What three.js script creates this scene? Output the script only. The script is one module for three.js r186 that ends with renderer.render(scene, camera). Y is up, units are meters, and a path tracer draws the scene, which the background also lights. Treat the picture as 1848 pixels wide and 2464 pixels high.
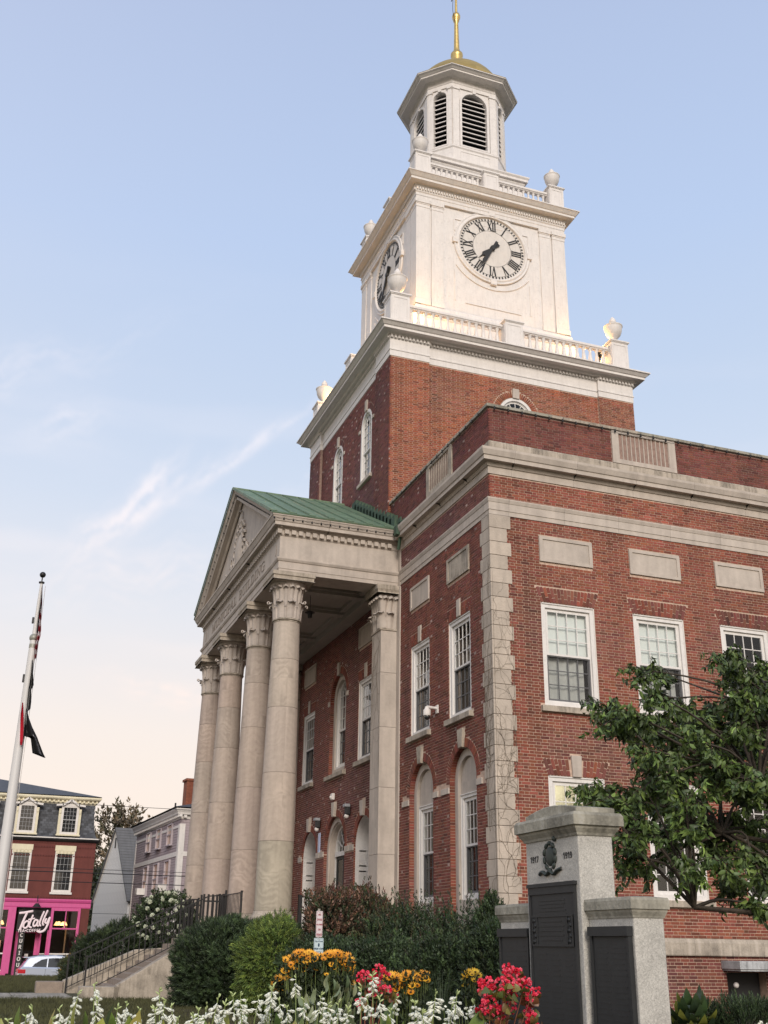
import * as THREE from 'three';
import { mergeGeometries } from 'three/addons/utils/BufferGeometryUtils.js';
import { RoundedBoxGeometry } from 'three/addons/geometries/RoundedBoxGeometry.js';
import { TextGeometry } from 'three/addons/geometries/TextGeometry.js';
import { FontLoader } from 'three/addons/loaders/FontLoader.js';

// ---------- camera, sky, sun, exposure ----------
const scene = new THREE.Scene();
const CAM = { p: [-10.3397, 1.6515, 21.3619], yaw: 0.345413, pitch: 0.384574, roll: 0.014545, f: 2590.45 };
const camera = new THREE.PerspectiveCamera(50.8708, 3 / 4, 0.1, 2000);
{
  const { yaw, pitch, roll } = CAM, V = (x, y, z) => new THREE.Vector3(x, y, z);
  const f = V(Math.sin(yaw) * Math.cos(pitch), Math.sin(pitch), -Math.cos(yaw) * Math.cos(pitch));
  const r = V(Math.cos(yaw), 0, Math.sin(yaw)), u = r.clone().cross(f);
  const r2 = r.clone().multiplyScalar(Math.cos(roll)).addScaledVector(u, Math.sin(roll));
  const u2 = u.clone().multiplyScalar(Math.cos(roll)).addScaledVector(r, -Math.sin(roll));
  camera.position.set(...CAM.p);
  camera.quaternion.setFromRotationMatrix(new THREE.Matrix4().makeBasis(r2, u2, f.clone().negate()));
  Object.assign(CAM, { R: r2, U: u2, F: f });
}
camera.updateMatrixWorld();
const renderer = new THREE.WebGLRenderer({ antialias: true });
renderer.toneMapping = THREE.LinearToneMapping;
renderer.toneMappingExposure = 1.09;
renderer.shadowMap.enabled = true;
const SUN = new THREE.Vector3(-0.2, 0.42, 0.88).normalize();
const sun = new THREE.DirectionalLight(new THREE.Color().setRGB(1, 0.9, 0.79), 2.35);
sun.position.copy(SUN).multiplyScalar(80); sun.castShadow = true; sun.shadow.radius = 38;
sun.shadow.mapSize.set(2048, 2048);
Object.assign(sun.shadow.camera, { left: -60, right: 60, top: 60, bottom: -60, near: 1, far: 260 });
scene.add(sun, sun.target);

// ---------- random numbers and noise ----------
function rngOf(seed) { let s = seed >>> 0; return () => { s = (s + 0x6d2b79f5) >>> 0; let t = Math.imul(s ^ (s >>> 15), 1 | s); t = (t + Math.imul(t ^ (t >>> 7), 61 | t)) ^ t; return ((t ^ (t >>> 14)) >>> 0) / 4294967296; }; }
const R0 = rngOf(12345);
const rr = (a, b, r = R0) => a + (b - a) * r();
const hash = (x, y, s = 0) => { let h = Math.imul(x | 0, 374761393) ^ Math.imul(y | 0, 668265263) ^ Math.imul(s | 0, 2246822519); h = Math.imul(h ^ (h >>> 13), 1274126177); return ((h ^ (h >>> 16)) >>> 0) / 4294967296; };
const sm = (t) => t * t * (3 - 2 * t), clamp = (x, a = 0, b = 1) => Math.min(b, Math.max(a, x)), mix = (a, b, t) => a + (b - a) * t;
const step = (a, b, x) => sm(clamp((x - a) / (b - a)));
function vnoise(x, y, per = 0, s = 0) {
  const ix = Math.floor(x), iy = Math.floor(y), fx = sm(x - ix), fy = sm(y - iy), m = (v) => (per ? ((v % per) + per) % per : v);
  return mix(mix(hash(m(ix), m(iy), s), hash(m(ix + 1), m(iy), s), fx), mix(hash(m(ix), m(iy + 1), s), hash(m(ix + 1), m(iy + 1), s), fx), fy);
}
function fbm(x, y, per = 0, s = 0, oct = 4) { let a = 0, w = 0.5, t = 0; for (let i = 0; i < oct; i++) { a += w * vnoise(x, y, per, s + i * 17); t += w; w *= 0.5; x *= 2; y *= 2; per *= 2; } return a / t; }
const n3 = (x, y, z) => (vnoise(x + 31.7, y + 11.3, 0, 5) + vnoise(y + 5.1, z + 71.3, 0, 9) + vnoise(z + 3.9, x + 17.7, 0, 13)) / 3;

// ---------- sky: clear dusk air with thin cirrus ----------
{
  const W = 2048, H = 1024, data = new Float32Array(W * H * 4);
  const ramp = [[-90, .20, .19, .17], [-6, .42, .38, .36], [0, .93, .80, .69], [5, .92, .80, .70], [10, .88, .80, .75], [16, .75, .76, .81], [22, .64, .70, .82], [29, .57, .645, .80], [36, .51, .60, .80], [47, .462, .532, .725], [65, .38, .45, .61], [90, .33, .40, .56]];
  // thin cirrus streaks: azimuth (deg right of -z), elevation, length, width, turn, strength
  const wisps = [[6.0, 21.9, 2.3, .5, 55, .9], [4.4, 20.2, 2.2, .7, 42, .5], [7.4, 22.2, 2.0, .3, 48, .5], [11.2, 24.6, 4.6, .3, 38, .5], [9.0, 23.0, 4.0, .4, 42, .25], [1.6, 25.5, 1.6, .8, 20, .3], [15.5, 23.4, 3.6, .6, 35, .25], [8.6, 12.2, 2.9, .6, -6, .75], [6, 18, 5, 1.5, 12, .3], [-8, 24, 9, 1, 30, .4], [58, 24, 10, 1.2, 35, .25], [-40, 22, 16, 1.6, 20, .4], [95, 26, 18, 2, 15, .35], [170, 20, 22, 2, 25, .4], [-110, 30, 16, 1.8, 30, .35]];
  for (let j = 0; j < H; j++) {
    const el = 90 - ((H - 1 - j) + .5) / H * 180;   // row 0 is at the bottom
    for (let i = 0; i < W; i++) {
      const ph = ((i + .5) / W - .5) * 2 * Math.PI, az = Math.atan2(Math.cos(ph), -Math.sin(ph)) * 180 / Math.PI; // degrees right of -z
      let k = 0; while (k < ramp.length - 2 && ramp[k + 1][0] < el) k++;
      const t = clamp((el - ramp[k][0]) / (ramp[k + 1][0] - ramp[k][0])), c = [1, 2, 3].map((q) => mix(ramp[k][q], ramp[k + 1][q], t));
      if (el > 0) {
        const sunny = (1 + Math.cos((az + 155) * Math.PI / 180)) / 2;              // the afterglow lies low behind the camera
        const low = Math.exp(-el / 22);
        c[0] *= 1 + .28 * sunny * low; c[1] *= 1 + .2 * sunny * low; c[2] *= 1 + .06 * sunny * low;
        const bl = step(5, 40, Math.abs(((az + 20 + 540) % 360) - 180) < 120 ? 45 - Math.abs(az - 35) * .6 : 0) * .1 * step(12, 30, el);
        c[0] *= 1 - bl; c[1] *= 1 - bl * .4;
        let cl = 0;
        for (const [a0, e0, len, wid, tilt, str] of wisps) {
          const x = (az - a0) * Math.cos(el * Math.PI / 180), y = el - e0, ca = Math.cos(tilt * Math.PI / 180), sa = Math.sin(tilt * Math.PI / 180);
          const u = x * ca + y * sa, v = -x * sa + y * ca + .5 * (fbm(u * .5 + a0, e0, 0, 3, 3) - .5) * wid * 3;
          const d = Math.exp(-(u * u) / (len * len)) * Math.exp(-(v * v) / (wid * wid));
          if (d > .01) cl += str * d * clamp(fbm(u * 1.1 + a0 * 7, v * 5.5 + e0, 0, 8, 5) * 3 - .95, 0, 1.3);
        }
        const hx = az * Math.cos(el * Math.PI / 180);
        cl += .28 * step(.5, .85, fbm(hx * .09, el * .42, 0, 21, 5)) * Math.exp(-((el - 15) ** 2) / 130);
        cl = clamp(cl, 0, .8);
        const cc = [mix(.98, .93, step(8, 26, el)), mix(.83, .88, step(8, 26, el)), mix(.76, .92, step(8, 26, el))];
        for (let q = 0; q < 3; q++) c[q] = mix(c[q], cc[q], cl);
      }
      const o = (j * W + i) * 4; data[o] = c[0]; data[o + 1] = c[1]; data[o + 2] = c[2]; data[o + 3] = 1;
    }
  }
  const sky = new THREE.DataTexture(data, W, H, THREE.RGBAFormat, THREE.FloatType);
  sky.mapping = THREE.EquirectangularReflectionMapping; sky.magFilter = THREE.LinearFilter; sky.minFilter = THREE.LinearFilter; sky.needsUpdate = true;
  scene.background = sky; scene.environment = sky;
}

// ---------- textures ----------
const enc = (c) => Math.round(255 * clamp(c <= .0031308 ? c * 12.92 : 1.055 * Math.pow(c, 1 / 2.4) - .055));
function tex(size, repeatM, fn, srgb = true) {        // fn(u, v) in 0..1, tileable; repeatM = metres per tile
  const d = new Uint8Array(size * size * 4);
  for (let y = 0; y < size; y++) for (let x = 0; x < size; x++) {
    const c = fn(x / size, y / size), o = (y * size + x) * 4;
    for (let q = 0; q < 3; q++) d[o + q] = srgb ? enc(c[q]) : Math.round(255 * clamp(c[q]));
    d[o + 3] = 255;
  }
  const t = new THREE.DataTexture(d, size, size); t.wrapS = t.wrapT = THREE.RepeatWrapping; t.magFilter = THREE.LinearFilter; t.minFilter = THREE.LinearMipmapLinearFilter; t.generateMipmaps = true;
  if (srgb) t.colorSpace = THREE.SRGBColorSpace;
  t.repeat.set(1 / repeatM, 1 / repeatM); t.needsUpdate = true; return t;
}
const grey = (v) => [v, v, v];
function mat(rgb, rough = .8, extra = {}) { const m = new THREE.MeshStandardMaterial({ roughness: rough, ...extra }); m.color.setRGB(...rgb); return m; }
const T = {};
T.mottle = tex(512, 2.2, (u, v) => { const a = fbm(u * 6, v * 6, 6, 1, 5), b = fbm(u * 40, v * 40, 40, 2, 2), s = fbm(u * 22, v * 3, 22, 4, 3); return grey(.84 + .26 * (a - .5) + .08 * (b - .5) + .2 * (s - .5)); });
T.bed = tex(512, 1.9, (u, v) => { const w = fbm(u * 4, v * 4, 4, 31, 4), x = fbm(u * 3, v * 2, 3, 37, 3), l = .5 + .5 * Math.sin((v * 9 + w * 5 + x * 2) * 6.2832), g = fbm(u * 60, v * 60, 60, 12, 2), st = fbm(u * 18, v * 2, 18, 44, 3); const k = .8 + (.05 + .1 * step(.5, .7, x)) * (l - .5) + .2 * (w - .5) + .07 * (g - .5) + .24 * (st - .5); return [k * 1.0, k * .985, k * .97]; });
T.granite = tex(512, .55, (u, v) => { const a = vnoise(u * 128, v * 128, 128, 3), b = fbm(u * 64, v * 64, 64, 5, 2), c = fbm(u * 5, v * 5, 5, 6, 3); let k = .72 + .4 * (b - .5) + .25 * (c - .5); if (a > .8) k *= .68; if (a < .14) k *= 1.2; return [k, k * .985, k * .95]; });
T.weather = tex(512, 1.5, (u, v) => { const a = fbm(u * 7, v * 7, 7, 61, 5), s = fbm(u * 30, v * 2, 30, 64, 3), g = fbm(u * 80, v * 80, 80, 66, 2); const k = .78 + .7 * (a - .5) + .5 * (s - .5) + .25 * (g - .5); return [clamp(k, .2, 1.1), clamp(k * .99, .2, 1.1), clamp(k * .94, .2, 1.1)]; });
T.paint = tex(512, 1.6, (u, v) => { const a = fbm(u * 5, v * 5, 5, 71, 5), s = fbm(u * 26, v * 3, 26, 74, 4), g = fbm(u * 90, v * 30, 90, 76, 2); let k = .95 + .14 * (a - .5) + .18 * (s - .5) + .06 * (g - .5); if (s > .68) k -= .1 * step(.68, .78, s); const fl = fbm(u * 20, v * 34, 20, 79, 3); if (fl > .7) k -= .08 * step(.7, .74, fl); return [k, k * .993, k * .98]; });
T.grain = tex(256, .8, (u, v) => grey(.85 + .5 * (fbm(u * 12, v * 12, 12, 91, 5) - .5)));
T.bump = tex(512, .9, (u, v) => grey(fbm(u * 30, v * 30, 30, 101, 4)), false);
T.lawn = tex(512, 3.1, (u, v) => { const a = fbm(u * 7, v * 7, 7, 111, 4), b = fbm(u * 90, v * 90, 90, 113, 2), c = fbm(u * 20, v * 20, 20, 115, 3); const k = .6 + 1.1 * (b - .5) + .4 * (c - .5); return [.088 * k * (1 + .6 * (a - .4)), .092 * k, .04 * k]; });
T.soil = tex(256, .9, (u, v) => { const k = .5 + 1.2 * (fbm(u * 24, v * 24, 24, 121, 4) - .2); return [.055 * k, .04 * k, .028 * k]; });
T.asphalt = tex(256, 1.3, (u, v) => { const k = .8 + .7 * (fbm(u * 40, v * 40, 40, 131, 3) - .5); return [.055 * k, .055 * k, .057 * k]; });
T.copper = tex(512, 2.6, (u, v) => { const a = fbm(u * 5, v * 8, 5, 141, 5), s = fbm(u * 40, v * 3, 40, 144, 3), k = .8 + .5 * (a - .5) + .5 * (s - .5); return [.15 * k + .04 * step(.55, .75, s), .235 * k, .148 * k]; });
T.leaf = tex(128, 1, (u, v) => grey(.8 + .5 * (fbm(u * 8, v * 8, 8, 151, 3) - .5)));
const bumpy = (m, s = .004) => { m.bumpMap = T.bump; m.bumpScale = s; return m; };
const M = {
  lime: bumpy(mat([.545, .478, .415], .88, { map: T.mottle }), .002),
  limeGrey: bumpy(mat([.45, .395, .34], .9, { map: T.weather }), .004),
  column: bumpy(mat([.54, .48, .43], .9, { map: T.bed }), .0015),
  mortar: bumpy(mat([.59, .43, .335], .95, { map: T.grain }), .004),
  mortarDark: bumpy(mat([.33, .225, .185], .95, { map: T.grain }), .004),
  brick: mat([1, 1, 1], .85, { map: T.grain, bumpMap: T.bump, bumpScale: .003 }),
  white: mat([.74, .705, .68], .55, { map: T.paint }),
  whiteWood: bumpy(mat([.73, .71, .69], .6, { map: T.paint }), .002),
  granite: bumpy(mat([.6, .59, .56], .75, { map: T.granite }), .003),
  graniteCap: bumpy(mat([.36, .345, .30], .9, { map: T.weather }), .006),
  bronze: mat([.02, .022, .024], .6, { metalness: .1, map: T.grain }),
  bronzeGreen: mat([.04, .052, .045], .6, { metalness: .15, map: T.grain }),
  iron: mat([.012, .012, .013], .45, { metalness: .2 }),
  copper: mat([1, 1, 1], .6, { map: T.copper }),
  copperDark: mat([.35, .42, .42], .7, { map: T.copper }),
  gold: mat([.78, .55, .2], .38, { metalness: .85, map: T.grain }),
  goldDull: mat([.5, .37, .13], .5, { metalness: .6, map: T.grain }),
  dark: mat([.012, .012, .014], .8),
  room: mat([.05, .048, .045], .9),
  screen: mat([.12, .12, .125], .6),
  blind: mat([.68, .71, .69], .9),
  curtain: mat([.46, .46, .44], .95, { map: T.mottle }),
  slate: mat([.075, .08, .092], .75, { map: T.mottle }),
  asphalt: mat([1, 1, 1], .9, { map: T.asphalt }),
  lawn: mat([1, 1, 1], .95, { map: T.lawn }),
  soil: bumpy(mat([1, 1, 1], 1, { map: T.soil }), .03),
  concrete: bumpy(mat([.4, .37, .33], .9, { map: T.weather }), .003),
  step: bumpy(mat([.40, .325, .27], .85, { map: T.granite }), .003),
  vine: mat([.15, .12, .09], .95),
  soffit: mat([.42, .385, .35], .8, { map: T.paint }),
  bark: bumpy(mat([.07, .055, .042], .95, { map: T.weather }), .01),
  black: mat([.015, .015, .016], .6),
};
const glass = new THREE.MeshPhysicalMaterial({ roughness: .03, transmission: 1, thickness: 0, ior: 1.5 }); glass.color.setRGB(.93, .95, .94);
const glassStorm = new THREE.MeshPhysicalMaterial({ roughness: .03, transmission: 1, thickness: 0, ior: 2.33 }); glassStorm.color.setRGB(.9, .92, .92);
const glassDark = new THREE.MeshPhysicalMaterial({ roughness: .05, metalness: 0, clearcoat: 1, clearcoatRoughness: .03 }); glassDark.color.setRGB(.02, .022, .024);
M.dial = mat([.68, .64, .60], .6, { map: T.paint });

// ---------- geometry helpers ----------
const V3 = (x, y, z) => new THREE.Vector3(x, y, z);
function clean(g) { if (g.index) g = g.toNonIndexed(); for (const k of Object.keys(g.attributes)) if (!['position', 'normal', 'uv'].includes(k)) g.deleteAttribute(k); if (!g.attributes.normal) g.computeVertexNormals(); if (!g.attributes.uv) g.setAttribute('uv', new THREE.BufferAttribute(new Float32Array(g.attributes.position.count * 2), 2)); return g; }
function uvm(g, off = 0) {                                // uv in metres from the dominant side of each face
  g = clean(g); const p = g.attributes.position, n = p.count, uv = new Float32Array(n * 2), a = V3(), b = V3(), c = V3();
  for (let i = 0; i < n; i += 3) {
    a.fromBufferAttribute(p, i); b.fromBufferAttribute(p, i + 1); c.fromBufferAttribute(p, i + 2);
    const q = b.clone().sub(a).cross(c.clone().sub(a)), x = Math.abs(q.x), y = Math.abs(q.y), z = Math.abs(q.z);
    [a, b, c].forEach((v, k) => { const t = y > x && y > z ? [v.x, v.z] : x > z ? [v.z, v.y] : [v.x, v.y]; uv[(i + k) * 2] = t[0] + off; uv[(i + k) * 2 + 1] = t[1] + off * .37; });
  }
  g.setAttribute('uv', new THREE.BufferAttribute(uv, 2)); return g;
}
const merge = (gs) => mergeGeometries(gs.flat(9).map(clean), false);
const box = (w, h, d, x = 0, y = 0, z = 0) => new THREE.BoxGeometry(w, h, d).translate(x, y, z);
const bx = (x0, x1, y0, y1, z0, z1) => box(x1 - x0, y1 - y0, z1 - z0, (x0 + x1) / 2, (y0 + y1) / 2, (z0 + z1) / 2);
const rbox = (w, h, d, x = 0, y = 0, z = 0, r = .012) => new RoundedBoxGeometry(w, h, d, 1, Math.min(r, w * .45, h * .45, d * .45)).translate(x, y, z);
const rbx = (x0, x1, y0, y1, z0, z1, r = .012) => rbox(x1 - x0, y1 - y0, z1 - z0, (x0 + x1) / 2, (y0 + y1) / 2, (z0 + z1) / 2, r);
const cyl = (r0, r1, h, x = 0, y = 0, z = 0, s = 20) => new THREE.CylinderGeometry(r1, r0, h, s).translate(x, y + h / 2, z);
const sph = (r, x = 0, y = 0, z = 0, s = 18) => new THREE.SphereGeometry(r, s, Math.ceil(s * .7)).translate(x, y, z);
const lathe = (pts, s = 32) => new THREE.LatheGeometry(pts.map((p) => new THREE.Vector2(p[0], p[1])), s);
function bar(a, b, w, d = w) { const A = V3(...a), B = V3(...b), L = A.distanceTo(B), g = new THREE.BoxGeometry(w, L, d); const q = new THREE.Quaternion().setFromUnitVectors(V3(0, 1, 0), B.clone().sub(A).normalize()); return g.applyQuaternion(q).translate((A.x + B.x) / 2, (A.y + B.y) / 2, (A.z + B.z) / 2); }
function rod(a, b, r0, r1 = r0, s = 8) { const A = V3(...a), B = V3(...b), L = A.distanceTo(B), g = new THREE.CylinderGeometry(r1, r0, L, s); const q = new THREE.Quaternion().setFromUnitVectors(V3(0, 1, 0), B.clone().sub(A).normalize()); return g.applyQuaternion(q).translate((A.x + B.x) / 2, (A.y + B.y) / 2, (A.z + B.z) / 2); }
function taper(pts, r0, r1, seg = 10, rs = 6) {           // a limb along a curve, thinning to its end
  const cv = new THREE.CatmullRomCurve3(pts.map((p) => (p.isVector3 ? p : V3(...p)))), g = new THREE.TubeGeometry(cv, seg, 1, rs, false), p = g.attributes.position;
  for (let i = 0; i <= seg; i++) { const c = cv.getPointAt(i / seg), r = mix(r0, r1, i / seg); for (let j = 0; j <= rs; j++) { const k = i * (rs + 1) + j; p.setXYZ(k, c.x + (p.getX(k) - c.x) * r, c.y + (p.getY(k) - c.y) * r, c.z + (p.getZ(k) - c.z) * r); } }
  g.computeVertexNormals(); return g;
}
function extrude(shape, depth, bevel = 0, curve = 12) { return new THREE.ExtrudeGeometry(shape, { depth, bevelEnabled: bevel > 0, bevelSize: bevel, bevelThickness: bevel, bevelSegments: 1, curveSegments: curve }); }
const poly = (pts) => { const s = new THREE.Shape(); pts.forEach((p, i) => (i ? s.lineTo(p[0], p[1]) : s.moveTo(p[0], p[1]))); s.closePath(); return s; };
// a moulding: profile [[out, y] ...] carried along a path [[x, z] ...]; outward is on the right of the walk
function sweep(profile, path, closed = false) {
  const n = path.length, pos = [], uv = [], dirs = [];
  const E = closed ? n : n - 1;
  for (let i = 0; i < E; i++) { const a = path[i], b = path[(i + 1) % n], l = Math.hypot(b[0] - a[0], b[1] - a[1]); dirs.push([(b[0] - a[0]) / l, (b[1] - a[1]) / l, l]); }
  const nrm = (d) => [-d[1], d[0]];
  const mit = path.map((p, i) => {
    const d1 = closed ? dirs[(i + n - 1) % n] : dirs[Math.max(0, i - 1)], d2 = closed ? dirs[i] : dirs[Math.min(E - 1, i)];
    const a = nrm(d1), b = nrm(d2), k = 1 + a[0] * b[0] + a[1] * b[1]; return [(a[0] + b[0]) / k, (a[1] + b[1]) / k];
  });
  const P = (i, q) => { const m = mit[i % n]; return [path[i % n][0] + m[0] * q[0], q[1], path[i % n][1] + m[1] * q[0]]; };
  let s = 0;
  for (let i = 0; i < E; i++) {
    let t = 0;
    for (let k = 0; k < profile.length - 1; k++) {
      const q0 = profile[k], q1 = profile[k + 1], l = Math.hypot(q1[0] - q0[0], q1[1] - q0[1]);
      const A = P(i, q0), B = P(i + 1, q0), C = P(i + 1, q1), D = P(i, q1), s1 = s + dirs[i][2];
      pos.push(...A, ...B, ...C, ...A, ...C, ...D); uv.push(s, t, s1, t, s1, t + l, s, t, s1, t + l, s, t + l); t += l;
    }
    s += dirs[i][2];
  }
  if (!closed) for (const i of [0, n - 1]) { const c = profile.map((q) => P(i, q)); for (let k = 1; k < c.length - 1; k++) { pos.push(...c[0], ...c[k], ...c[k + 1]); uv.push(profile[0][0], profile[0][1], profile[k][0], profile[k][1], profile[k + 1][0], profile[k + 1][1]); } }
  const g = new THREE.BufferGeometry(); g.setAttribute('position', new THREE.Float32BufferAttribute(pos, 3)); g.setAttribute('uv', new THREE.Float32BufferAttribute(uv, 2)); g.computeVertexNormals(); return g;
}
// a path cut into stones with narrow open joints
function cutPath(path, len, gap = .005) {
  const out = []; let cur = [path[0]], left = len * .8;
  for (let i = 0; i < path.length - 1; i++) {
    let a = path[i]; const b = path[i + 1]; let l = Math.hypot(b[0] - a[0], b[1] - a[1]); const d = [(b[0] - a[0]) / l, (b[1] - a[1]) / l];
    while (l > left + .35) { const c = [a[0] + d[0] * left, a[1] + d[1] * left]; cur.push([c[0] - d[0] * gap / 2, c[1] - d[1] * gap / 2]); out.push(cur); cur = [[c[0] + d[0] * gap / 2, c[1] + d[1] * gap / 2]]; l -= left; a = c; left = len; }
    cur.push(b); left = Math.max(.5, left - l);
  }
  out.push(cur); return out;
}

// ---------- objects ----------
const used = new Map();
const numbered = (n) => { const k = used.get(n) || 0; used.set(n, k + 1); return k ? n + '_' + String(k).padStart(3, '0') : n; };
function shade(o) { o.traverse((c) => { if (c.isMesh) { c.castShadow = true; c.receiveShadow = true; } }); return o; }
function thing(name, label, category, pos = [0, 0, 0], turn = 0, group) { const o = new THREE.Group(); o.name = numbered(name); o.position.set(...pos); o.rotation.y = turn; o.userData = { label, category }; if (group) o.userData.group = group; scene.add(o); return o; }
function part(parent, name, geos, m, raw = false) { const g = raw ? geos : uvm(merge([geos]), R0() * 7), o = new THREE.Mesh(g, m); o.name = name; o.castShadow = o.receiveShadow = true; parent.add(o); return o; }
function sub(parent, name) { const o = new THREE.Group(); o.name = name; parent.add(o); return o; }
function struct(name, geos, m, raw = false) { const g = raw ? geos : uvm(merge([geos])), o = new THREE.Mesh(g, m); o.name = numbered(name); o.userData.kind = 'structure'; o.receiveShadow = o.castShadow = true; scene.add(o); return o; }
function single(name, label, category, geos, m, group) { const o = thing(name, label, category, [0, 0, 0], 0, group); scene.remove(o); const q = new THREE.Mesh(uvm(merge([geos]), R0() * 5), m); q.name = o.name; q.userData = o.userData; q.castShadow = q.receiveShadow = true; scene.add(q); return q; }
function copies(parent, name, geo, m, list, stuff = true) {     // list of [Matrix4, [r,g,b]?]
  const o = new THREE.InstancedMesh(geo, m, list.length), c = new THREE.Color(); o.name = name;
  list.forEach(([mx, col], i) => { o.setMatrixAt(i, mx); if (col) o.setColorAt(i, c.setRGB(...col)); });
  if (stuff) o.userData.kind = 'stuff'; o.castShadow = o.receiveShadow = true; parent.add(o); return o;
}
const MX = (p, q, s) => new THREE.Matrix4().compose(p, q, s);
const QY = (a) => new THREE.Quaternion().setFromAxisAngle(V3(0, 1, 0), a);
// where a photo pixel (1848 x 2464) lies at a level distance D from the camera
function at(u, v, D) { const d = CAM.F.clone().addScaledVector(CAM.R, (u - 924) / CAM.f).addScaledVector(CAM.U, -(v - 1232) / CAM.f); return V3(...CAM.p).addScaledVector(d, D / Math.hypot(d.x, d.z)); }

// ---------- brickwork ----------
const CH = 0.0677, brickGeo = uvm(new THREE.BoxGeometry(1, 1, 1));
const rect = (a0, a1, y0, y1) => ({ hole: [[a0, y0], [a1, y0], [a1, y1], [a0, y1]], iv: (l, h) => (h > y0 + .004 && l < y1 - .004 ? [a0, a1] : null) });
const archO = (a0, a1, y0, ys) => { const c = (a0 + a1) / 2, r = (a1 - a0) / 2; return { arc: [c, ys, r, y0], iv: (l, h) => { if (h <= y0 + .004 || l >= ys + r - .004) return null; const y = Math.max(l + .015, ys); const k = r * r - (y - ys) ** 2; return k > 0 ? [c - Math.sqrt(k), c + Math.sqrt(k)] : null; } }; };
const skip = (o) => ({ iv: o.iv });
const jack = (a0, a1, y0, y1, sp) => ({ iv: (l, h) => { if (h <= y0 + .004 || l >= y1 - .004) return null; const t = clamp(((l + h) / 2 - y0) / (y1 - y0)); return [a0 - sp * t, a1 + sp * t]; } });
function brickTint(a, y, z, tone, speck, r) {
  const bl = n3(a * .32 + 9, y * .32, z), pu = step(.5, .68, n3(a * .7 + 40, y * .7, z + 7)), st = vnoise(a * 3.1, y * .22, 0, 77);
  tone = [tone[0] * (1 - .16 * pu), tone[1] * (1 + .02 * pu), tone[2] * (1 + .22 * pu)];
  let k = rr(.8, 1.18, r) * (.72 + .6 * bl) * (1 - .2 * step(.62, .85, st)); const q = r(); if (q < .14) k *= .66; else if (q < .22) k *= 1.15;
  const s = speck && r() < speck; return s ? [.42 * k, .30 * k, .27 * k] : [tone[0] * k * rr(.96, 1.05, r), tone[1] * k * rr(.88, 1.12, r), tone[2] * k * rr(.85, 1.15, r)];
}
// a wall in Flemish bond standing proud of its mortar; o = low corner, u = along, n = outward
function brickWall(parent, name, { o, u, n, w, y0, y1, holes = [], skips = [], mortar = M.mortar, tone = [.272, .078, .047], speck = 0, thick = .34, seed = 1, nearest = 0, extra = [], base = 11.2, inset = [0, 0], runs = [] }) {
  const r = rngOf(seed), U = V3(...u), N = V3(...n), O = V3(...o), W3 = (a, y, d) => O.clone().addScaledVector(U, a).addScaledVector(N, d).setY(y);
  const sh = poly([[inset[0], y0], [w - inset[1], y0], [w - inset[1], y1], [inset[0], y1]]);
  for (const h of holes) {
    if (h.hole) sh.holes.push(poly(h.hole));
    else { const [c, ys, rad, yb] = h.arc, p = new THREE.Path(); p.moveTo(c - rad, yb); p.lineTo(c + rad, yb); p.lineTo(c + rad, ys); p.absarc(c, ys, rad, 0, Math.PI, false); p.closePath(); sh.holes.push(p); }
  }
  const g = extrude(sh, thick - .008, 0, 20), B = new THREE.Matrix4().makeBasis(U, V3(0, 1, 0), N); // local x along, y up, z out
  g.translate(0, 0, -thick); g.applyMatrix4(new THREE.Matrix4().makeTranslation(O.x, 0, O.z).multiply(B));
  part(parent, name, g, mortar);
  const q = new THREE.Quaternion().setFromRotationMatrix(B), list = [];
  const k0 = Math.ceil((y0 - base) / CH - .3), k1 = Math.floor((y1 - base) / CH + .3);
  for (let k = k0; k < k1; k++) {
    const l = base + k * CH, h = l + CH, cuts = [];
    for (const e of [...holes, ...skips]) { const v = e.iv(l, h); if (v) cuts.push(v); }
    let a = -((k & 1 ? .1605 : 0) + .05), head = 0;
    while (a < w) {
      const len = head ? .0995 : .2085; let seg = [[Math.max(a, .002), Math.min(a + len, w - .002)]]; a += len + .0125; head ^= 1;
      for (const c of cuts) seg = seg.flatMap(([s, e]) => (c[1] <= s || c[0] >= e ? [[s, e]] : [[s, Math.min(e, c[0] - .004)], [Math.max(s, c[1] + .004), e]])).filter(([s, e]) => e - s > .028);
      for (const [s, e] of seg) {
        const am = (s + e) / 2; let rk = 1; for (const [ra, ry, rw, rl] of runs) if (l < ry && l > ry - rl && Math.abs(am - ra) < rw) rk *= 1 - .34 * (1 - (ry - l) / rl) * (.5 + .5 * vnoise(am * 9, l * .5, 0, 3));
        const d = rr(-.0035, .002, r), bl = Math.max(l, y0) + .0064, bh = Math.min(h, y1) - .0064; if (bh - bl < .015) continue;
        list.push([MX(W3((s + e) / 2, (bl + bh) / 2, d - .02), q, V3(e - s, bh - bl, .04)), brickTint((s + e) / 2, l, O.z + O.x, tone, e - s < .12 ? speck * 2.2 : 0, r).map((v) => v * rk)]);
      }
    }
  }
  for (const [m, c] of extra.map((f) => f(W3, q, r))) list.push([m, c]);
  if (nearest) {
    const P = V3(), C = V3(...CAM.p); const s = list.map((e) => [P.setFromMatrixPosition(e[0]).distanceTo(C), e]).sort((x, y) => x[0] - y[0]);
    const mats = [...Array(10)].map((_, i) => { const m = M.brick.clone(); m.color.setRGB(...brickTint(i, i, i, tone, 0, r)); return m; });
    s.slice(0, nearest).forEach(([, e], i) => { const b = new THREE.Mesh(brickGeo, mats[(i * 7 + (i >> 3)) % 10]); b.name = 'brick'; e[0].decompose(b.position, b.quaternion, b.scale); b.castShadow = b.receiveShadow = true; parent.add(b); });
    copies(parent, 'brick_course', brickGeo, M.brick, s.slice(nearest).map((e) => e[1]));
  } else copies(parent, 'brick_course', brickGeo, M.brick, list);
}
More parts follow.
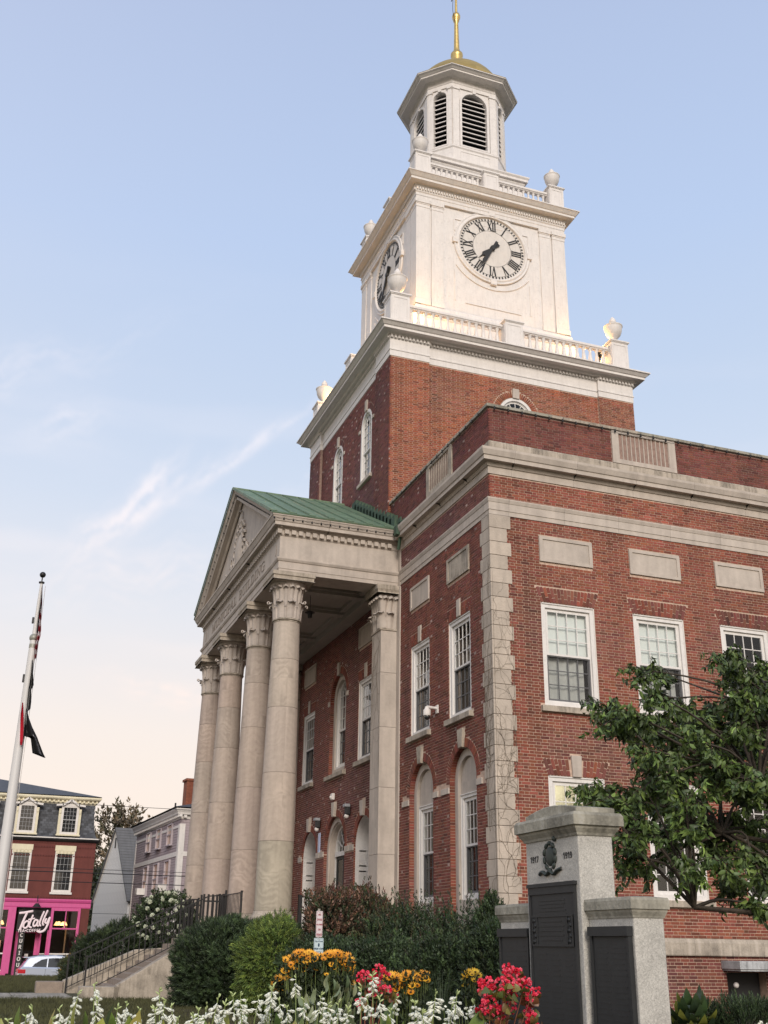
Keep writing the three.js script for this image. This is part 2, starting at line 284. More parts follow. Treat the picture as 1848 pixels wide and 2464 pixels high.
// bricks on end round an arch, and in a flat arch
function archRing(c, ys, r0, r1, tone, from = 0, to = Math.PI, skipTop = 0) {
  const out = [], n = Math.round((to - from) * (r0 + r1) / 2 / CH);
  for (let i = 0; i < n; i++) { const t = from + (i + .5) / n * (to - from), rm = (r0 + r1) / 2; if (skipTop && Math.abs(Math.cos(t)) * rm < skipTop) continue; out.push((W3, q, r) => [MX(W3(c + Math.cos(t) * rm, ys + Math.sin(t) * rm, -.019 + rr(-.002, .002, r)), q.clone().multiply(new THREE.Quaternion().setFromAxisAngle(V3(0, 0, 1), t)), V3(r1 - r0 - .01, CH - .013, .04)), brickTint(t, i, c, tone, 0, r)]); }
  return out;
}
// bricks lining the reveal of an arched opening, dep deep
function reveal(c, r0, y0, ys, dep, tone) {
  const out = [], put = (a, y, t, L) => out.push((W3, q, r) => [MX(W3(a, y, -dep / 2 - .002), q.clone().multiply(new THREE.Quaternion().setFromAxisAngle(V3(0, 0, 1), t)), V3(.024, L, dep)), brickTint(a, y, dep, tone, 0, r)]);
  for (let y = y0 + CH / 2; y < ys; y += CH) for (const s of [-1, 1]) put(c + s * r0, y, 0, CH - .013);
  const n = Math.round(Math.PI * r0 / CH); for (let i = 0; i < n; i++) { const t = (i + .5) / n * Math.PI; put(c + Math.cos(t) * r0, ys + Math.sin(t) * r0, t, CH - .013); }
  return out;
}
function jackRing(a0, a1, y0, y1, sp, tone, key = 0) {
  const out = [], n = Math.round((a1 - a0) / .078), c = (a0 + a1) / 2;
  for (let i = 0; i < n; i++) {
    const b = a0 + (i + .5) / n * (a1 - a0), t = (b - c) / (a1 - a0) * 2 * sp; if (Math.abs(b - c) < key) continue;
    for (const [f0, f1] of i % 2 ? [[0, .62], [.65, 1]] : [[0, .33], [.36, 1]]) out.push((W3, q, r) => { const fm = (f0 + f1) / 2, L = (f1 - f0) * (y1 - y0) / Math.cos(Math.atan2(t, y1 - y0)); return [MX(W3(b + t * fm, mix(y0, y1, fm), -.018 + rr(-.002, .002, r)), q.clone().multiply(new THREE.Quaternion().setFromAxisAngle(V3(0, 0, 1), -Math.atan2(t, y1 - y0))), V3((a1 - a0) / n - .007 + .012 * fm * sp * 4, L - .008, .04)), brickTint(b, i, c, tone.map((v) => v * .95), 0, r)]; });
  }
  return out;
}

// ---------- windows ----------
const paneGeos = new Map();
function pane(parent, w, h, x, y, z, m = glass, tilt = .006) {
  const k = w.toFixed(3) + h.toFixed(3); if (!paneGeos.has(k)) paneGeos.set(k, uvm(new THREE.PlaneGeometry(w, h)));
  const o = new THREE.Mesh(paneGeos.get(k), m); o.name = 'pane'; o.position.set(x, y, z); o.rotation.set(rr(-tilt, tilt), rr(-tilt, tilt), 0); parent.add(o); return o;
}
const hallRoom = (w, h, y0, d = .9) => [bx(-w / 2 - .3, w / 2 + .3, y0 - .2, y0 + h + .2, -d - .05, -d), bx(-w / 2 - .35, -w / 2 - .3, y0 - .2, y0 + h + .2, -d, -.27), bx(w / 2 + .3, w / 2 + .35, y0 - .2, y0 + h + .2, -d, -.27), bx(-w / 2 - .35, w / 2 + .35, y0 + h + .2, y0 + h + .25, -d - .05, -.27), bx(-w / 2 - .35, w / 2 + .35, y0 - .25, y0 - .2, -d - .05, -.27)];
const ring = (w, h, t, d, z, y0 = 0, tb = t) => [bx(-w / 2, -w / 2 + t, y0, y0 + h, z - d, z), bx(w / 2 - t, w / 2, y0, y0 + h, z - d, z), bx(-w / 2 + t, w / 2 - t, y0 + h - t, y0 + h, z - d, z), bx(-w / 2 + t, w / 2 - t, y0, y0 + tb, z - d, z)];
// double-hung window; origin at the middle of its foot, +z outward, z = 0 at the brick face
function sashWindow(parent, { w, h, cols = 4, rows = 3, cw = .115, upper = null, lower = null, screen = true, pos, turn, room = M.room, gl = glass }) {
  const g = sub(parent, 'window'); g.position.set(...pos); g.rotation.y = turn;
  const z0 = -.035;
  part(g, 'frame', [...ring(w, h, cw, .14, z0), ...ring(w - 2 * cw + .002, h - 2 * cw + .002, .03, .1, z0 - .05, cw - .001), bx(-w / 2 + .03, w / 2 - .03, h - .03, h - .006, z0, z0 + .025), bx(-w / 2, -w / 2 + .022, .01, h - .01, z0, z0 + .016), bx(w / 2 - .022, w / 2, .01, h - .01, z0, z0 + .016)], M.whiteWood);
  const iw = w - 2 * cw - .06, y0 = cw + .03, ih = h - 2 * cw - .06, half = ih / 2;
  const sash = (nm, yb, hh, zf, m, mz) => {
    const st = .05, pw = (iw - 2 * st) / cols, ph = (hh - 2 * st) / rows, gs = [...ring(iw, hh, st, .035, zf, yb)];
    for (let i = 1; i < cols; i++) { const x = -iw / 2 + st + i * pw; gs.push(bx(x - .01, x + .01, yb + st, yb + hh - st, zf - .028, zf - .004)); }
    for (let j = 1; j < rows; j++) { const y = yb + st + j * ph; gs.push(bx(-iw / 2 + st, iw / 2 - st, y - .01, y + .01, zf - .026, zf - .006)); }
    part(g, nm, gs, m);
    for (let i = 0; i < cols; i++) for (let j = 0; j < rows; j++) pane(g, pw - .012, ph - .012, -iw / 2 + st + (i + .5) * pw, yb + st + (j + .5) * ph, zf - .018, nm === 'upper_sash' ? gl : glass);
  };
  sash('upper_sash', y0 + half - .02, half + .02, z0 - .045, M.whiteWood);
  sash('lower_sash', y0, half + .02, z0 - .09, screen ? M.screen : M.whiteWood);
  if (screen) part(g, 'screen_frame', [...ring(iw, half - .01, .035, .02, z0 - .062, y0)], M.screen);
  if (upper) part(g, 'blind', bx(-iw / 2, iw / 2, y0 + half - .02, y0 + ih, -.2, -.19), upper);
  if (lower) part(g, 'curtain', (() => { const p = new THREE.PlaneGeometry(iw - .1, half, 40, 1), a = p.attributes.position; for (let i = 0; i < a.count; i++) a.setZ(i, .03 * Math.sin(a.getX(i) * 26) * (.6 + .4 * Math.sin(a.getX(i) * 7))); p.computeVertexNormals(); return p.translate(-.05, y0 + half / 2, -.25); })(), lower);
  part(g, 'room', hallRoom(w, h, 0, 1.1), room);
  return g;
}
function archShape(w, ys, t = 0, y0 = 0) { const s = new THREE.Shape(), r = w / 2 - t; s.moveTo(-r, y0); s.lineTo(r, y0); s.lineTo(r, ys); s.absarc(0, ys, r, 0, Math.PI, false); s.closePath(); return s; }
const archRingGeo = (w, ys, t, d, z, y0 = 0) => { const s = archShape(w, ys, 0, y0), i = archShape(w, ys, t, y0 + t); s.holes.push(i); return extrude(s, d, 0, 24).translate(0, 0, z - d); };
// round-headed window
function archWindow(parent, { w, h, cols = 3, cw = .1, pos, turn, lower = true, stone = 0, z0 = -.04, rows = 6 }) {
  const g = sub(parent, 'window'); g.position.set(...pos); g.rotation.y = turn; const ys = h - w / 2;
  part(g, 'frame', [archRingGeo(w, ys, cw, .14, z0), archRingGeo(w - 2 * cw + .002, ys, .035, .1, z0 - .05, cw - .001)], M.whiteWood);
  const iw = w - 2 * cw - .07, y0 = cw + .035, zf = z0 - .06, r = iw / 2, pw = iw / cols, hh = ys - y0, ph = hh / rows, mid = y0 + ph * Math.round(rows / 2), gs = [], gl = [];
  for (let i = 1; i < cols; i++) { const x = -r + i * pw; gs.push(bx(x - .011, x + .011, mid, ys + Math.sqrt(Math.max(0, r * r - x * x)) * .62, zf - .03, zf)); gl.push(bx(x - .011, x + .011, y0, mid, zf - .05, zf - .024)); }
  for (let j = 1; j <= rows; j++) { const y = y0 + j * ph; if (Math.abs(y - mid) < .01) gs.push(bx(-r, r, y - .03, y + .03, zf - .045, zf + .008)); else (y < mid ? gl : gs).push(bx(-r, r, y - .011, y + .011, zf - .032 - (y < mid ? .02 : 0), zf - .004 - (y < mid ? .02 : 0))); }
  for (let i = 1; i < 6; i++) { const t = i / 6 * Math.PI; gs.push(bar([Math.cos(t) * r * .42, ys + Math.sin(t) * r * .42, zf - .017], [Math.cos(t) * r * .98, ys + Math.sin(t) * r * .98, zf - .017], .022, .026)); }
  const arc = new THREE.TorusGeometry(r * .44, .012, 4, 14, Math.PI).translate(0, ys, zf - .016); gs.push(arc, archRingGeo(iw + .002, ys, .04, .04, zf - .003, y0));
  part(g, 'upper_sash', gs, M.whiteWood); part(g, 'lower_sash', [...gl, ...ring(iw, mid - y0, .045, .03, zf - .03, y0)], lower ? M.screen : M.whiteWood);
  for (let i = 0; i < cols; i++) for (let j = 0; j < rows; j++) pane(g, pw - .014, ph - .014, -r + (i + .5) * pw, y0 + (j + .5) * ph, zf - .02 - (y0 + j * ph < mid - .01 ? .02 : 0), j >= rows / 2 ? glassStorm : glass);
  for (let i = 0; i < 6; i++) { const t0 = i / 6 * Math.PI, t1 = (i + 1) / 6 * Math.PI, s = new THREE.Shape(); s.absarc(0, 0, r * .98, t0 + .02, t1 - .02, false); s.absarc(0, 0, r * .46, t1 - .03, t0 + .03, true); const o = part(g, 'pane', new THREE.ShapeGeometry(s, 5), glass); o.position.set(0, ys, zf - .016); }
  part(g, 'room', [...hallRoom(w, h, 0, 1.1)], M.room);
  return g;
}

// ---------- the city hall ----------
const hall = thing('city_hall', 'red brick city hall with a columned limestone portico and a white clock tower', 'city hall');
const FR = { u: [0, 0, 1], n: [-1, 0, 0] }, RT = { u: [1, 0, 0], n: [0, 0, 1] };    // front wall (faces -x), right wall (faces +z)
const ZC = -11.45, TB = [.255, .072, .044];
const ZF = -24;                                                                       // far end of the front wall
const fa = (z) => z - ZF;                                                             // z on the front wall as distance along it
{
  // right wall: two storeys of sash windows
  const wx = [[1.265, 2.68], [3.735, 5.168], [6.225, 7.66], [8.7, 10.13]], holes = [], skips = [], extra = [];
  for (const [a, b] of wx) {
    holes.push(rect(a, b, 6.75, 9.18), rect(a, b, 2.70, 5.21));
    skips.push(rect(a - .11, b + .11, 6.61, 6.75), rect(a - .11, b + .11, 2.55, 2.70), rect(a + .005, b + .03, 10.18, 10.83), jack(a, b, 9.18, 9.55, .13), jack(a, b, 5.21, 5.58, .13), rect((a + b) / 2 - .13, (a + b) / 2 + .13, 5.21, 5.67));
    extra.push(...jackRing(a, b, 9.185, 9.545, .13, TB), ...jackRing(a, b, 5.215, 5.575, .13, TB, .15));
  }
  const quoin = []; for (let i = 0; i < 28; i++) { const y1 = 11.2 - i * .3387, y0 = Math.max(1.93, y1 - .3387); if (y1 < 2) break; quoin.push([y0, y1, i % 2 ? .43 : .532, i % 2 ? .532 : .43]); }
  for (const [y0, y1, wr] of quoin) skips.push(rect(-1, wr, y0, y1));
  brickWall(hall, 'right_wall', { o: [0, 0, 0], ...RT, w: 16, inset: [.035, 0], y0: 1.93, y1: 11.2, holes, skips, seed: 11, extra, nearest: 300, runs: wx.flatMap(([a, b]) => [6.61, 2.55].flatMap((y) => [[a - .05, y, .16, .9], [b + .05, y, .16, 1.1], [(a + b) / 2, y, .35, .4]])).concat(wx.flatMap(([a, b]) => [[a + .05, 10.18, .12, .6], [b, 10.18, .12, .7]]), [[.7, 11.2, .3, 1.5], [3.2, 11.2, .5, .8], [5.7, 11.2, .3, 1.1], [8, 11.2, .5, .9]]) });
  brickWall(hall, 'frieze_wall', { o: [0, 0, 0], ...RT, w: 16, inset: [.035, 0], y0: 11.62, y1: 12.26, seed: 12, runs: [[1, 12.25, .7, .5], [3.6, 12.25, .4, .6], [6.2, 12.25, .8, .5]] });
  brickWall(hall, 'parapet_wall', { o: [.06, 0, -.06], ...RT, w: 16, inset: [.035, 0], y0: 13.17, y1: 14.085, skips: [rect(3.46, 5.4, 13.17, 14.1)], seed: 13, thick: .3, tone: [.20, .06, .045], mortar: M.mortarDark });
  brickWall(hall, 'basement_wall', { o: [.03, 0, -.03], ...RT, w: 16, inset: [.035, 0], y0: -.3, y1: 1.58, holes: [rect(5.42, 6.45, -.3, 1.25)], seed: 14, tone: [.20, .062, .045] });
  const quoinM = [[.54, .465, .39], [.50, .43, .36], [.56, .48, .40]].map((c) => bumpy(mat(c, .9, { map: T.mottle }), .005));
  for (const [y0, y1, wr, wf] of quoin) { const q = part(hall, 'quoin', rbx(-.022, wr, y0 + .004, y1 - .004, -wf, .022, .01), quoinM[Math.floor(hash(y0 * 50, 3) * 3)]); }
  wx.forEach(([a, b], i) => {
    const c = (a + b) / 2, w = b - a;
    sashWindow(hall, { w, h: 2.43, pos: [c, 6.75, 0], turn: 0, upper: i < 2 ? M.blind : null, lower: i < 2 ? M.curtain : null });
    sashWindow(hall, { w, h: 2.51, pos: [c, 2.70, 0], turn: 0, upper: null, screen: i !== 1, room: i === 0 ? mat([.55, .54, .46], .9) : M.room });
    for (const y of [6.61, 2.555]) part(hall, 'window_sill', rbx(a - .105, b + .105, y, y + .137, -.25, .085, .01), M.limeGrey);
    part(hall, 'keystone', extrude(poly([[c - .1, 5.212], [c + .1, 5.212], [c + .125, 5.665], [c - .125, 5.665]]), .3, .006).translate(0, 0, -.262), M.lime);
    const p = part(hall, 'stone_panel', [rbx(a + .01, b + .025, 10.185, 10.825, -.15, .012, .006)], M.lime), q = part(p, 'panel_border', [...[[a + .01, b + .025, 10.185, 10.26], [a + .01, b + .025, 10.745, 10.825], [a + .01, a + .1, 10.26, 10.745], [b - .065, b + .025, 10.26, 10.745]].map(([x0, x1, y0, y1]) => bx(x0, x1, y0, y1, .011, .036))], M.lime);
  });
  // warm lamp inside the lit ground-floor room
  const lampRoom = part(hall, 'ceiling_lamp', bx(1.5, 2.5, 5.23, 5.26, -.8, -.5), new THREE.MeshStandardMaterial({ color: 0xffffff, emissive: new THREE.Color(1, .9, .68), emissiveIntensity: 1.4 }));
  const lp = new THREE.PointLight(new THREE.Color(1, .9, .68), .8, 6); lp.position.set(1.97, 5.1, -.6); lp.castShadow = true; lp.shadow.radius = 6; scene.add(lp);
}
{
  // front wall with the portico in the middle
  const holes = [], skips = [], extra = [], sills = [];
  const sashes = [[-1.212, -2.505], [-3.765, -5.052], [-8.1, -9.42], [-14.08, -15.41]];
  for (const [n, f] of sashes) {
    const a = fa(f), b = fa(n), c = (a + b) / 2; holes.push(rect(a, b, 6.75, 9.17));
    skips.push(rect(a - .1, b + .1, 6.61, 6.75), rect(c - .11, c + .11, 9.17, 9.63), jack(a, b, 9.17, 9.5, .1), rect(a - .03, b + .03, 10.18, 10.85)); extra.push(...jackRing(a, b, 9.175, 9.49, .1, TB, .12)); sills.push([f, n, 6.61]);
  }
  const big = archO(fa(-12.29), fa(-10.61), 6.69, 9.04); holes.push(big); skips.push(rect(fa(-12.42), fa(-10.48), 6.55, 6.69)); extra.push(...archRing(fa(-11.45), 9.04, .84, 1.06, TB, 0, Math.PI, .12), ...reveal(fa(-11.45), .84, 6.69, 9.04, .12, TB)); skips.push(archO(fa(-12.51), fa(-10.39), 9.04, 9.04), rect(fa(-11.57), fa(-11.33), 9.8, 10.25));
  for (const [n, f] of [[-1.0, -2.52], [-3.53, -5.13]]) {
    const c = (fa(n) + fa(f)) / 2, r = (n - f) / 2; holes.push(archO(c - r, c + r, 2.02, 5.25)); extra.push(...archRing(c, 5.25, r, r + .2, TB, 0, Math.PI, .1), ...reveal(c, r, 2.02, 5.25, .13, TB)); skips.push(archO(c - r - .205, c + r + .205, 5.25, 5.25), rect(c - .15, c + .15, 5.9, 6.4), rect(c - r - .5, c + r + .5, 5.04, 5.25));
  }
  const doors = [[-8.73, .82, 4.35], [-11.45, 1.05, 4.35], [-14.17, .82, 4.35]];
  for (const [z, r, ys] of doors) { const c = fa(z); holes.push(archO(c - r, c + r, 2.02, ys)); extra.push(...archRing(c, ys, r, r + .2, TB, 0, Math.PI, .1), ...reveal(c, r, 2.02, ys, z === -11.45 ? .1 : .05, TB)); skips.push(archO(c - r - .205, c + r + .205, ys, ys), rect(c - .15, c + .15, ys + r, ys + r + .42), rect(c - r - .42, c + r + .42, ys - .1, ys + .09)); }
  for (let i = 0; i < 28; i++) { const y1 = 11.2 - i * .3387, y0 = Math.max(1.93, y1 - .3387); skips.push(rect(fa(i % 2 ? -.532 : -.43), 99, y0, y1)); }
  skips.push(rect(fa(-6.84), fa(-5.86), 1.9, 11.3), rect(0, fa(-17.2), 0, 12));
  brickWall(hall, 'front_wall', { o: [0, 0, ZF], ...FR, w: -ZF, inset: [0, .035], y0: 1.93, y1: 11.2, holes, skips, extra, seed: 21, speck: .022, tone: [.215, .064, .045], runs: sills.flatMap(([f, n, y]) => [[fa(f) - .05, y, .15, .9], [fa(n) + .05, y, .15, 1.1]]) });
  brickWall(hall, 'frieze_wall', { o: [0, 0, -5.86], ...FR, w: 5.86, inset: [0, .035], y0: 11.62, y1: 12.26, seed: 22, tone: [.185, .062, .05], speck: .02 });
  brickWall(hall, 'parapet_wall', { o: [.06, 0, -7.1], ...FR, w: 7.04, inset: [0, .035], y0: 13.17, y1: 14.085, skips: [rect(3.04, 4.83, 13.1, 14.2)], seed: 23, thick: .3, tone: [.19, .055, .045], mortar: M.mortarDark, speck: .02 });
  part(hall, 'basement_wall', bx(.03, .35, -.3, 1.58, -24, -.36), M.mortarDark);
  sashes.forEach(([n, f], i) => {
    const c = (n + f) / 2; sashWindow(hall, { w: n - f, h: 2.42, pos: [0, 6.75, c], turn: -Math.PI / 2, upper: null, gl: glassStorm });
    part(hall, 'keystone', rbx(-.03, .2, 9.18, 9.62, c - .1, c + .1), M.lime);
    part(hall, 'stone_panel', [rbx(-.012, .15, 10.19, 10.84, f - .02, n + .02), ...[[f - .02, n + .02, 10.19, 10.265], [f - .02, n + .02, 10.765, 10.84], [f - .02, f + .07, 10.265, 10.765], [n - .07, n + .02, 10.265, 10.765]].map(([z0, z1, y0, y1]) => bx(-.035, -.011, y0, y1, z0, z1))], i === 0 ? M.limeGrey : M.lime);
  });
  for (const [f, n, y] of sills) part(hall, 'window_sill', rbx(-.11, .25, y, y + .137, f - .1, n + .1, .012), M.limeGrey);
  // tall round-headed window over the middle door, in a stone surround
  part(hall, 'stone_surround', archRingGeo(1.66, 2.35, .19, .2, 0).rotateY(-Math.PI / 2).translate(.12, 6.695, -11.45), M.lime);
  archWindow(hall, { w: 1.28, h: 2.97, cols: 4, rows: 6, pos: [.13, 6.87, -11.45], turn: -Math.PI / 2 });
  part(hall, 'window_sill', rbx(-.12, .25, 6.555, 6.688, -12.42, -10.48, .012), M.limeGrey);
  part(hall, 'keystone', rbx(-.045, .2, 9.82, 10.24, -11.56, -11.34), M.lime);
  for (const z of [-12.4, -10.5]) part(hall, 'impost_block', rbx(-.03, .2, 8.97, 9.13, z - .1, z + .1), M.lime);
  // blind arches over the ground-floor windows beside the portico
  for (const [n, f] of [[-1.0, -2.52], [-3.53, -5.13]]) {
    const c = (n + f) / 2, r = (n - f) / 2;
    part(hall, 'stone_surround', [archRingGeo(2 * r - .004, 3.23, .19, .2, 0).rotateY(-Math.PI / 2).translate(.13, 2.02, c)], M.lime);
    part(hall, 'tympanum_stone', [extrude(archShape(2 * r - .39, .24, 0, 0), .12, 0, 20).rotateY(-Math.PI / 2).translate(.33, 5.0, c), archRingGeo(2 * r - .43, .22, .03, .02, 0, .03).rotateY(-Math.PI / 2).translate(.215, 5.01, c)], M.lime);
    sashWindow(hall, { w: 2 * r - .39, h: 2.32, pos: [.17, 2.68, c], turn: -Math.PI / 2, cw: .1 });
    part(hall, 'stone_apron', rbx(.1, .3, 2.03, 2.67, c - r + .19, c + r - .19), M.lime);
    part(hall, 'keystone', extrude(poly([[c - .1, 6.0], [c + .1, 6.0], [c + .16, 6.41], [c - .16, 6.41]]), .2, .008).rotateY(-Math.PI / 2).translate(.14, 0, 0), M.limeGrey);
    for (const [z0, z1] of [[c - r - .48, c - r - .01], [c + r + .01, c + r + .32]]) part(hall, 'impost_block', rbx(-.03, .16, 5.035, 5.175, z0, z1, .008), M.lime);
  }
  // three doorways
  doors.forEach(([z, r, ys], i) => {
    const h = ys - 2.02, d = sub(hall, 'doorway'); d.position.set(0, 2.02, z); d.rotation.y = -Math.PI / 2;
    const mid = i === 1;
    if (mid) part(d, 'stone_surround', [archRingGeo(2 * r - .004, h, .17, .24, -.1), archRingGeo(2 * r - .34, h, .05, .2, -.16)], M.lime);
    else { // panelled white reveal
      const gs = [archRingGeo(2 * r - .006, h, .03, .42, -.05)];
      for (let k = 0; k < 4; k++) for (const s of [-1, 1]) for (const [y0, y1] of [[.12 + k * .56, .56 + k * .56]]) for (const zz of [-.16, -.38]) gs.push(bx(s * (r - .034) - .012, s * (r - .034) + .012, y0, y1, zz - .02, zz + .02), bx(s * (r - .034) - .012, s * (r - .034) + .012, y0, y0 + .03, -.38, -.16), bx(s * (r - .034) - .012, s * (r - .034) + .012, y1 - .03, y1, -.38, -.16));
      part(d, 'panelled_reveal', gs, M.whiteWood);
    }
    const q = mid ? r - .21 : r - .035, zf = mid ? -.3 : -.48, gs = [archRingGeo(2 * q, h, .09, .1, zf), bx(-q + .09, q - .09, h - .1, h + .03, zf - .1, zf + .03)];
    for (let k = 1; k < 6; k++) { const t = k / 6 * Math.PI; gs.push(bar([Math.cos(t) * q * .3, h + .03 + Math.sin(t) * q * .3, zf - .05], [Math.cos(t) * (q - .08), h + Math.sin(t) * (q - .08), zf - .05], .022, .03)); }
    gs.push(new THREE.TorusGeometry(q * .32, .015, 4, 14, Math.PI).translate(0, h + .03, zf - .05), new THREE.TorusGeometry(q * .62, .011, 4, 18, Math.PI).translate(0, h + .03, zf - .05));
    part(d, 'door_frame', gs, M.whiteWood);
    for (let k = 0; k < 6; k++) { const t0 = k / 6 * Math.PI, t1 = (k + 1) / 6 * Math.PI, s = new THREE.Shape(); s.absarc(0, 0, q - .1, t0 + .02, t1 - .02, false); s.absarc(0, 0, q * .34, t1 - .04, t0 + .04, true); part(d, 'pane', new THREE.ShapeGeometry(s, 6), glass).position.set(0, h + .03, zf - .06); }
    for (const s of [-1, 1]) {
      const x0 = s < 0 ? -q + .095 : .006, x1 = s < 0 ? -.006 : q - .095, w = x1 - x0, c = (x0 + x1) / 2;
      part(d, 'door', ring(w, h - .12, .09, .05, zf - .03, .01, .25).map((g) => g.translate(c, 0, 0)), M.black);
      pane(d, w - .18, h - .46, c, .26 + (h - .46) / 2, zf - .055);
      part(d, 'door_handle', rod([c - s * (w / 2 - .05), 1.0, zf - .005], [c - s * (w / 2 - .05), 1.35, zf - .005], .012), M.bronze);
    }
    part(d, 'hallway', hallRoom(2 * r, h + r, 0, 2).map((g) => g.translate(0, 0, -.25)), M.room);
    part(hall, 'keystone', extrude(poly([[z - .09, ys + r - .01], [z + .09, ys + r - .01], [z + .15, ys + r + .4], [z - .15, ys + r + .4]]), .2, .008).rotateY(-Math.PI / 2).translate(.12, 0, 0), M.lime);
    for (const [z0, z1] of [[z - r - .4, z - r - .01], [z + r + .01, z + r + .4]]) part(hall, 'impost_block', rbx(-.03, .16, ys - .09, ys + .08, z0, z1, .008), M.lime);
  });
}
// bands, cornice, parapet base and coping, cut into stones
{
  const front = [[0, -24], [0, -17.06]], main = [[0, -5.86], [0, 0], [16, 0]];
  const stones = (name, prof, path, len, m) => { for (const p of cutPath(path, len)) part(hall, name, sweep(prof, p), typeof m === 'function' ? m() : m); };
  const limeMix = () => (R0() > .3 ? M.lime : M.limeGrey);
  stones('band_stone', [[-.2, 11.2], [.02, 11.2], [.02, 11.31], [.035, 11.315], [.035, 11.505], [.045, 11.51], [.07, 11.585], [.07, 11.617], [-.2, 11.63]], main, 1.5, M.lime);
  stones('cornice_stone', [[-.3, 12.25], [.02, 12.25], [.02, 12.43], [.05, 12.435], [.085, 12.49], [.085, 12.52], [.21, 12.525], [.21, 12.625], [.235, 12.64], [.28, 12.76], [.28, 12.825], [-.3, 12.86]], main, 1.7, M.lime);
  stones('parapet_stone', [[-.3, 12.84], [0, 12.84], [0, 13.13], [-.04, 13.175], [-.3, 13.18]], [[.03, -7.0], [.03, -.03], [16, -.03]], 1.4, M.limeGrey);
  stones('coping_stone', [[-.34, 14.085], [.055, 14.085], [.06, 14.155], [.0, 14.18], [-.34, 14.18], [-.34, 14.085]], [[.06, -7.05], [.06, -.06], [16, -.06]], 1.25, () => (R0() > .5 ? M.graniteCap : M.limeGrey));
  stones('water_table_stone', [[-.2, 1.58], [.05, 1.58], [.06, 1.60], [.06, 1.84], [.02, 1.925], [-.2, 1.935]], [[0, -5.8], [0, 0], [16, 0]], 1.8, M.limeGrey);
  part(hall, 'cornice', sweep([[-.3, 11.2], [.03, 11.2], [.03, 11.6], [0, 11.62], [0, 12.25], [.28, 12.7], [.28, 12.82], [-.3, 12.86]], front), M.lime);
  // fluted stone panels in the parapet
  const flutes = (w, n) => { const s = new THREE.Shape(), st = .2, p = (w - 2 * st) / n; s.moveTo(0, -.1); s.lineTo(w, -.1); s.lineTo(w, .03); s.lineTo(w - st, .03); for (let i = n - 1; i >= 0; i--) { const x = st + i * p; for (let k = 0; k <= 6; k++) { const t = k / 6 * Math.PI; s.lineTo(x + p * (.5 + .42 * Math.cos(t)), .01 - .055 * Math.sin(t)); } } s.lineTo(st, .03); s.lineTo(0, .03); s.closePath(); return s; };
  const fl = (w, n) => [extrude(flutes(w, n), .72).rotateX(Math.PI / 2).translate(0, 14.0, 0), bx(0, w, 13.16, 13.279, -.1, .03), bx(0, w, 14.001, 14.084, -.1, .03)];
  part(hall, 'fluted_panel', fl(1.9, 12).map((g) => g.translate(3.53, 0, -.06)), M.lime);
  part(hall, 'fluted_panel', fl(1.75, 11).map((g) => g.rotateY(-Math.PI / 2).translate(.06, 0, -4.04)), M.limeGrey);
  part(hall, 'flat_roof', [bx(.3, 16, 13.0, 13.1, -24, -.3)], M.black);
  part(hall, 'end_wall', [bx(15.7, 16, -.3, 13, -24, -.35), bx(.35, 15.7, -.3, 13, -24, -23.7)], M.mortarDark);
  // basement doorway under a metal hood
  part(hall, 'door_hood', [rbx(5.33, 7.2, 1.325, 1.49, -.04, .62, .01), bx(5.36, 7.17, 1.29, 1.324, -.03, .59)], mat([.5, .52, .56], .5, { map: T.weather }));
  part(hall, 'hood_post', [rbx(6.3, 6.36, -.2, 1.29, .5, .56)], M.concrete);
  part(hall, 'basement_door', [bx(5.42, 6.45, -.3, 1.25, -.3, -.25)], M.black);
  part(hall, 'wall_lamp', [sph(.06, 5.62, 1.0, .03, 12)], M.white);
}

// ---------- portico ----------
const XF = -3.54, ZE = -6.04, ZW = -16.86, COLX = -3.13, COLZ = [-6.447, -9.56, -13.34, -16.453];
const font = await new FontLoader().loadAsync('fonts/droid/droid_serif_regular.typeface.json');
const fontB = await new FontLoader().loadAsync('fonts/droid/droid_sans_bold.typeface.json');
const fontR = await new FontLoader().loadAsync('fonts/droid/droid_sans_regular.typeface.json');
function text(s, size, f = fontB, depth = .01) { const g = new TextGeometry(s, { font: f, size, depth, curveSegments: 4, bevelEnabled: false }); g.computeBoundingBox(); const b = g.boundingBox; return g.translate(-(b.min.x + b.max.x) / 2, -(b.min.y + b.max.y) / 2, 0); }
// a leaf of a capital: a strip bent outward at the top
function capLeaf(w0, w1, h, r0, curl, lobes = 0) {
  const N = 10, K = 6, pos = [], idx = [];
  for (let i = 0; i <= N; i++) {
    const t = i / N, y = h * Math.min(1, t * 1.12) - (t > .88 ? (t - .88) * h * .9 : 0), out = r0 + curl * Math.pow(t, 4) + .01 * Math.sin(t * 3);
    let w = mix(w0, w1, t); if (lobes) w *= 1 + .16 * Math.abs(Math.sin(t * lobes * Math.PI)); if (t > .9) w *= .8;
    for (let k = 0; k <= K; k++) { const s = k / K * 2 - 1; pos.push(s * w / 2, y - .03 * h * Math.abs(s) * t, out + .022 * Math.cos(s * 3.1) * (1 - t * .3) - .02 * s * s); }
  }
  for (let i = 0; i < N; i++) for (let k = 0; k < K; k++) { const a = i * (K + 1) + k, b = a + K + 1; idx.push(a, a + 1, b + 1, a, b + 1, b); }
  const g = new THREE.BufferGeometry(); g.setAttribute('position', new THREE.Float32BufferAttribute(pos, 3)); g.setIndex(idx); g.computeVertexNormals(); return g;
}
const aboutY = (g, n, f = 0) => [...Array(n)].map((_, i) => g.clone().rotateY((i + f) / n * 2 * Math.PI));
function abacus(y0, h, hw, m = 0) { return sweep([[0, y0], [-.035, y0 + .03], [-.03, y0 + h * .45], [0, y0 + h * .55], [0, y0 + h], [-hw, y0 + h]], [[-hw, -hw], [-hw, hw], [hw, hw], [hw, -hw]], true); }
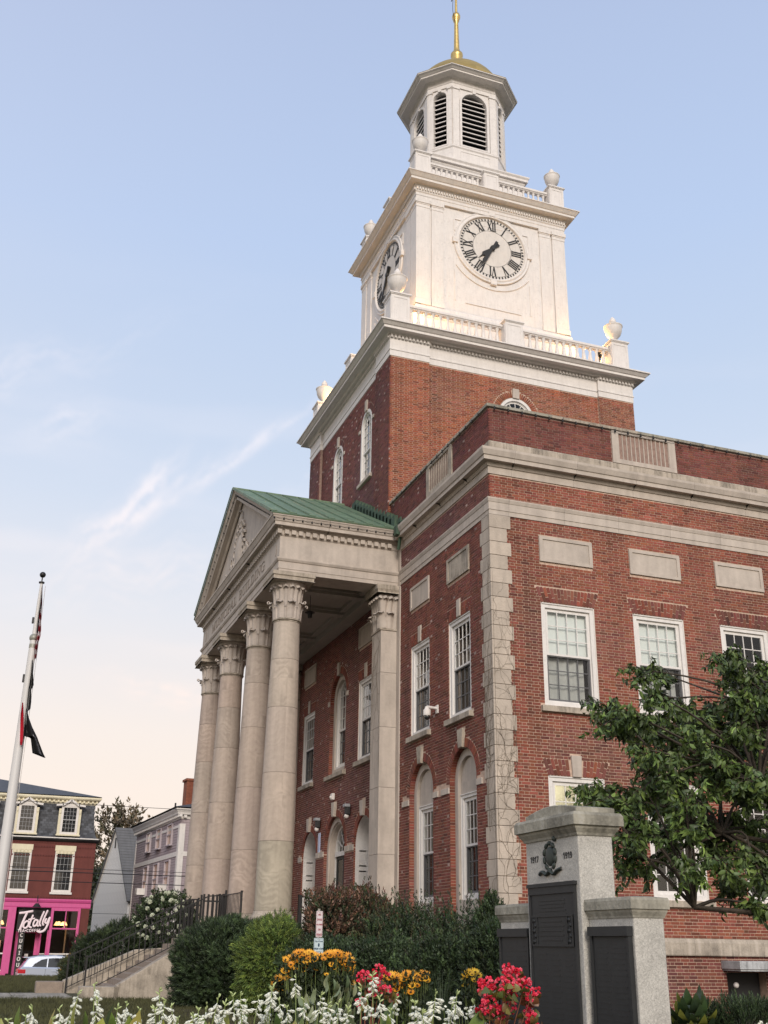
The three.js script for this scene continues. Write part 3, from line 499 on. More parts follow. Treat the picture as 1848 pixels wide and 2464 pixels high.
{
  const yb = 2.06, yc = 9.95;                                                    // foot of the base, foot of the capital
  const bell = lathe([[.36, 0], [.362, .3], [.37, .62], [.40, .8], [.455, .92], [.50, .985], [.505, 1.0], [.3, 1.01]], 32);
  const tall = uvm(merge(aboutY(capLeaf(.155, .165, .96, .365, .15), 16))), low = uvm(merge([...aboutY(capLeaf(.26, .2, .47, .375, .17, 3), 8), ...aboutY(capLeaf(.13, .08, .34, .375, .06, 2), 8, .5)]));
  const scroll = uvm(merge(aboutY(new THREE.TorusGeometry(.035, .018, 6, 12).rotateY(Math.PI / 2).translate(0, .45, .54), 8)));
  const ab = uvm(merge([abacus(1.0, .235, .605), box(1.1, .02, 1.1, 0, 1.0, 0)])), neck = uvm(merge([new THREE.TorusGeometry(.372, .032, 8, 36).rotateX(Math.PI / 2).translate(0, -.03, 0), new THREE.TorusGeometry(.358, .016, 6, 36).rotateX(Math.PI / 2).translate(0, -.085, 0)])), bellG = uvm(bell);
  const joints = [0, .4, 2.05, 3.75, 5.45, 6.75, 7.86].map((v) => yb + v);
  const rad = (y) => { const t = clamp((y - yb) / (yc - yb)); return .462 - .104 * Math.pow(t, 1.7); };
  COLZ.forEach((z, ci) => {
    const c = sub(hall, 'column'); c.position.set(COLX, 0, z);
    for (let i = 1; i < joints.length - 1; i++) {
      const y0 = joints[i] + .003, y1 = joints[i + 1] - .003, pts = []; for (let k = 0; k <= 8; k++) { const t = k / 8, y = mix(y0, y1, t); pts.push([rad(y) - (k === 0 || k === 8 ? .006 : 0), y]); if (k === 0) pts.push([rad(y), y + .008]); if (k === 7) pts.push([rad(y1), y1 - .008]); }
      const g = lathe(pts, 40), uv = g.attributes.uv, p = g.attributes.position; const of = R0() * 5, fl = R0() > .5 ? 1 : -1; for (let k = 0; k < uv.count; k++) uv.setXY(k, of + uv.getX(k) * 2.7 * fl, of * 3 + p.getY(k) * fl);
      const m = M.column.clone(); const tn = ci ? [.95, .90, .88] : [1, .98, .95]; const d = [[1, 1, .98], [.94, .95, .93], [1.03, 1, .97], [.98, .96, .95], [1, .99, .96]][(i + ci) % 5], low = i === 1 && ci === 0 ? [.97, .99, .93] : [1, 1, 1]; m.color.setRGB(.54 * d[0] * low[0] * tn[0], .48 * d[1] * low[1] * tn[1], .43 * d[2] * low[2] * tn[2]);
      part(c, 'drum', clean(g), m, true);
    }
    part(c, 'base', [lathe([[.3, yb], [.60, yb], [.62, yb + .03], [.635, yb + .07], [.62, yb + .115], [.585, yb + .14], [.545, yb + .155], [.535, yb + .20], [.55, yb + .225], [.53, yb + .29], [.50, yb + .31], [.475, yb + .4]], 40), box(1.3, .14, 1.3, 0, yb - .075, 0)], M.limeGrey);
    const cap = part(c, 'capital_bell', bellG, M.column, true); cap.position.y = yc;
    for (const [nm, g, m] of [['tall_leaves', tall, M.column], ['acanthus_leaves', low, M.column], ['scrolls', scroll, M.column], ['abacus', ab, M.limeGrey], ['necking', neck, M.limeGrey]]) part(c, nm, g, m, true).position.y = yc;
  });
  // engaged pilasters where the portico meets the wall
  for (const [z, s] of [[-6.455, 1], [-16.445, -1]]) {
    const p = sub(hall, 'pilaster'); p.position.set(0, 0, z);
    const J = [2.06, 3.9, 5.6, 7.2, 8.7, 9.92]; for (let i = 0; i < 5; i++) part(p, 'pilaster_stone', [rbx(-.5, .02, J[i] + .003, J[i + 1] - .003, -.365, .365, .006)], M.lime);
    part(p, 'backing_strip', bx(-.035, .02, 2.06, 11.19, s > 0 ? .366 : -.595, s > 0 ? .595 : -.366), M.lime);
    part(p, 'necking', [bx(-.53, .02, 9.9, 9.955, -.395, .395)], M.limeGrey);
    const fl = [], tl = capLeaf(.16, .17, .96, 0, .16), al = capLeaf(.27, .2, .47, .012, .17, 3);
    for (let k = 0; k < 4; k++) { fl.push(tl.clone().rotateY(-Math.PI / 2).translate(-.5, 9.95, -.27 + k * .18)); } for (let k = 0; k < 3; k++) for (const q of [-1, 1]) fl.push(tl.clone().rotateY(q > 0 ? 0 : Math.PI).translate(-.41 + k * .17, 9.95, q * .365));
    fl.push(tl.clone().rotateY(-Math.PI / 4).translate(-.49, 9.95, .355), tl.clone().rotateY(-3 * Math.PI / 4).translate(-.49, 9.95, -.355));
    for (const k of [-.2, .2]) fl.push(al.clone().rotateY(-Math.PI / 2).translate(-.5, 9.95, k)); for (const q of [-1, 1]) fl.push(al.clone().rotateY(q > 0 ? 0 : Math.PI).translate(-.25, 9.95, q * .365), al.clone().rotateY(-Math.PI / 2 + q * Math.PI / 4).translate(-.49, 9.95, q * .355));
    part(p, 'capital', [bx(-.5, .02, 9.955, 10.95, -.365, .365), fl], M.lime);
    part(p, 'abacus', sweep([[0, 10.95], [-.03, 10.99], [0, 11.06], [0, 11.19], [-.3, 11.19], [-.3, 10.95]], [[.03, -.53], [-.68, -.53], [-.68, .53], [.03, .53]]), M.limeGrey);
  }
  // entablature
  const path = [[0, ZW], [XF, ZW], [XF, ZE], [0, ZE]];
  part(hall, 'architrave', sweep([[-.82, 11.2], [0, 11.2], [0, 11.31], [.015, 11.315], [.015, 11.515], [.04, 11.53], [.07, 11.585], [.07, 11.617], [0, 11.645], [-.82, 11.65], [-.82, 11.2]], path), M.lime);
  part(hall, 'frieze', sweep([[-.3, 11.64], [0, 11.64], [0, 12.27], [-.3, 12.27]], path), M.lime);
  const cor = (y) => [[-.3, 12.26], [.005, 12.265], [.03, 12.30], [.03, 12.44], [.075, 12.46], [.1, 12.505], [.22, 12.51], [.22, 12.605], [.245, 12.62], [.30, 12.745], [.32, 12.76], [.32, 12.812], [-.3, 12.83]];
  for (const pth of [[[0, ZW], [XF, ZW], [XF, -14.5]], [[XF, -14.49], [XF, -12.1]], [[XF, -12.09], [XF, -9.4]], [[XF, -9.39], [XF, ZE], [-2.2, ZE]], [[-2.19, ZE], [0, ZE]]]) part(hall, 'cornice_stone', sweep(cor(), pth), M.lime);
  const den = []; for (let i = 0; i < 52; i++) den.push(box(.08, .125, .125, XF - .062, 12.372, ZE - .03 - (i + .3) * .2035)); part(hall, 'dentil_course', den, M.lime).userData.kind = 'stuff';
  for (let i = 0; i < 17; i++) part(hall, 'dentil', rbox(.125, .125, .08, XF - .04 + i * .2035, 12.372, ZE + .066, .006), M.lime);
  for (const z of [[-6.045, -5.855], [-17.05, -16.86]]) part(hall, 'corner_strip', bx(-.03, .2, 11.2, 12.27, z[0], z[1]), M.lime);
  part(hall, 'cornice_return', sweep(cor(), [[0, -6.05], [0, -5.85]]), M.lime);
  // raking cornices and tympanum
  const rise = 15.72, apex = [15.72], zN = ZE + .32, run = zN - ZC, slope = Math.atan2(15.78 - 12.82, run), L = run / Math.cos(slope);
  for (const s of [1, -1]) {
    const prof = [[0, 0], [.0, -.055], [.02, -.07], [.075, -.19], [.10, -.205], [.10, -.30], [.245, -.305], [.27, -.35], [.29, -.39], [.33, -.39], [.33, 0]];
    const g = extrude(poly(prof), L, 0).translate(-.32, 0, s > 0 ? -L : 0);
    const m = new THREE.Matrix4().makeBasis(V3(1, 0, 0), V3(0, Math.cos(slope), s * Math.sin(slope)), V3(0, -s * Math.sin(slope), Math.cos(slope)));
    g.applyMatrix4(m).translate(XF, 12.815, s > 0 ? zN : 2 * ZC - zN);
    part(hall, 'raking_cornice', g, M.lime);
  }
  part(hall, 'tympanum', [extrude(poly([[ZE - .2, 12.81], [ZW + .2, 12.81], [ZC, 12.81 + (ZC - ZW - .2) * Math.tan(slope)]].map(([z, y]) => [z, y])), .2).rotateY(-Math.PI / 2).translate(XF + .24, 0, 0)], M.lime);
  // carved shield with scrolls in the pediment
  const car = sub(hall, 'carved_cartouche'); car.position.set(XF + .03, 13.55, ZC); car.rotation.y = -Math.PI / 2;
  part(car, 'shield', [new THREE.SphereGeometry(1, 24, 16).scale(.42, .68, .14), new THREE.TorusGeometry(.5, .075, 8, 32).scale(1, 1.5, 1.2)], M.lime);
  const ac = []; for (let i = 0; i < 9; i++) { const t = i / 8; ac.push(new THREE.TorusGeometry(.13, .045, 6, 14, 5).scale(1, 1, 1.4).translate(Math.cos(t * Math.PI) * .62, .15 + Math.sin(t * Math.PI) * .85, .03)); }
  part(car, 'scrollwork', ac, M.lime);
  for (const s of [-1, 1]) { const gs = []; for (let i = 0; i < 12; i++) { const t = i / 11; gs.push(new THREE.TorusGeometry(.17 - .1 * t, .05 - .02 * t, 6, 12, 5.2).rotateZ(i * 1.9).translate(s * (.75 + t * 2.1), -.35 + .3 * (1 - t) * Math.sin(i * 1.3) - .18 * t, .04), sph(.07 - .03 * t, s * (.8 + t * 2.1), -.48, .06, 8)); } part(car, 'leaf_scroll', gs, M.lime); }
  part(car, 'crest', [new THREE.SphereGeometry(.16, 12, 10).scale(1, 1.4, .7).translate(0, 1.15, 0), capLeaf(.3, .2, .5, .02, .1, 3).translate(0, 1.0, 0)], M.lime);
  const letterM = mat([.25, .21, .175], .9);
  // frieze lettering
  const tg = text('MUNICIPAL  BUILDING', .3, font, .012); tg.scale(1.62, 1, 1); part(hall, 'frieze_lettering', tg.rotateY(-Math.PI / 2).translate(XF - .002, 11.95, ZC), letterM);
  for (const z of [ZE - .42, ZW + .42]) part(hall, 'frieze_ornament', [new THREE.TorusGeometry(.34, .012, 5, 16, 1.5).rotateZ(-.75).scale(1, .75, 1).rotateY(-Math.PI / 2).translate(XF - .004, 11.95, z + (z > ZC ? -.24 : -.1))], letterM);
  // soffit with coffers
  const so = []; so.push(bx(XF + .8, 0, 11.5, 11.6, ZW + .8, ZE - .8));
  part(hall, 'portico_ceiling', so, M.soffit); part(hall, 'wall_beam', [bx(-.42, .3, 11.205, 11.499, ZW + .81, ZE - .81)], M.soffit);
  const rib = []; for (const z of [-8.0, -9.9, -13.0, -14.9]) rib.push(bx(XF + .82, -.425, 11.33, 11.499, z - .16, z + .16), bx(XF + .82, -.425, 11.42, 11.498, z - .24, z - .161), bx(XF + .82, -.425, 11.42, 11.498, z + .161, z + .24));
  rib.push(bx(XF + .82, XF + 1.0, 11.4, 11.497, ZW + .83, ZE - .83), bx(-.6, -.43, 11.4, 11.497, ZW + .83, ZE - .83)); part(hall, 'ceiling_beam', rib, M.soffit);
  part(hall, 'hanging_lantern', [rod([-1.9, 11.5, -8.5], [-1.9, 10.9, -8.5], .008), cyl(.06, .08, .16, -1.9, 10.74, -8.5, 8), cyl(.16, .03, .06, -1.9, 10.9, -8.5, 8)], M.black);
  // copper roof with standing seams
  const rf = (s) => { const y0 = 12.83, y1 = 15.80, z0 = s > 0 ? zN + .02 : 2 * ZC - zN - .02; return { y: (t) => mix(y0, y1, t), z: (t) => mix(z0, ZC, t) }; };
  for (const s of [1, -1]) {
    const f = rf(s), a = [], x0 = XF - .345, x1 = s > 0 ? -.02 : 0; a.push(bar([(x0 + x1) / 2, f.y(0) - .02, f.z(0)], [(x0 + x1) / 2, f.y(1) - .02, f.z(1)], x1 - x0, .04));
    const roof = part(hall, 'copper_roof', a, M.copper);
    for (let i = 0; i < 8; i++) { const x = XF - .05 + i * .565 - .32; if (x < x1) part(roof, 'standing_seam', [bar([x, f.y(.03) + .01, f.z(.03)], [x, f.y(.995) + .01, f.z(.995)], .028, .075), bar([x + .2, f.y(.028) + .01, f.z(.028)], [x - .01, f.y(.028) + .01, f.z(.028)], .02, .06)], M.copper); }
    if (s > 0) for (let i = 0; i < 15; i++) { const t0 = i / 15 * .8, t1 = (i + 1.6) / 15 * .8; part(roof, 'step_flashing', bx(i < 2 ? .02 : -.05, .065, f.y(t0) - .05, f.y(t1) + .12, f.z(t1) + .05, f.z(t0)), M.copperDark); }
  }
  part(hall, 'ridge_cap', rod([XF - .36, 15.80, ZC], [0, 15.80, ZC], .05), M.copper);
  part(hall, 'downpipe_head', [rbx(-.32, .02, 12.55, 12.86, -5.66, -5.42, .03), rod([-.15, 12.55, -5.55], [-.15, 12.2, -5.7], .05)], M.copperDark);
  // podium under the columns
  part(hall, 'portico_floor', [bx(-3.95, .0, 1.86, 1.985, ZW - .45, ZE + .55)], M.step); part(hall, 'podium_wall', [bx(-3.88, 0, -.2, 1.859, ZW - .4, ZE + .5)], M.limeGrey);
}

// ---------- clock tower ----------
const TX = 4.48, TZ = -11.45, ty = (y) => y + 11.2;
const sq = (h) => [[TX - h, TZ - h], [TX - h, TZ + h], [TX + h, TZ + h], [TX + h, TZ - h]];
function jog(h, d, p) { // square with the middle of each side set back by d; piers p wide
  const q = h - d, m = h - p; return [[-h, -h], [-h, -m], [-q, -m], [-q, m], [-h, m], [-h, h], [-m, h], [-m, q], [m, q], [m, h], [h, h], [h, m], [q, m], [q, -m], [h, -m], [h, -h], [m, -h], [m, -q], [-m, -q], [-m, -h]].map(([x, z]) => [TX + x, TZ + z]);
}
{
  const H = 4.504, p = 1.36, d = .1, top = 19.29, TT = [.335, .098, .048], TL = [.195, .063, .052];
  // right face: piers and middle
  const rO = { u: [1, 0, 0], n: [0, 0, 1] }, lO = { u: [0, 0, 1], n: [-1, 0, 0] };
  const aw = { c: H, w: 1.24, ys: 17.9, y0: 15.85 };
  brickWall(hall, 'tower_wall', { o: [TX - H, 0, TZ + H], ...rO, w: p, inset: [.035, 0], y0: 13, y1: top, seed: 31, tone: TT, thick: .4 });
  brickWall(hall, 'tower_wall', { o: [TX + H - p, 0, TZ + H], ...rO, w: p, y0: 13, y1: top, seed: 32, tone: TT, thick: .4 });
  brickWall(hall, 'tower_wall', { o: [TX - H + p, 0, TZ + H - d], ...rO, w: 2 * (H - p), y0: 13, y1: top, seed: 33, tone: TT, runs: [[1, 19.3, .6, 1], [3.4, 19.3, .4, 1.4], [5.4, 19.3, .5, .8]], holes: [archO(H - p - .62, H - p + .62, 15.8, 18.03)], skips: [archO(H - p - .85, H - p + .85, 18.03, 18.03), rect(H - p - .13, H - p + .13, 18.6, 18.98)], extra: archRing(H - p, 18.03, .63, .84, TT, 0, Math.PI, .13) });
  archWindow(hall, { w: 1.23, h: 2.83, cols: 3, rows: 5, pos: [TX, 15.81, TZ + H - d], turn: 0, lower: false, z0: .0 });
  part(hall, 'keystone', rbx(TX - .12, TX + .12, 18.62, 18.98, TZ + H - .3, TZ + H - d + .05), M.lime);
  // left face with two round-headed windows
  const wz = [-9.45, -12.55].map((z) => z), f0 = TZ - H;
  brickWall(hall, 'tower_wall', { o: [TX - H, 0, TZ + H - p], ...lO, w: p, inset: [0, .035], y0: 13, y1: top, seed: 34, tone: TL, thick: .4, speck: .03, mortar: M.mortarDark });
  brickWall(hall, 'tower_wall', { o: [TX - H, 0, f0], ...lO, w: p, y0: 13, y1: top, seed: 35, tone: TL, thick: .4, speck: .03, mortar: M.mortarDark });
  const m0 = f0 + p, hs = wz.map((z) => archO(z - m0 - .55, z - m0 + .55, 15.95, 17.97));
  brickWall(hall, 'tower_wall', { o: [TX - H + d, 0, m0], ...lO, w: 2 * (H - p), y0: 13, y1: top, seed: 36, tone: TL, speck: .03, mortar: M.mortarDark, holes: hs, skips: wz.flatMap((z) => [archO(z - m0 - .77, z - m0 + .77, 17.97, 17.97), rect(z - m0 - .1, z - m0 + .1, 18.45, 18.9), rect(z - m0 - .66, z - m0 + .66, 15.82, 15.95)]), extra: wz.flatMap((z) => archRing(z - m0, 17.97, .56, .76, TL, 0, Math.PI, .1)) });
  for (const z of wz) {
    archWindow(hall, { w: 1.09, h: 2.56, cols: 3, rows: 6, pos: [TX - H + d, 15.96, z], turn: -Math.PI / 2, lower: false, z0: .0 });
    part(hall, 'window_sill', rbx(TX - H + d - .09, TX - H + .4, 15.825, 15.948, z - .64, z + .64), M.lime);
    part(hall, 'keystone', rbx(TX - H + d - .05, TX - H + .4, 18.47, 18.88, z - .1, z + .1), M.lime);
    for (const s of [-.68, .68]) part(hall, 'impost_block', rbx(TX - H + d - .03, TX - H + .4, 17.9, 18.03, z + s - .08, z + s + .08), M.lime);
  }
  part(hall, 'tower_wall', [bx(TX + H - .3, TX + H, 13, top, TZ - H, TZ + H - .41), bx(TX - H + .4, TX + H - .31, 13, top, TZ - H, TZ - H + .3)], M.mortar);
  part(hall, 'tower_floor', [bx(TX - H + .2, TX + H - .2, 20.1, 20.2, TZ - H + .2, TZ + H - .2)], M.white);
  // white entablature and cornice
  part(hall, 'tower_entablature', sweep([[-.35, top], [.01, top], [.01, top + .2], [.03, top + .21], [.03, top + .26], [.01, top + .28], [.01, top + .62], [.04, top + .66], [.04, top + .80], [-.35, top + .80]], jog(H, d, p), true), M.white);
  part(hall, 'tower_cornice', sweep([[-.5, 20.03], [.09, 20.03], [.13, 20.09], [.33, 20.095], [.33, 20.18], [.36, 20.19], [.45, 20.29], [.48, 20.295], [.48, 20.34], [-.6, 20.42]], sq(H), true), M.white);
  const dents = (h, y, y1, pitch, w, dep, jd, jp) => { const gs = [], n = Math.floor(2 * h / pitch); for (let i = 0; i < n; i++) { const a = -h + (i + .5) * 2 * h / n, o = Math.abs(a) < h - jp ? h - jd : h; for (const s of [-1, 1]) gs.push(bx(TX + a - w / 2, TX + a + w / 2, y, y1, Math.min(TZ + s * o, TZ + s * (o + dep)), Math.max(TZ + s * o, TZ + s * (o + dep))), bx(Math.min(TX + s * o, TX + s * (o + dep)), Math.max(TX + s * o, TX + s * (o + dep)), y, y1, TZ + a - w / 2, TZ + a + w / 2)); } return gs; };
  part(hall, 'dentil_course', dents(H + .03, 19.93, 20.028, .125, .07, .06, d, p), M.white).userData.kind = 'stuff';
  // balustrades, pedestals and urns
  const balG = uvm(lathe([[.085, 0], [.085, .05], [.05, .06], [.045, .09], [.075, .16], [.08, .22], [.06, .32], [.04, .42], [.045, .47], [.07, .49], [.07, .53]], 10));
  const urnG = uvm(lathe([[.16, 0], [.16, .05], [.1, .08], [.065, .16], [.07, .2], [.15, .27], [.225, .36], [.27, .48], [.285, .6], [.29, .655], [.31, .665], [.31, .69], [.28, .70], [.13, .735], [.07, .76], [.065, .80], [.1, .825], [.115, .86], [.105, .93], [.06, 1.01], [.02, 1.06], [0, 1.07]], 28));
  const pedestal = (parent, x, z, y0, h, w) => { const g = sub(parent, 'pedestal'); g.position.set(x, y0, z); part(g, 'block', [box(w, h - .16, w, 0, .08 + (h - .16) / 2, 0), box(w + .06, .08, w + .06, 0, .04, 0), box(w + .05, .03, w + .05, 0, h - .065, 0), box(w + .1, .05, w + .1, 0, h - .025, 0)], M.white); for (const [dx, dz] of [[0, 1], [-1, 0], [1, 0], [0, -1]]) part(g, 'panel_border', ring(w - .1, h - .3, .04, .02, w / 2 + .012, .14).map((q) => q.rotateY(Math.atan2(dx, dz))), M.white); return g; };
  function balustrade(half, y0, h, n, pw, us, scale) {
    for (const [dx, dz] of [[0, 1], [-1, 0], [1, 0], [0, -1]]) {
      const b = sub(hall, 'balustrade'); b.position.set(TX, y0, TZ); b.rotation.y = Math.atan2(dx, dz);
      const L = half - pw / 2;
      part(b, 'bottom_rail', [bx(-L, L, 0, .1, half - .11, half + .11)], M.white); part(b, 'top_rail', [rbx(-L, L, h - .1, h, half - .12, half + .12, .02), bx(-L, L, h - .135, h - .1, half - .08, half + .08)], M.white);
      for (const s of [-1, 1]) { const a = pw / 2 + .03, e = half - pw / 2 - .03; for (let i = 0; i < n; i++) { const x = s * mix(a, e, (i + .5) / n), o = new THREE.Mesh(balG, M.white); o.name = 'baluster'; o.position.set(x, .1, half); o.scale.set(scale, (h - .235) / .53, scale); o.castShadow = o.receiveShadow = true; b.add(o); } }
    }
    for (const [sx, sz] of [[-1, 1], [1, 1], [-1, -1], [1, -1]]) { pedestal(hall, TX + sx * half, TZ + sz * half, y0, h + .22, pw); const u = part(hall, 'urn', urnG, M.white, true); u.position.set(TX + sx * half, y0 + h + .22, TZ + sz * half); u.scale.setScalar(us); }
    for (const [dx, dz] of [[0, 1], [-1, 0], [1, 0], [0, -1]]) pedestal(hall, TX + dx * half, TZ + dz * half, y0, h + .1, pw);
  }
  balustrade(4.15, 20.4, 1.1, 13, .66, 1.1, 1.05);
  // white clock stage
  const S = 2.95, y0 = 20.2, y1 = 27.0, st = sub(hall, 'clock_stage');
  part(st, 'body', bx(TX - S, TX + S, y0, y1 + .6, TZ - S, TZ + S), M.white);
  part(st, 'base_moulding', sweep([[-.1, y0], [.16, y0], [.16, 21.9], [.2, 21.95], [.2, 22.2], [.12, 22.3], [.1, 22.42], [.03, 22.5], [0, 22.5]], sq(S + .03), true), M.white);
  for (const [dx, dz] of [[0, 1], [-1, 0], [1, 0], [0, -1]]) {
    const f = sub(st, 'face'); f.position.set(TX, 0, TZ); f.rotation.y = Math.atan2(dx, dz); const gs = [];
    for (const s of [-1, 1]) {
      const P = (a, b, o) => { const [q0, q1] = s < 0 ? [-b, -a] : [a, b]; gs.push(rbx(q0, q1, 22.5, 26.62, S - .1, S + o, .01), bx(q0 - .02, q1 + .02, 22.5, 22.7, S - .1, S + o + .03), bx(q0 - .012, q1 + .012, 26.75, 26.8, S - .1, S + o + .025), bx(q0 - .035, q1 + .035, 26.8, 26.95, S - .1, S + o + .05), bx(q0 - .01, q1 + .01, 26.62, 26.75, S - .1, S + o + .01)); };
      P(2.50, S + .079, .08); P(1.97, 2.42, .055);
      gs.push(bar([s * 1.5, 23.0, S + .012], [s * 1.5, 24.3, S + .012], .035, .03), bar([s * 1.5, 26.5, S + .012], [s * 1.5, 26.0, S + .012], .035, .03));
    }
    gs.push(bar([-1.48, 26.5, S + .012], [1.48, 26.5, S + .012], .03, .035), bar([-1.1, 22.98, S + .012], [1.1, 22.98, S + .012], .03, .035));
    gs.push(new THREE.TorusGeometry(1.78, .03, 4, 40, 1.9).rotateZ(-Math.PI / 2 - .95).translate(0, 25.56, S + .01));
    part(f, 'pilasters', gs, M.white);
  }
  part(st, 'entablature', [sweep([[-.1, 26.95], [.09, 26.95], [.09, 27.1], [.105, 27.11], [.105, 27.22], [.14, 27.26], [.11, 27.28], [.11, 27.44], [.15, 27.47], [.15, 27.50], [.17, 27.56], [.40, 27.565], [.40, 27.66], [.43, 27.67], [.53, 27.79], [.555, 27.8], [.555, 27.84], [-.4, 27.95]], sq(S), true), bx(TX - S, TX + S, 27.5, 27.7, TZ - S, TZ + S)], M.white);
  { const gs = []; const n = 58, h = S + .11; for (let i = 0; i < n; i++) { const a = -h + (i + .5) * 2 * h / n; for (const s of [-1, 1]) gs.push(box(.062, .1, .06, TX + a, 27.39, TZ + s * (h + .03)), box(.06, .1, .062, TX + s * (h + .03), 27.39, TZ + a)); } part(st, 'dentil_course', gs, M.white).userData.kind = 'stuff'; }
  // clocks
  for (const [dx, dz] of [[0, 1], [-1, 0]]) {
    const c = sub(hall, 'clock'); c.position.set(TX + dx * (S + .005), 25.56, TZ + dz * (S + .005)); c.rotation.y = Math.atan2(dx, dz);
    part(c, 'dial', [new THREE.CylinderGeometry(1.33, 1.33, .03, 64).rotateX(Math.PI / 2)], M.dial);
    part(c, 'rim', [lathe([[1.32, 0], [1.33, .07], [1.37, .09], [1.41, .07], [1.43, .045], [1.47, .045], [1.5, .07], [1.53, .05], [1.53, 0]], 64).rotateX(Math.PI / 2), ...[0, 1, 2, 3].map((i) => rbox(.24, .2, .13, 0, 1.5, .04, .01).rotateZ(i * Math.PI / 2))], M.white);
    const z = .017, tk = []; for (let i = 0; i < 60; i++) tk.push(box(i % 5 ? .05 : .075, .075, .012, 0, 1.245, z + .006).rotateZ(i / 60 * Math.PI * 2));
    part(c, 'minute_marks', tk, M.black).userData.kind = 'stuff';
    part(c, 'chapter_line', [new THREE.TorusGeometry(1.19, .006, 4, 64).translate(0, 0, z), new THREE.TorusGeometry(.77, .006, 4, 64).translate(0, 0, z)], M.black);
    ['XII', 'I', 'II', 'III', 'IIII', 'V', 'VI', 'VII', 'VIII', 'IX', 'X', 'XI'].forEach((s, i) => {
      const gs = [], W = { I: .085, V: .19, X: .19 }; let x = -[...s].reduce((a, k) => a + W[k], 0) / 2; const h = .38, t = .05;
      for (const k of s) { const m = x + W[k] / 2; if (k === 'I') gs.push(bx(m - t / 2, m + t / 2, -h / 2, h / 2, 0, .012), bx(m - .042, m + .042, h / 2 - .018, h / 2 + .002, 0, .0125), bx(m - .042, m + .042, -h / 2 - .002, -h / 2 + .018, 0, .0125)); else if (k === 'V') gs.push(bar([m - .065, h / 2, .006], [m, -h / 2, .006], .055, .012), bar([m + .065, h / 2, .007], [m, -h / 2, .007], .024, .012)); else gs.push(bar([m - .07, h / 2, .006], [m + .07, -h / 2, .006], .058, .012), bar([m + .07, h / 2, .007], [m - .07, -h / 2, .007], .024, .012)); x += W[k]; }
      part(c, 'numeral', gs.map((g) => g.translate(0, .98, z).rotateZ(-i / 12 * Math.PI * 2)), M.black);
    });
    const hand = (nm, len, w, ang, zz) => { const g = extrude(poly([[-w * .55, -.34], [w * .55, -.34], [w * .35, .1], [w * .75, len * .62], [w * .2, len * .72], [0, len], [-w * .2, len * .72], [-w * .75, len * .62], [-w * .35, .1]]), .03, .004).translate(0, 0, zz); part(c, nm, g.rotateZ(-ang), M.black); };
    hand('hour_hand', .76, .12, 7.58 / 12 * 2 * Math.PI, .04); hand('minute_hand', 1.16, .10, 35 / 60 * 2 * Math.PI, .085); part(c, 'hub', new THREE.CylinderGeometry(.09, .1, .1, 20).rotateX(Math.PI / 2).translate(0, 0, .08), M.black);
  }
  balustrade(2.78, 27.92, .95, 10, .6, 1.02, .9);
  // stepped plinth and belfry
  const oct = (a, m) => [[-a, -m], [-a, m], [-m, a], [m, a], [a, m], [a, -m], [m, -a], [-m, -a]].map(([x, z]) => [TX + x, TZ + z]);
  const bel = sub(hall, 'belfry');
  part(bel, 'plinth', [bx(TX - 1.95, TX + 1.95, 27.8, 29.7, TZ - 1.95, TZ + 1.95), sweep([[-.2, 29.55], [.02, 29.55], [.02, 29.7], [.06, 29.76], [.06, 29.82], [.15, 29.83], [.15, 29.93], [.2, 30.0], [.2, 30.05], [-.3, 30.12]], sq(1.95), true), bx(TX - 1.9, TX + 1.9, 30.0, 30.1, TZ - 1.9, TZ + 1.9)], M.white);
  const A = 1.68, Mm = .955, dg = (A - Mm) * Math.SQRT2, fw = 2 * Mm;
  part(bel, 'base_course', sweep([[-.4, 30.05], [.1, 30.05], [.1, 30.2], [.06, 30.24], [.06, 30.95], [.1, 31.0], [.1, 31.07], [.0, 31.12], [-.3, 31.13]], oct(A, Mm), true), M.white);
  const sides = []; for (let k = 0; k < 8; k++) { const t = k * Math.PI / 4, diag = k & 1; sides.push([t, diag ? (A + Mm) / Math.SQRT2 : A, diag ? dg : fw, diag]); }
  for (const [t, dist, w, diag] of sides) {
    const f = sub(bel, 'belfry_face'); f.position.set(TX, 0, TZ); f.rotation.y = t;
    const lw = diag ? .56 : 1.1, ys = 33.9 - lw / 2, sh = poly([[-w / 2, 31.1], [w / 2, 31.1], [w / 2, 34.2], [-w / 2, 34.2]]), hp = new THREE.Path(); hp.moveTo(-lw / 2, 31.2); hp.lineTo(lw / 2, 31.2); hp.lineTo(lw / 2, ys); hp.absarc(0, ys, lw / 2, 0, Math.PI, false); hp.closePath(); sh.holes.push(hp);
    const gs = [extrude(sh, .16, 0, 20).translate(0, 0, dist - .16)];
    const fr = archShape(lw + .2, ys, 0, 31.14), inn = archShape(lw + .004, ys, 0, 31.2); fr.holes.push(inn); gs.push(extrude(fr, .07, 0, 20).translate(0, 0, dist - .02));
    gs.push(bx(-.07, .07, ys + lw / 2 + .02, ys + lw / 2 + .25, dist - .02, dist + .085));
    const pw = diag ? .17 : .28; for (const s of [-1, 1]) gs.push(bx(Math.min(s * w / 2 * .995, s * (w / 2 - pw)), Math.max(s * w / 2 * .995, s * (w / 2 - pw)), 31.12, 33.95, dist - .05, dist + .055), bx(Math.min(s * w / 2 * 1.01, s * (w / 2 - pw - .03)), Math.max(s * w / 2 * 1.01, s * (w / 2 - pw - .03)), 33.95, 34.05, dist - .05, dist + .09));
    if (!diag) gs.push(...ring(1.3, .5, .03, .02, dist + .075, 30.35));
    part(f, 'wall_panel', gs, M.white);
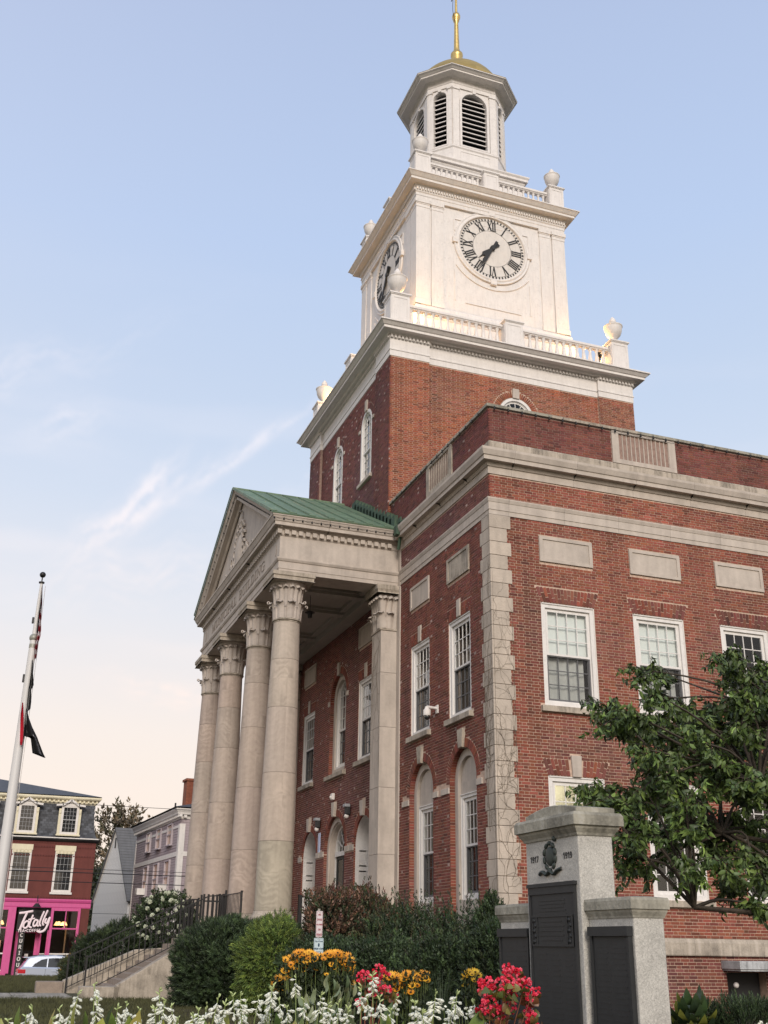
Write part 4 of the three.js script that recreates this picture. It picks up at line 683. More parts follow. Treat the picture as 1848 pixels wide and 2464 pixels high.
    for (let y = 31.28; y < ys + lw / 2 - .06; y += .235) { const hw = y + .06 <= ys ? lw / 2 : Math.sqrt(Math.max(0, (lw / 2) ** 2 - (y + .06 - ys) ** 2)); if (hw > .08) { part(f, 'louver_slat', box(hw * 2 - .01, .02, .24, 0, 0, -.14).rotateX(.55).translate(0, y, dist - .06), M.screen); part(f, 'slat_edge', rbox(hw * 2 - .01, .045, .025, 0, y, dist - .06, .006), M.white); } }
    part(f, 'louver_back', bx(-lw / 2 - .1, lw / 2 + .1, 31.1, 34, dist - .5, dist - .48), M.dark);
  }
  part(bel, 'entablature', sweep([[-.4, 34.05], [.05, 34.05], [.05, 34.22], [.075, 34.25], [.03, 34.27], [.03, 34.45], [.08, 34.5], [.14, 34.53], [.42, 34.535], [.42, 34.6], [.45, 34.61], [.53, 34.68], [.575, 34.69], [.575, 34.73], [-.4, 34.95]], oct(A, Mm), true), M.white);
  part(bel, 'cornice_flashing', sweep([[.56, 34.731], [.585, 34.731], [.585, 34.75], [-.4, 34.97]], oct(A, Mm), true), M.goldDull);
  const dome = sub(hall, 'dome'); dome.position.set(TX + .04, 34.66, TZ);
  part(dome, 'gilded_shell', clean(lathe([...Array(17)].map((_, i) => { const t = i / 16 * Math.PI / 2; return [2.0 * Math.cos(t) + .001, 2.0 * Math.sin(t)]; }), 48)), M.goldDull, true);
  part(dome, 'drum_rim', lathe([[2.0, -.02], [2.06, 0], [2.06, .06], [1.99, .09]], 48), M.goldDull);
  part(dome, 'finial', [lathe([[.3, 1.93], [.27, 2.3], [.24, 2.8], [.27, 2.9], [.26, 3.02], [.2, 3.06], [.17, 3.12], [.14, 3.2], [.12, 3.4], [.095, 4.6], [.09, 4.9], [.13, 4.93], [.1, 4.97], [.17, 5.08], [.185, 5.2], [.15, 5.32], [.08, 5.38], [.06, 5.45], [.045, 6.5], [.02, 7.4]], 24)], M.gold);
  part(dome, 'weathervane', [rod([-.5, 6.62, 0], [.5, 6.62, 0], .02), rod([0, 6.62, -.5], [0, 6.62, .5], .02), extrude(poly([[.3, 0], [.75, .16], [.75, -.16]]), .02).translate(0, 7.05, 0), bx(-.8, .3, 7.03, 7.07, 0, .02), text('N', .16, fontB, .02).translate(-.55, 6.62, 0), text('S', .16, fontB, .02).translate(.55, 6.62, 0)], M.black);
  part(dome, 'lightning_cable', taper([[-.1, 6.9, .05], [-.17, 6.2, .08], [-.2, 5.35, .1], [-.1, 4.7, .1]], .012, .012, 12, 5), M.black);
}

// ---------- ground ----------
const gh = (x, z) => {
  let h = .3 * step(19, 2, z);
  const m = Math.hypot((x + 7.2) / 6.2, (z - 12.6) / 4.6); h += .4 * step(1.15, .35, m);
  h += .08 * (vnoise(x * .12, z * .12, 0, 3) - .5) * step(18, 8, z) * (x < -5 ? 1 : .3);
  h = mix(h, -.52, step(-30.8, -33.4, z)); return h;
};
function sheet(xs, zs, fn) { const pos = [], uv = [], idx = []; zs.forEach((z) => xs.forEach((x) => { pos.push(x, fn(x, z), z); uv.push(x, z); })); const n = xs.length; for (let j = 0; j < zs.length - 1; j++) for (let i = 0; i < n - 1; i++) { const a = j * n + i; idx.push(a, a + n, a + 1, a + 1, a + n, a + n + 1); } const g = new THREE.BufferGeometry(); g.setAttribute('position', new THREE.Float32BufferAttribute(pos, 3)); g.setAttribute('uv', new THREE.Float32BufferAttribute(uv, 2)); g.setIndex(idx); g.computeVertexNormals(); return g; }
const lin = (a, b, s) => { const o = []; for (let v = a; v < b; v += s) o.push(v); return o; };
struct('lawn_ground', sheet([-700, -300, -150, -80, ...lin(-50, -16, 3), ...lin(-16, 2, .45), ...lin(2, 40, 2.5), 60, 100, 200, 400, 700], [-700, -350, -200, -120, -80, -60, ...lin(-50, -36, 3), ...lin(-35, -31, .3), ...lin(-31, 4, 1), ...lin(4, 22, .45), 24, 28, 40, 80, 200, 500], gh), M.lawn, true);
struct('street', bx(-120, 120, -.6, -.515, -43.2, -34.6), M.asphalt);
struct('pavement', bx(-120, 120, -.6, -.38, -49, -43.21), M.concrete);
struct('kerb', bx(-120, 120, -.6, -.37, -43.2, -43.05), M.granite);
{ const g = []; for (let i = 0; i < 18; i++) g.push(rbx(-7.35 - (i + 1) * 1.5 + .012, -7.35 - i * 1.5, .1, .345, -13.1, -9.75, .015)); struct('stone_path', g, M.concrete); struct('brick_edging', [bx(-34, -7.35, .1, .335, -9.735, -9.5)], mat([.2, .085, .06], .9, { map: T.weather })); }
struct('flower_bed_soil', sheet(lin(-12, -3.2, .4), lin(8, 15.6, .4), (x, z) => gh(x, z) + .012 + .03 * vnoise(x * 5, z * 5, 0, 2)), M.soil, true);
struct('shrub_bed_soil', sheet(lin(-6, 12, .6), lin(-5, 3, .5), (x, z) => gh(x, z) + .01 + .03 * vnoise(x * 5, z * 5, 0, 2)), M.soil, true);
{ // grass blades over the strip of lawn in view
  const b = new THREE.BufferGeometry(); const p = []; for (let i = 0; i < 5; i++) { const a = i * 2.4, x = Math.cos(a) * .03, z = Math.sin(a) * .03, w = .008; p.push(x - w, 0, z, x + w, 0, z + w, x * 2.2, .075 + i * .008, z * 2.2); } b.setAttribute('position', new THREE.Float32BufferAttribute(p, 3)); b.computeVertexNormals(); const g = uvm(b);
  const r = rngOf(77), list = []; for (let i = 0; i < 60000; i++) { const z = rr(-33.5, 5, r), x = rr(-19, -3.9, r); if (z < -9.4 && z > -13.2 && x < -3) continue; if (Math.hypot((x + 7.2) / 6.2, (z - 12.6) / 4.6) < 1) continue; const k = rr(.6, 1.4, r); list.push([MX(V3(x, gh(x, z) - .005, z), QY(r() * 6.3), V3(1, rr(.6, 1.3, r), 1)), [.068 * k, .07 * k, .028 * k]]); }
  const gr = copies(scene, 'grass', g, mat([1, 1, 1], .9, { side: THREE.DoubleSide }), list); gr.userData = { kind: 'stuff', label: 'short green grass of the lawn before the stone steps', category: 'grass' };
}

// ---------- stone steps, handrails and railings ----------
{
  const s = thing('stone_steps', 'wide stone steps with sloping cheek walls rising to the portico', 'steps', [-7.2, .3, -11.45]), n = 11, rise = (1.985 - .3) / n, tr = 2.75 / n, x0 = .5;
  for (let i = 0; i < n; i++) part(s, 'step', rbx(x0 + i * tr, x0 + (i === n - 1 ? n * tr : (i + 1) * tr + .04), i * rise - (i ? .03 : .2), (i + 1) * rise, -1.65, 1.65, .012), M.step);
  part(s, 'step_core', extrude(poly([[.65, -.2], [3.2, -.2], [3.2, 1.5], [.65, 0]]), 3.2).translate(0, 0, -1.6), M.concrete);
  const cheek = (z0, z1, p) => part(s, 'cheek_wall', extrude(poly(p), z1 - z0 - .03, .015).translate(0, 0, z0 + .015), M.limeGrey);
  cheek(1.66, 2.1, [[.82, -.25], [3.25, -.25], [3.25, 1.84], [.82, .35]]); part(s, 'cheek_pier', extrude(poly([[-.1, 1.66], [.08, 1.55], [.72, 1.55], [.84, 1.66], [.84, 2.12], [.72, 2.24], [.08, 2.24], [-.1, 2.1]]), .54, .012).rotateX(Math.PI / 2).translate(0, .32, 0), M.limeGrey);
  cheek(-2.1, -1.66, [[-.2, -.25], [3.3, -.25], [3.3, 1.3], [1.75, 1.19], [-.2, .36]]); part(s, 'cheek_pier', rbx(-.95, -.21, -.25, .34, -2.2, -1.6, .03), M.step);
  const railing = (name, label, grp, pts, h, post) => { // pts: foot line [[x,y,z]...]
    const t = thing(name, label, 'handrail', [0, 0, 0], 0, grp), up = (p, d) => [p[0], p[1] + d, p[2]];
    for (let i = 0; i < pts.length - 1; i++) {
      part(t, 'rail', [bar(up(pts[i], h), up(pts[i + 1], h), .034, .024), bar(up(pts[i], .12), up(pts[i + 1], .12), .022, .018)], M.iron);
      const L = Math.hypot(pts[i + 1][0] - pts[i][0], pts[i + 1][2] - pts[i][2]), k = Math.max(1, Math.round(L / .15)); for (let q = 1; q < k; q++) { const f = q / k, P = [0, 1, 2].map((a) => mix(pts[i][a], pts[i + 1][a], f)); part(t, 'picket', bar(up(P, .1), up(P, h), .014), M.iron); }
    }
    for (const [i, w] of post) part(t, 'post', [bar(up(pts[i], -.05), up(pts[i], h + .03), w), box(w + .02, .03, w + .02, pts[i][0], pts[i][1] + h + .03, pts[i][2])], M.iron);
    return t;
  };
  railing('handrail', 'black iron handrail with pickets along the near side of the stone steps', null, [[-7.15, .36, -9.95], [-4.05, 1.96, -9.95], [-3.75, 1.98, -9.95]], .95, [[0, .045], [2, .04]]);
  railing('handrail', 'black iron handrail with pickets along the far side of the stone steps', null, [[-7.35, .36, -12.95], [-4.05, 1.96, -12.95], [-3.75, 1.98, -12.95]], .95, [[0, .045], [2, .04]]);
  railing('railing', 'black iron railing between the nearest two portico columns', null, [[-3.82, 1.98, -6.95], [-3.82, 1.98, -9.1]], .92, [[0, .04], [1, .05]]);
  railing('railing', 'black iron railing between the farthest two portico columns', null, [[-3.82, 1.98, -13.75], [-3.82, 1.98, -16.0]], .92, [[0, .04], [1, .05]]);
  railing('railing', 'black iron railing between the nearest column and the wall pilaster', null, [[-2.55, 1.98, -6.02], [-.58, 1.98, -6.02]], .82, [[0, .09], [1, .04]]);
  for (const [z, l] of [[-9.72, 'folded black iron gate at the near side of the stair head'], [-13.18, 'folded black iron gate at the far side of the stair head']]) { const t = thing('iron_gate', l, 'gate'); for (let i = 0; i < 6; i++) part(t, 'bar', [bx(-4.25 + i * .12, -4.2 + i * .12, 1.9, 2.95 + (i === 5 ? .12 : 0), z - .03, z + .03)], M.iron); part(t, 'cross_rail', [bx(-4.25, -3.6, 2.75, 2.79, z - .02, z + .02), bx(-4.25, -3.6, 2.1, 2.14, z - .02, z + .02)], M.iron); }
}

// ---------- war memorial ----------
{
  const X = -5.61, t = thing('war_memorial', 'grey granite war memorial with bronze plaques and the years 1917 and 1919', 'memorial', [X, .3, 12.645]), y = (v) => v - .3;
  part(t, 'pillar', rbx(0, .33, y(.2), y(2.59), -.475, .475, .012), M.granite);
  const capProf = (w0, y0) => [[-.05, y0], [.012, y0], [.018, y0 + .02], [.045, y0 + .055], [.05, y0 + .075], [.075, y0 + .08], [.075, y0 + .16], [.06, y0 + .185], [-.14, y0 + .2]];
  const loop = (x0, x1, z0, z1) => [[x0, z0], [x0, z1], [x1, z1], [x1, z0]];
  part(t, 'cap', [sweep(capProf(0, y(2.55)), loop(0, .33, -.475, .475), true), bx(.02, .31, y(2.6), y(2.735), -.45, .45)], M.graniteCap);
  const seg = new THREE.Shape(); seg.moveTo(-.46, 0); seg.lineTo(.46, 0); seg.lineTo(.46, .055); seg.quadraticCurveTo(.2, .105, 0, .105); seg.quadraticCurveTo(-.2, .105, -.46, .055); seg.closePath();
  part(t, 'crest', extrude(seg, .36, .008, 10).rotateY(-Math.PI / 2).translate(.37, y(2.72), 0), M.graniteCap);
  for (const s of [1, -1]) {
    const z0 = s > 0 ? .476 : -1.165, z1 = s > 0 ? 1.145 : -.476;
    part(t, 'wing', rbx(.06, .33, y(.2), y(1.93), z0, z1, .012), M.granite);
    part(t, 'wing_cap', [sweep(capProf(0, y(1.89)).map(([o, q]) => [o * .5, y(1.89) + (q - y(1.89)) * .8]), s > 0 ? [[.06, z0], [.06, z1], [.33, z1], [.33, z0]] : [[.33, z1], [.33, z0], [.06, z0], [.06, z1]]), bx(.08, .32, y(1.94), y(2.035), z0, z1 - .02)], M.graniteCap);
    const p = sub(t, 'plaque'), a = z0 + (s > 0 ? .07 : .04), b = z1 - (s > 0 ? .03 : .06);
    part(p, 'plaque_panel', bx(.03, .06, y(.6), y(1.8), a + .03, b - .03), M.bronze); part(p, 'plaque_frame', [bx(.005, .06, y(1.76), y(1.83), a - .01, b + .01), bx(.02, .06, y(.6), y(1.76), a, a + .03), bx(.02, .06, y(.6), y(1.76), b - .03, b)], M.bronze);
    const ln = []; for (let i = 0; i < 26; i++) for (const q of [0, 1]) ln.push(box(.003, .01, rr(.12, .24), .0295, y(1.68 - i * .04), mix(a, b, .28 + q * .44))); part(p, 'raised_lines', ln, M.bronze).userData.kind = 'stuff';
  }
  const p = sub(t, 'plaque');
  part(p, 'plaque_panel', bx(-.014, 0, y(.6), y(2.12), -.385, .385), M.bronze);
  part(p, 'plaque_frame', [bx(-.035, 0, y(2.16), y(2.19), -.425, .425), bx(-.026, 0, y(2.10), y(2.16), -.41, .41), bx(-.022, 0, y(.6), y(2.1), -.41, -.38), bx(-.022, 0, y(.6), y(2.1), .38, .41)], M.bronze);
  part(p, 'scroll_panel', [bx(-.02, -.01, y(1.69), y(1.92), -.36, .36), ...[[-.36, .36, 1.915, 1.93], [-.36, .36, 1.68, 1.695], [-.36, -.345, 1.695, 1.915], [.345, .36, 1.695, 1.915], [-.27, -.262, 1.695, 1.915], [.262, .27, 1.695, 1.915]].map(([z0, z1, q0, q1]) => bx(-.027, -.01, y(q0), y(q1), z0, z1)), ...[-.31, .31].flatMap((z) => [0, 1, 2, 3, 4].map((i) => sph(.018, -.016, y(1.72 + i * .042), z + (i % 2 ? .012 : -.012), 8)))], M.bronze);
  const ln = []; for (let i = 0; i < 5; i++) ln.push(box(.004, .014, rr(.35, .5), -.015, y(2.05 - i * .028), 0)); for (let i = 0; i < 5; i++) ln.push(box(.004, .012, rr(.34, .46), -.021, y(1.88 - i * .037), -.02)); for (let i = 0; i < 24; i++) for (const q of [-.2, .03, .25]) ln.push(box(.003, .01, rr(.1, .19), -.0145, y(1.62 - i * .041), q)); part(p, 'raised_lines', ln, M.bronze).userData.kind = 'stuff';
  for (const [s, z] of [['1917', -.31], ['1919', .29]]) part(t, 'numerals', text(s, .052, fontB, .006).rotateY(-Math.PI / 2).translate(.002, y(2.40), z), M.black);
  const e = sub(t, 'bronze_emblem'); e.position.set(0, y(2.39), -.015); e.rotation.y = -Math.PI / 2;
  part(e, 'shield', new THREE.SphereGeometry(1, 20, 14).scale(.08, .082, .024).translate(0, .02, 0), M.bronzeGreen);
  const w = []; for (let i = 0; i < 9; i++) { const a = -.9 + i / 8 * 4.95; w.push(new THREE.SphereGeometry(1, 8, 6).scale(.034, .02, .016).rotateZ(a + 1.57).translate(Math.cos(a) * .102, .02 + Math.sin(a) * .108, .006)); } w.push(sph(.026, .1, .16, .008, 8)); part(e, 'wreath', w, M.bronzeGreen);
  part(e, 'ribbon', [taper([[-.2, -.12, .004], [-.13, -.105, .014], [-.065, -.13, .012], [0, -.105, .016], [.065, -.13, .012], [.13, -.105, .014], [.2, -.09, .004]], .017, .015, 24, 6), sph(.024, 0, -.1, .01, 8)], M.bronzeGreen);
}

// ---------- signs on a post ----------
{
  const base = at(765, 2320, 17), gy = gh(base.x, base.z), t = thing('sign_post', 'metal post carrying a narrow white sign above a pale blue sign', 'sign', [base.x, gy, base.z], .52);
  const yy = (v) => at(765, v, 17).y - gy, P = 17 / 2590;
  part(t, 'post', [box(.03, yy(2190) + .02, .018, 0, (yy(2190) + .02) / 2, -.012)], M.concrete);
  const plate = (nm, w, h, yc, rgb) => { const s = new THREE.Shape(), r = .018; s.moveTo(-w / 2 + r, -h / 2); s.lineTo(w / 2 - r, -h / 2); s.quadraticCurveTo(w / 2, -h / 2, w / 2, -h / 2 + r); s.lineTo(w / 2, h / 2 - r); s.quadraticCurveTo(w / 2, h / 2, w / 2 - r, h / 2); s.lineTo(-w / 2 + r, h / 2); s.quadraticCurveTo(-w / 2, h / 2, -w / 2, h / 2 - r); s.lineTo(-w / 2, -h / 2 + r); s.quadraticCurveTo(-w / 2, -h / 2, -w / 2 + r, -h / 2); const g = sub(t, nm); g.position.set(0, yc, 0); part(g, 'plate', extrude(s, .003), mat(rgb, .5)); return g; };
  const ya = (yy(2192) + yy(2255)) / 2, ha = yy(2192) - yy(2255), yb = (yy(2257) + yy(2299)) / 2, hb = yy(2257) - yy(2299);
  const red = mat([.33, .045, .07], .6), navy = mat([.03, .07, .12], .6);
  const a = plate('notice_plate', .135, ha, ya, [.78, .70, .70]), b = plate('adopt_plate', .20, hb, yb, [.62, .74, .76]);
  part(a, 'lettering', ['NO', 'DOGS', 'ALLOWED', 'ON', 'GRASS'].map((s, i) => text(s, s.length > 5 ? .02 : .027, fontB, .002).translate(0, ha * (.36 - i * .19), .004)), red);
  const bord = (w, h) => ring(w, h, .003, .001, .0042, -h / 2); part(a, 'border', bord(.115, ha - .02), red); part(b, 'border', bord(.18, hb - .02), navy);
  part(b, 'lettering', [text('City of Dover', .021, fontR, .002).translate(0, hb * .3, .004), text('Adopt a Spot', .024, fontB, .002).translate(0, -hb * .12, .004), box(.13, .006, .001, 0, -hb * .29, .004)], navy);
  part(b, 'emblem', [new THREE.CylinderGeometry(.02, .02, .002, 20).rotateX(Math.PI / 2).scale(.8, 1.25, 1).translate(0, hb * .1, .005)], navy);
  const c = plate('small_plate', .11, .055, yy(2304) - .01, [.4, .5, .62]); part(c, 'lettering', [box(.08, .012, .001, 0, .008, .004), box(.06, .008, .001, 0, -.012, .004)], navy);
  for (const [g, h] of [[a, ha], [b, hb]]) part(g, 'bolt', [sph(.006, 0, h / 2 - .016, .005, 8), sph(.006, 0, -h / 2 + .016, .005, 8)], M.concrete);
}

// ---------- things fixed to the hall ----------
{
  const t = thing('security_camera', 'white dome security camera on an arm between the upper windows', 'camera', [0, 7.16, -3.22]); t.scale.setScalar(.7);
  part(t, 'bracket', [rbox(.05, .3, .2, -.025, 0, 0, .015), rod([-.04, .03, 0], [-.42, .05, .02], .05, .055, 12), rod([-.42, .06, .02], [-.42, -.06, .02], .06, .1, 14)], M.white);
  part(t, 'housing', [lathe([[0, .0], [.11, 0], [.135, -.02], [.135, -.2], [.12, -.24], [0, -.24]], 20).translate(-.42, -.04, .02)], M.white); part(t, 'dome', [new THREE.SphereGeometry(.115, 18, 12).translate(-.42, -.3, .02)], glassDark);
  for (const [y, z, l] of [[5.22, -13.02, 'black wall light beside the far doorway of the portico'], [5.33, -9.98, 'black wall light beside the near doorway of the portico']]) { const w = thing('wall_light', l, 'wall light', [0, y, z], -Math.PI / 2); w.scale.setScalar(.8); part(w, 'back_box', rbox(.28, .3, .16, 0, .1, .1, .03), M.black); part(w, 'head', rbox(.3, .12, .22, 0, .28, .14, .03), mat([.3, .31, .33], .5)); part(w, 'glass_globe', sph(.09, 0, -.1, .13, 14), M.white); }
  single('alarm_box', 'small white alarm box above the middle doorway', 'alarm box', [rbox(.1, .2, .2, -.05, 6.0, -11.6, .02), sph(.05, -.1, 5.98, -11.6, 10)], M.white);
  const b = thing('wall_banner', 'narrow pale blue notice on the wall beside the far doorway', 'notice', [-.012, 4.72, -13.0], -Math.PI / 2); part(b, 'board', rbox(.22, .62, .02, 0, 0, 0, .005), mat([.42, .5, .72], .6)); part(b, 'border', ring(.19, .58, .012, .004, .0125, -.29), M.white);
  // floodlights behind the lower tower balustrade
  for (const [x, z, tx2, tz2, l, I] of [[TX - 3.7, TZ + 3.7, TX - 2.9, TZ + 2.9, 'warm floodlight behind the tower balustrade at its near corner', 12], [TX + 3.7, TZ + 3.7, TX + 2.9, TZ + 2.9, 'warm floodlight behind the tower balustrade at its right corner', 10], [TX - 3.7, TZ - 3.7, TX - 2.9, TZ - 2.9, 'warm floodlight behind the tower balustrade at its far left corner', 9]]) {
    const f = thing('floodlight', l, 'floodlight', [x, 20.42, z], Math.atan2(tx2 - x, tz2 - z)); part(f, 'housing', [rbox(.3, .24, .14, 0, 1.1, -.07, .02), rod([0, 0, -.08], [0, 1.0, -.08], .03)], M.iron);
    part(f, 'lens', box(.25, .19, .01, 0, 1.1, .006), new THREE.MeshStandardMaterial({ color: 0x111111, emissive: new THREE.Color(1, .72, .36), emissiveIntensity: 2.5 }));
const p = new THREE.PointLight(new THREE.Color(1, .56, .2), I, 0); p.position.set(x + (tx2 - x) * .12, 21.6, z + (tz2 - z) * .12); p.castShadow = true; p.shadow.radius = 6; scene.add(p);
  }
  // strings of small lamps along the cornices
  const bulb = uvm(merge([sph(.028, 0, -.03, 0, 8), cyl(.016, .016, .04, 0, -.005, 0, 6)]));
  const lightString = (label, pts, pitch) => {
    const t = thing('string_lights', label, 'string lights'); const c = [];
    for (let i = 0; i < pts.length - 1; i++) { const a = V3(...pts[i]), b = V3(...pts[i + 1]), n = Math.max(1, Math.round(a.distanceTo(b) / pitch)); for (let k = 0; k < n; k++) { const p = a.clone().lerp(b, k / n), q = a.clone().lerp(b, (k + 1) / n); c.push(taper([p, p.clone().lerp(q, .5).add(V3(0, -.025, 0)), q], .008, .008, 4, 4)); const o = new THREE.Mesh(bulb, M.black); o.name = 'bulb'; o.position.copy(p); t.add(o); } }
    part(t, 'cable', c, M.black); return t;
  };
  const e = .012; lightString('string of small dark lamps along the near side cornice of the portico', [[XF - .26, 12.70, ZE + .26 + e], [0, 12.70, ZE + .26 + e]], .27);
  const sl = Math.atan2(15.78 - 12.82, ZE + .32 - ZC); for (const s of [1, -1]) lightString(s > 0 ? 'string of small dark lamps along the near slope of the pediment' : 'string of small dark lamps along the far slope of the pediment', [[XF - .26, 12.72, s > 0 ? ZE + .25 : 2 * ZC - ZE - .25], [XF - .26, 15.6, ZC]], s > 0 ? .2 : .36);
  lightString('string of small dark lamps under the parapet coping of the right wall', [[.2, 14.05, .02], [15, 14.05, .02]], .38);
  lightString('string of small dark lamps under the parapet coping of the front wall', [[-.02, 14.05, -6.6], [-.02, 14.05, -.1]], .38);
  // bare creepers on the corner stones and the pilaster
  const vine = (label, starts, plane, up, seed) => { const r = rngOf(seed), t = thing('bare_creeper', label, 'creeper'); const gs = []; const grow = (a, y, dir, L, rad, lvl) => { const pts = [plane(a, y)]; let d = dir; for (let i = 0; i < L / .12; i++) { d = mix(d, up, .1) + rr(-.75, .75, r); a += Math.cos(d) * .12 * .7; y += Math.sin(d) * .12; pts.push(plane(a, y)); if (lvl < 2 && r() < .28) grow(a, y, d + rr(-1.1, 1.1, r), L * .45, rad * .7, lvl + 1); } if (pts.length > 2) gs.push(taper(pts, rad, rad * .5, pts.length * 2, 4)); }; for (const [a, y, d, L] of starts) grow(a, y, d, L, .0042, 0); part(t, 'stems', gs, M.vine); };
  vine('bare creeper stems clinging to the corner stones above the right windows side', [[.12, 2.2, 1.5, 6], [.3, 3.0, 1.6, 5], [.2, 5.5, 1.4, 4]], (a, y) => [clamp(a, .02, .5), y, .028], 1.57, 5);
  vine('bare creeper stems clinging to the corner stones on the portico side', [[.1, 2.2, 1.5, 6], [.3, 4, 1.6, 5], [.2, 6, 1.5, 4.5]], (a, y) => [-.028, y, -clamp(a, .02, .42)], 1.57, 6);
  vine('bare creeper stems hanging on the front of the wall pilaster', [[-.2, 9.8, -1.5, 3], [.1, 9.8, -1.4, 3.5], [.25, 9.6, -1.6, 3]], (a, y) => [-.508, y, -6.455 + clamp(a, -.34, .34)], -1.57, 7);
}

// ---------- flagpole and flags ----------
{
  const B = at(102, 1390, 27), x = B.x, z = B.z, gy = gh(x, z), t = thing('flagpole', 'tall white tapered flagpole with a ball on its top', 'flagpole', [x, gy, z]), y = (v) => v - gy, white = mat([.6, .59, .58], .45);
  part(t, 'shaft', [cyl(.15, .085, y(8.5), 0, 0, 0, 20)], white); part(t, 'topmast', [cyl(.062, .032, y(10.0) - y(8.5), 0, y(8.5), 0, 16)], white);
  part(t, 'collar', [sph(.11, 0, y(8.56), 0, 16), cyl(.09, .09, .1, 0, y(8.3), 0, 16)], mat([.3, .3, .26], .5, { metalness: .3 })); part(t, 'truck', [cyl(.07, .07, .03, 0, y(9.97), 0, 14), cyl(.015, .015, .14, 0, y(10), 0, 8)], M.iron); part(t, 'ball', sph(.075, 0, y(10.19), 0, 16), M.iron);
  part(t, 'halyard', [taper([[.1, y(9.9), .02], [.13, y(7), .03], [.14, y(3), .05], [.15, y(1.4), .05]], .006, .006, 12, 5)], M.white); part(t, 'cleat', [rbox(.05, .2, .05, -.11, y(7.55), 0), rbox(.05, .16, .05, -.08, y(9.0), 0)], M.iron); part(t, 'base', [lathe([[0, 0], [.35, 0], [.35, .05], [.22, .12], [.17, .25], [0, .25]], 24)], white);
  // hanging cloth: folded, narrow at the top, free corner below
  function cloth(name, label, rows, m, folds = 5, amp = .05, dz = 0) { // rows: [y, left x, right x] in a 4.423 times enlarged detail of the photo
    const NX = 22, pos = [], uv = [], idx = [], sub2 = 5, R = []; for (let k = 0; k < rows.length - 1; k++) for (let q = 0; q < sub2; q++) R.push([0, 1, 2].map((c) => mix(rows[k][c], rows[k + 1][c], q / sub2))); R.push(rows[rows.length - 1]);
    R.forEach(([ry, l, r2], j) => { const t = j / (R.length - 1); for (let i = 0; i <= NX; i++) { const sx = i / NX, p = at(mix(l, r2, sx) / 4.423, 1360 + ry / 4.423, 27); pos.push(p.x, p.y, p.z + dz + amp * Math.sin(sx * folds * 3.1 + t * 3) + .03 * Math.sin(t * 9 + sx * 3)); uv.push(sx, 1 - t); } });
    for (let j = 0; j < R.length - 1; j++) for (let i = 0; i < NX; i++) { const a = j * (NX + 1) + i; idx.push(a, a + NX + 1, a + 1, a + 1, a + NX + 1, a + NX + 2); }
    const g = new THREE.BufferGeometry(); g.setAttribute('position', new THREE.Float32BufferAttribute(pos, 3)); g.setAttribute('uv', new THREE.Float32BufferAttribute(uv, 2)); g.setIndex(idx); g.computeVertexNormals(); const o = thing(name, label, 'flag'); const c = new THREE.Mesh(g, m); c.name = 'cloth'; c.castShadow = c.receiveShadow = true; o.add(c); }
  const print = (fn, w = 256, h = 128) => { const c = document.createElement('canvas'); c.width = w; c.height = h; fn(c.getContext('2d'), w, h); const tx = new THREE.CanvasTexture(c); tx.colorSpace = THREE.SRGBColorSpace; return new THREE.MeshStandardMaterial({ map: tx, roughness: .9, side: THREE.DoubleSide }); };
  const us = print((g, w, h) => { for (let i = 0; i < 13; i++) { g.fillStyle = i % 2 ? '#d8cfd2' : '#96202e'; g.fillRect(0, i * h / 13, w, h / 13 + 1); } g.fillStyle = '#1a1c33'; g.fillRect(0, 0, w * .4, h * 7 / 13); g.fillStyle = '#d8d4dc'; for (let r = 0; r < 9; r++) for (let k = 0; k < (r % 2 ? 5 : 6); k++) { g.beginPath(); g.arc(w * .4 * (k + (r % 2 ? 1 : .5)) / 6, h * 7 / 13 * (r + .5) / 9, 1.8, 0, 7); g.fill(); } });
  cloth('national_flag', 'red and white striped flag hanging limp at the top of the pole', [[230, 446, 450], [330, 438, 449], [420, 428, 447], [520, 408, 438], [600, 398, 434], [700, 388, 432], [760, 380, 430], [820, 372, 412], [880, 364, 398], [950, 358, 390], [1002, 372, 381]], us, 4, .09, .1);
  const pow = print((g, w, h) => { g.fillStyle = '#131316'; g.fillRect(0, 0, w, h); g.strokeStyle = '#cfcdd0'; g.lineWidth = 5; g.beginPath(); g.arc(w * .72, h * .83, h * .13, 0, 7); g.stroke(); g.fillStyle = '#131316'; });
  cloth('black_flag', 'black flag with a white ring hanging in the middle of the pole', [[1020, 338, 345], [1150, 326, 350], [1280, 308, 358], [1330, 298, 332], [1450, 286, 333], [1530, 280, 324], [1562, 270, 292], [1620, 264, 304], [1720, 256, 340], [1830, 246, 394], [1842, 300, 400], [1860, 322, 405], [2010, 340, 462], [2052, 468, 482]], pow, 3, .08, .1);
  const st2 = print((g, w, h) => { g.fillStyle = '#b3152c'; g.fillRect(0, 0, w, h); g.fillStyle = '#e6dfe2'; g.fillRect(0, 0, w * .14, h); });
  cloth('red_flag', 'narrow red and white flag hanging on the left of the pole', [[1480, 229, 242], [1600, 208, 246], [1750, 206, 244], [1890, 201, 239], [1928, 208, 231]], st2, 2, .03, .2);
}

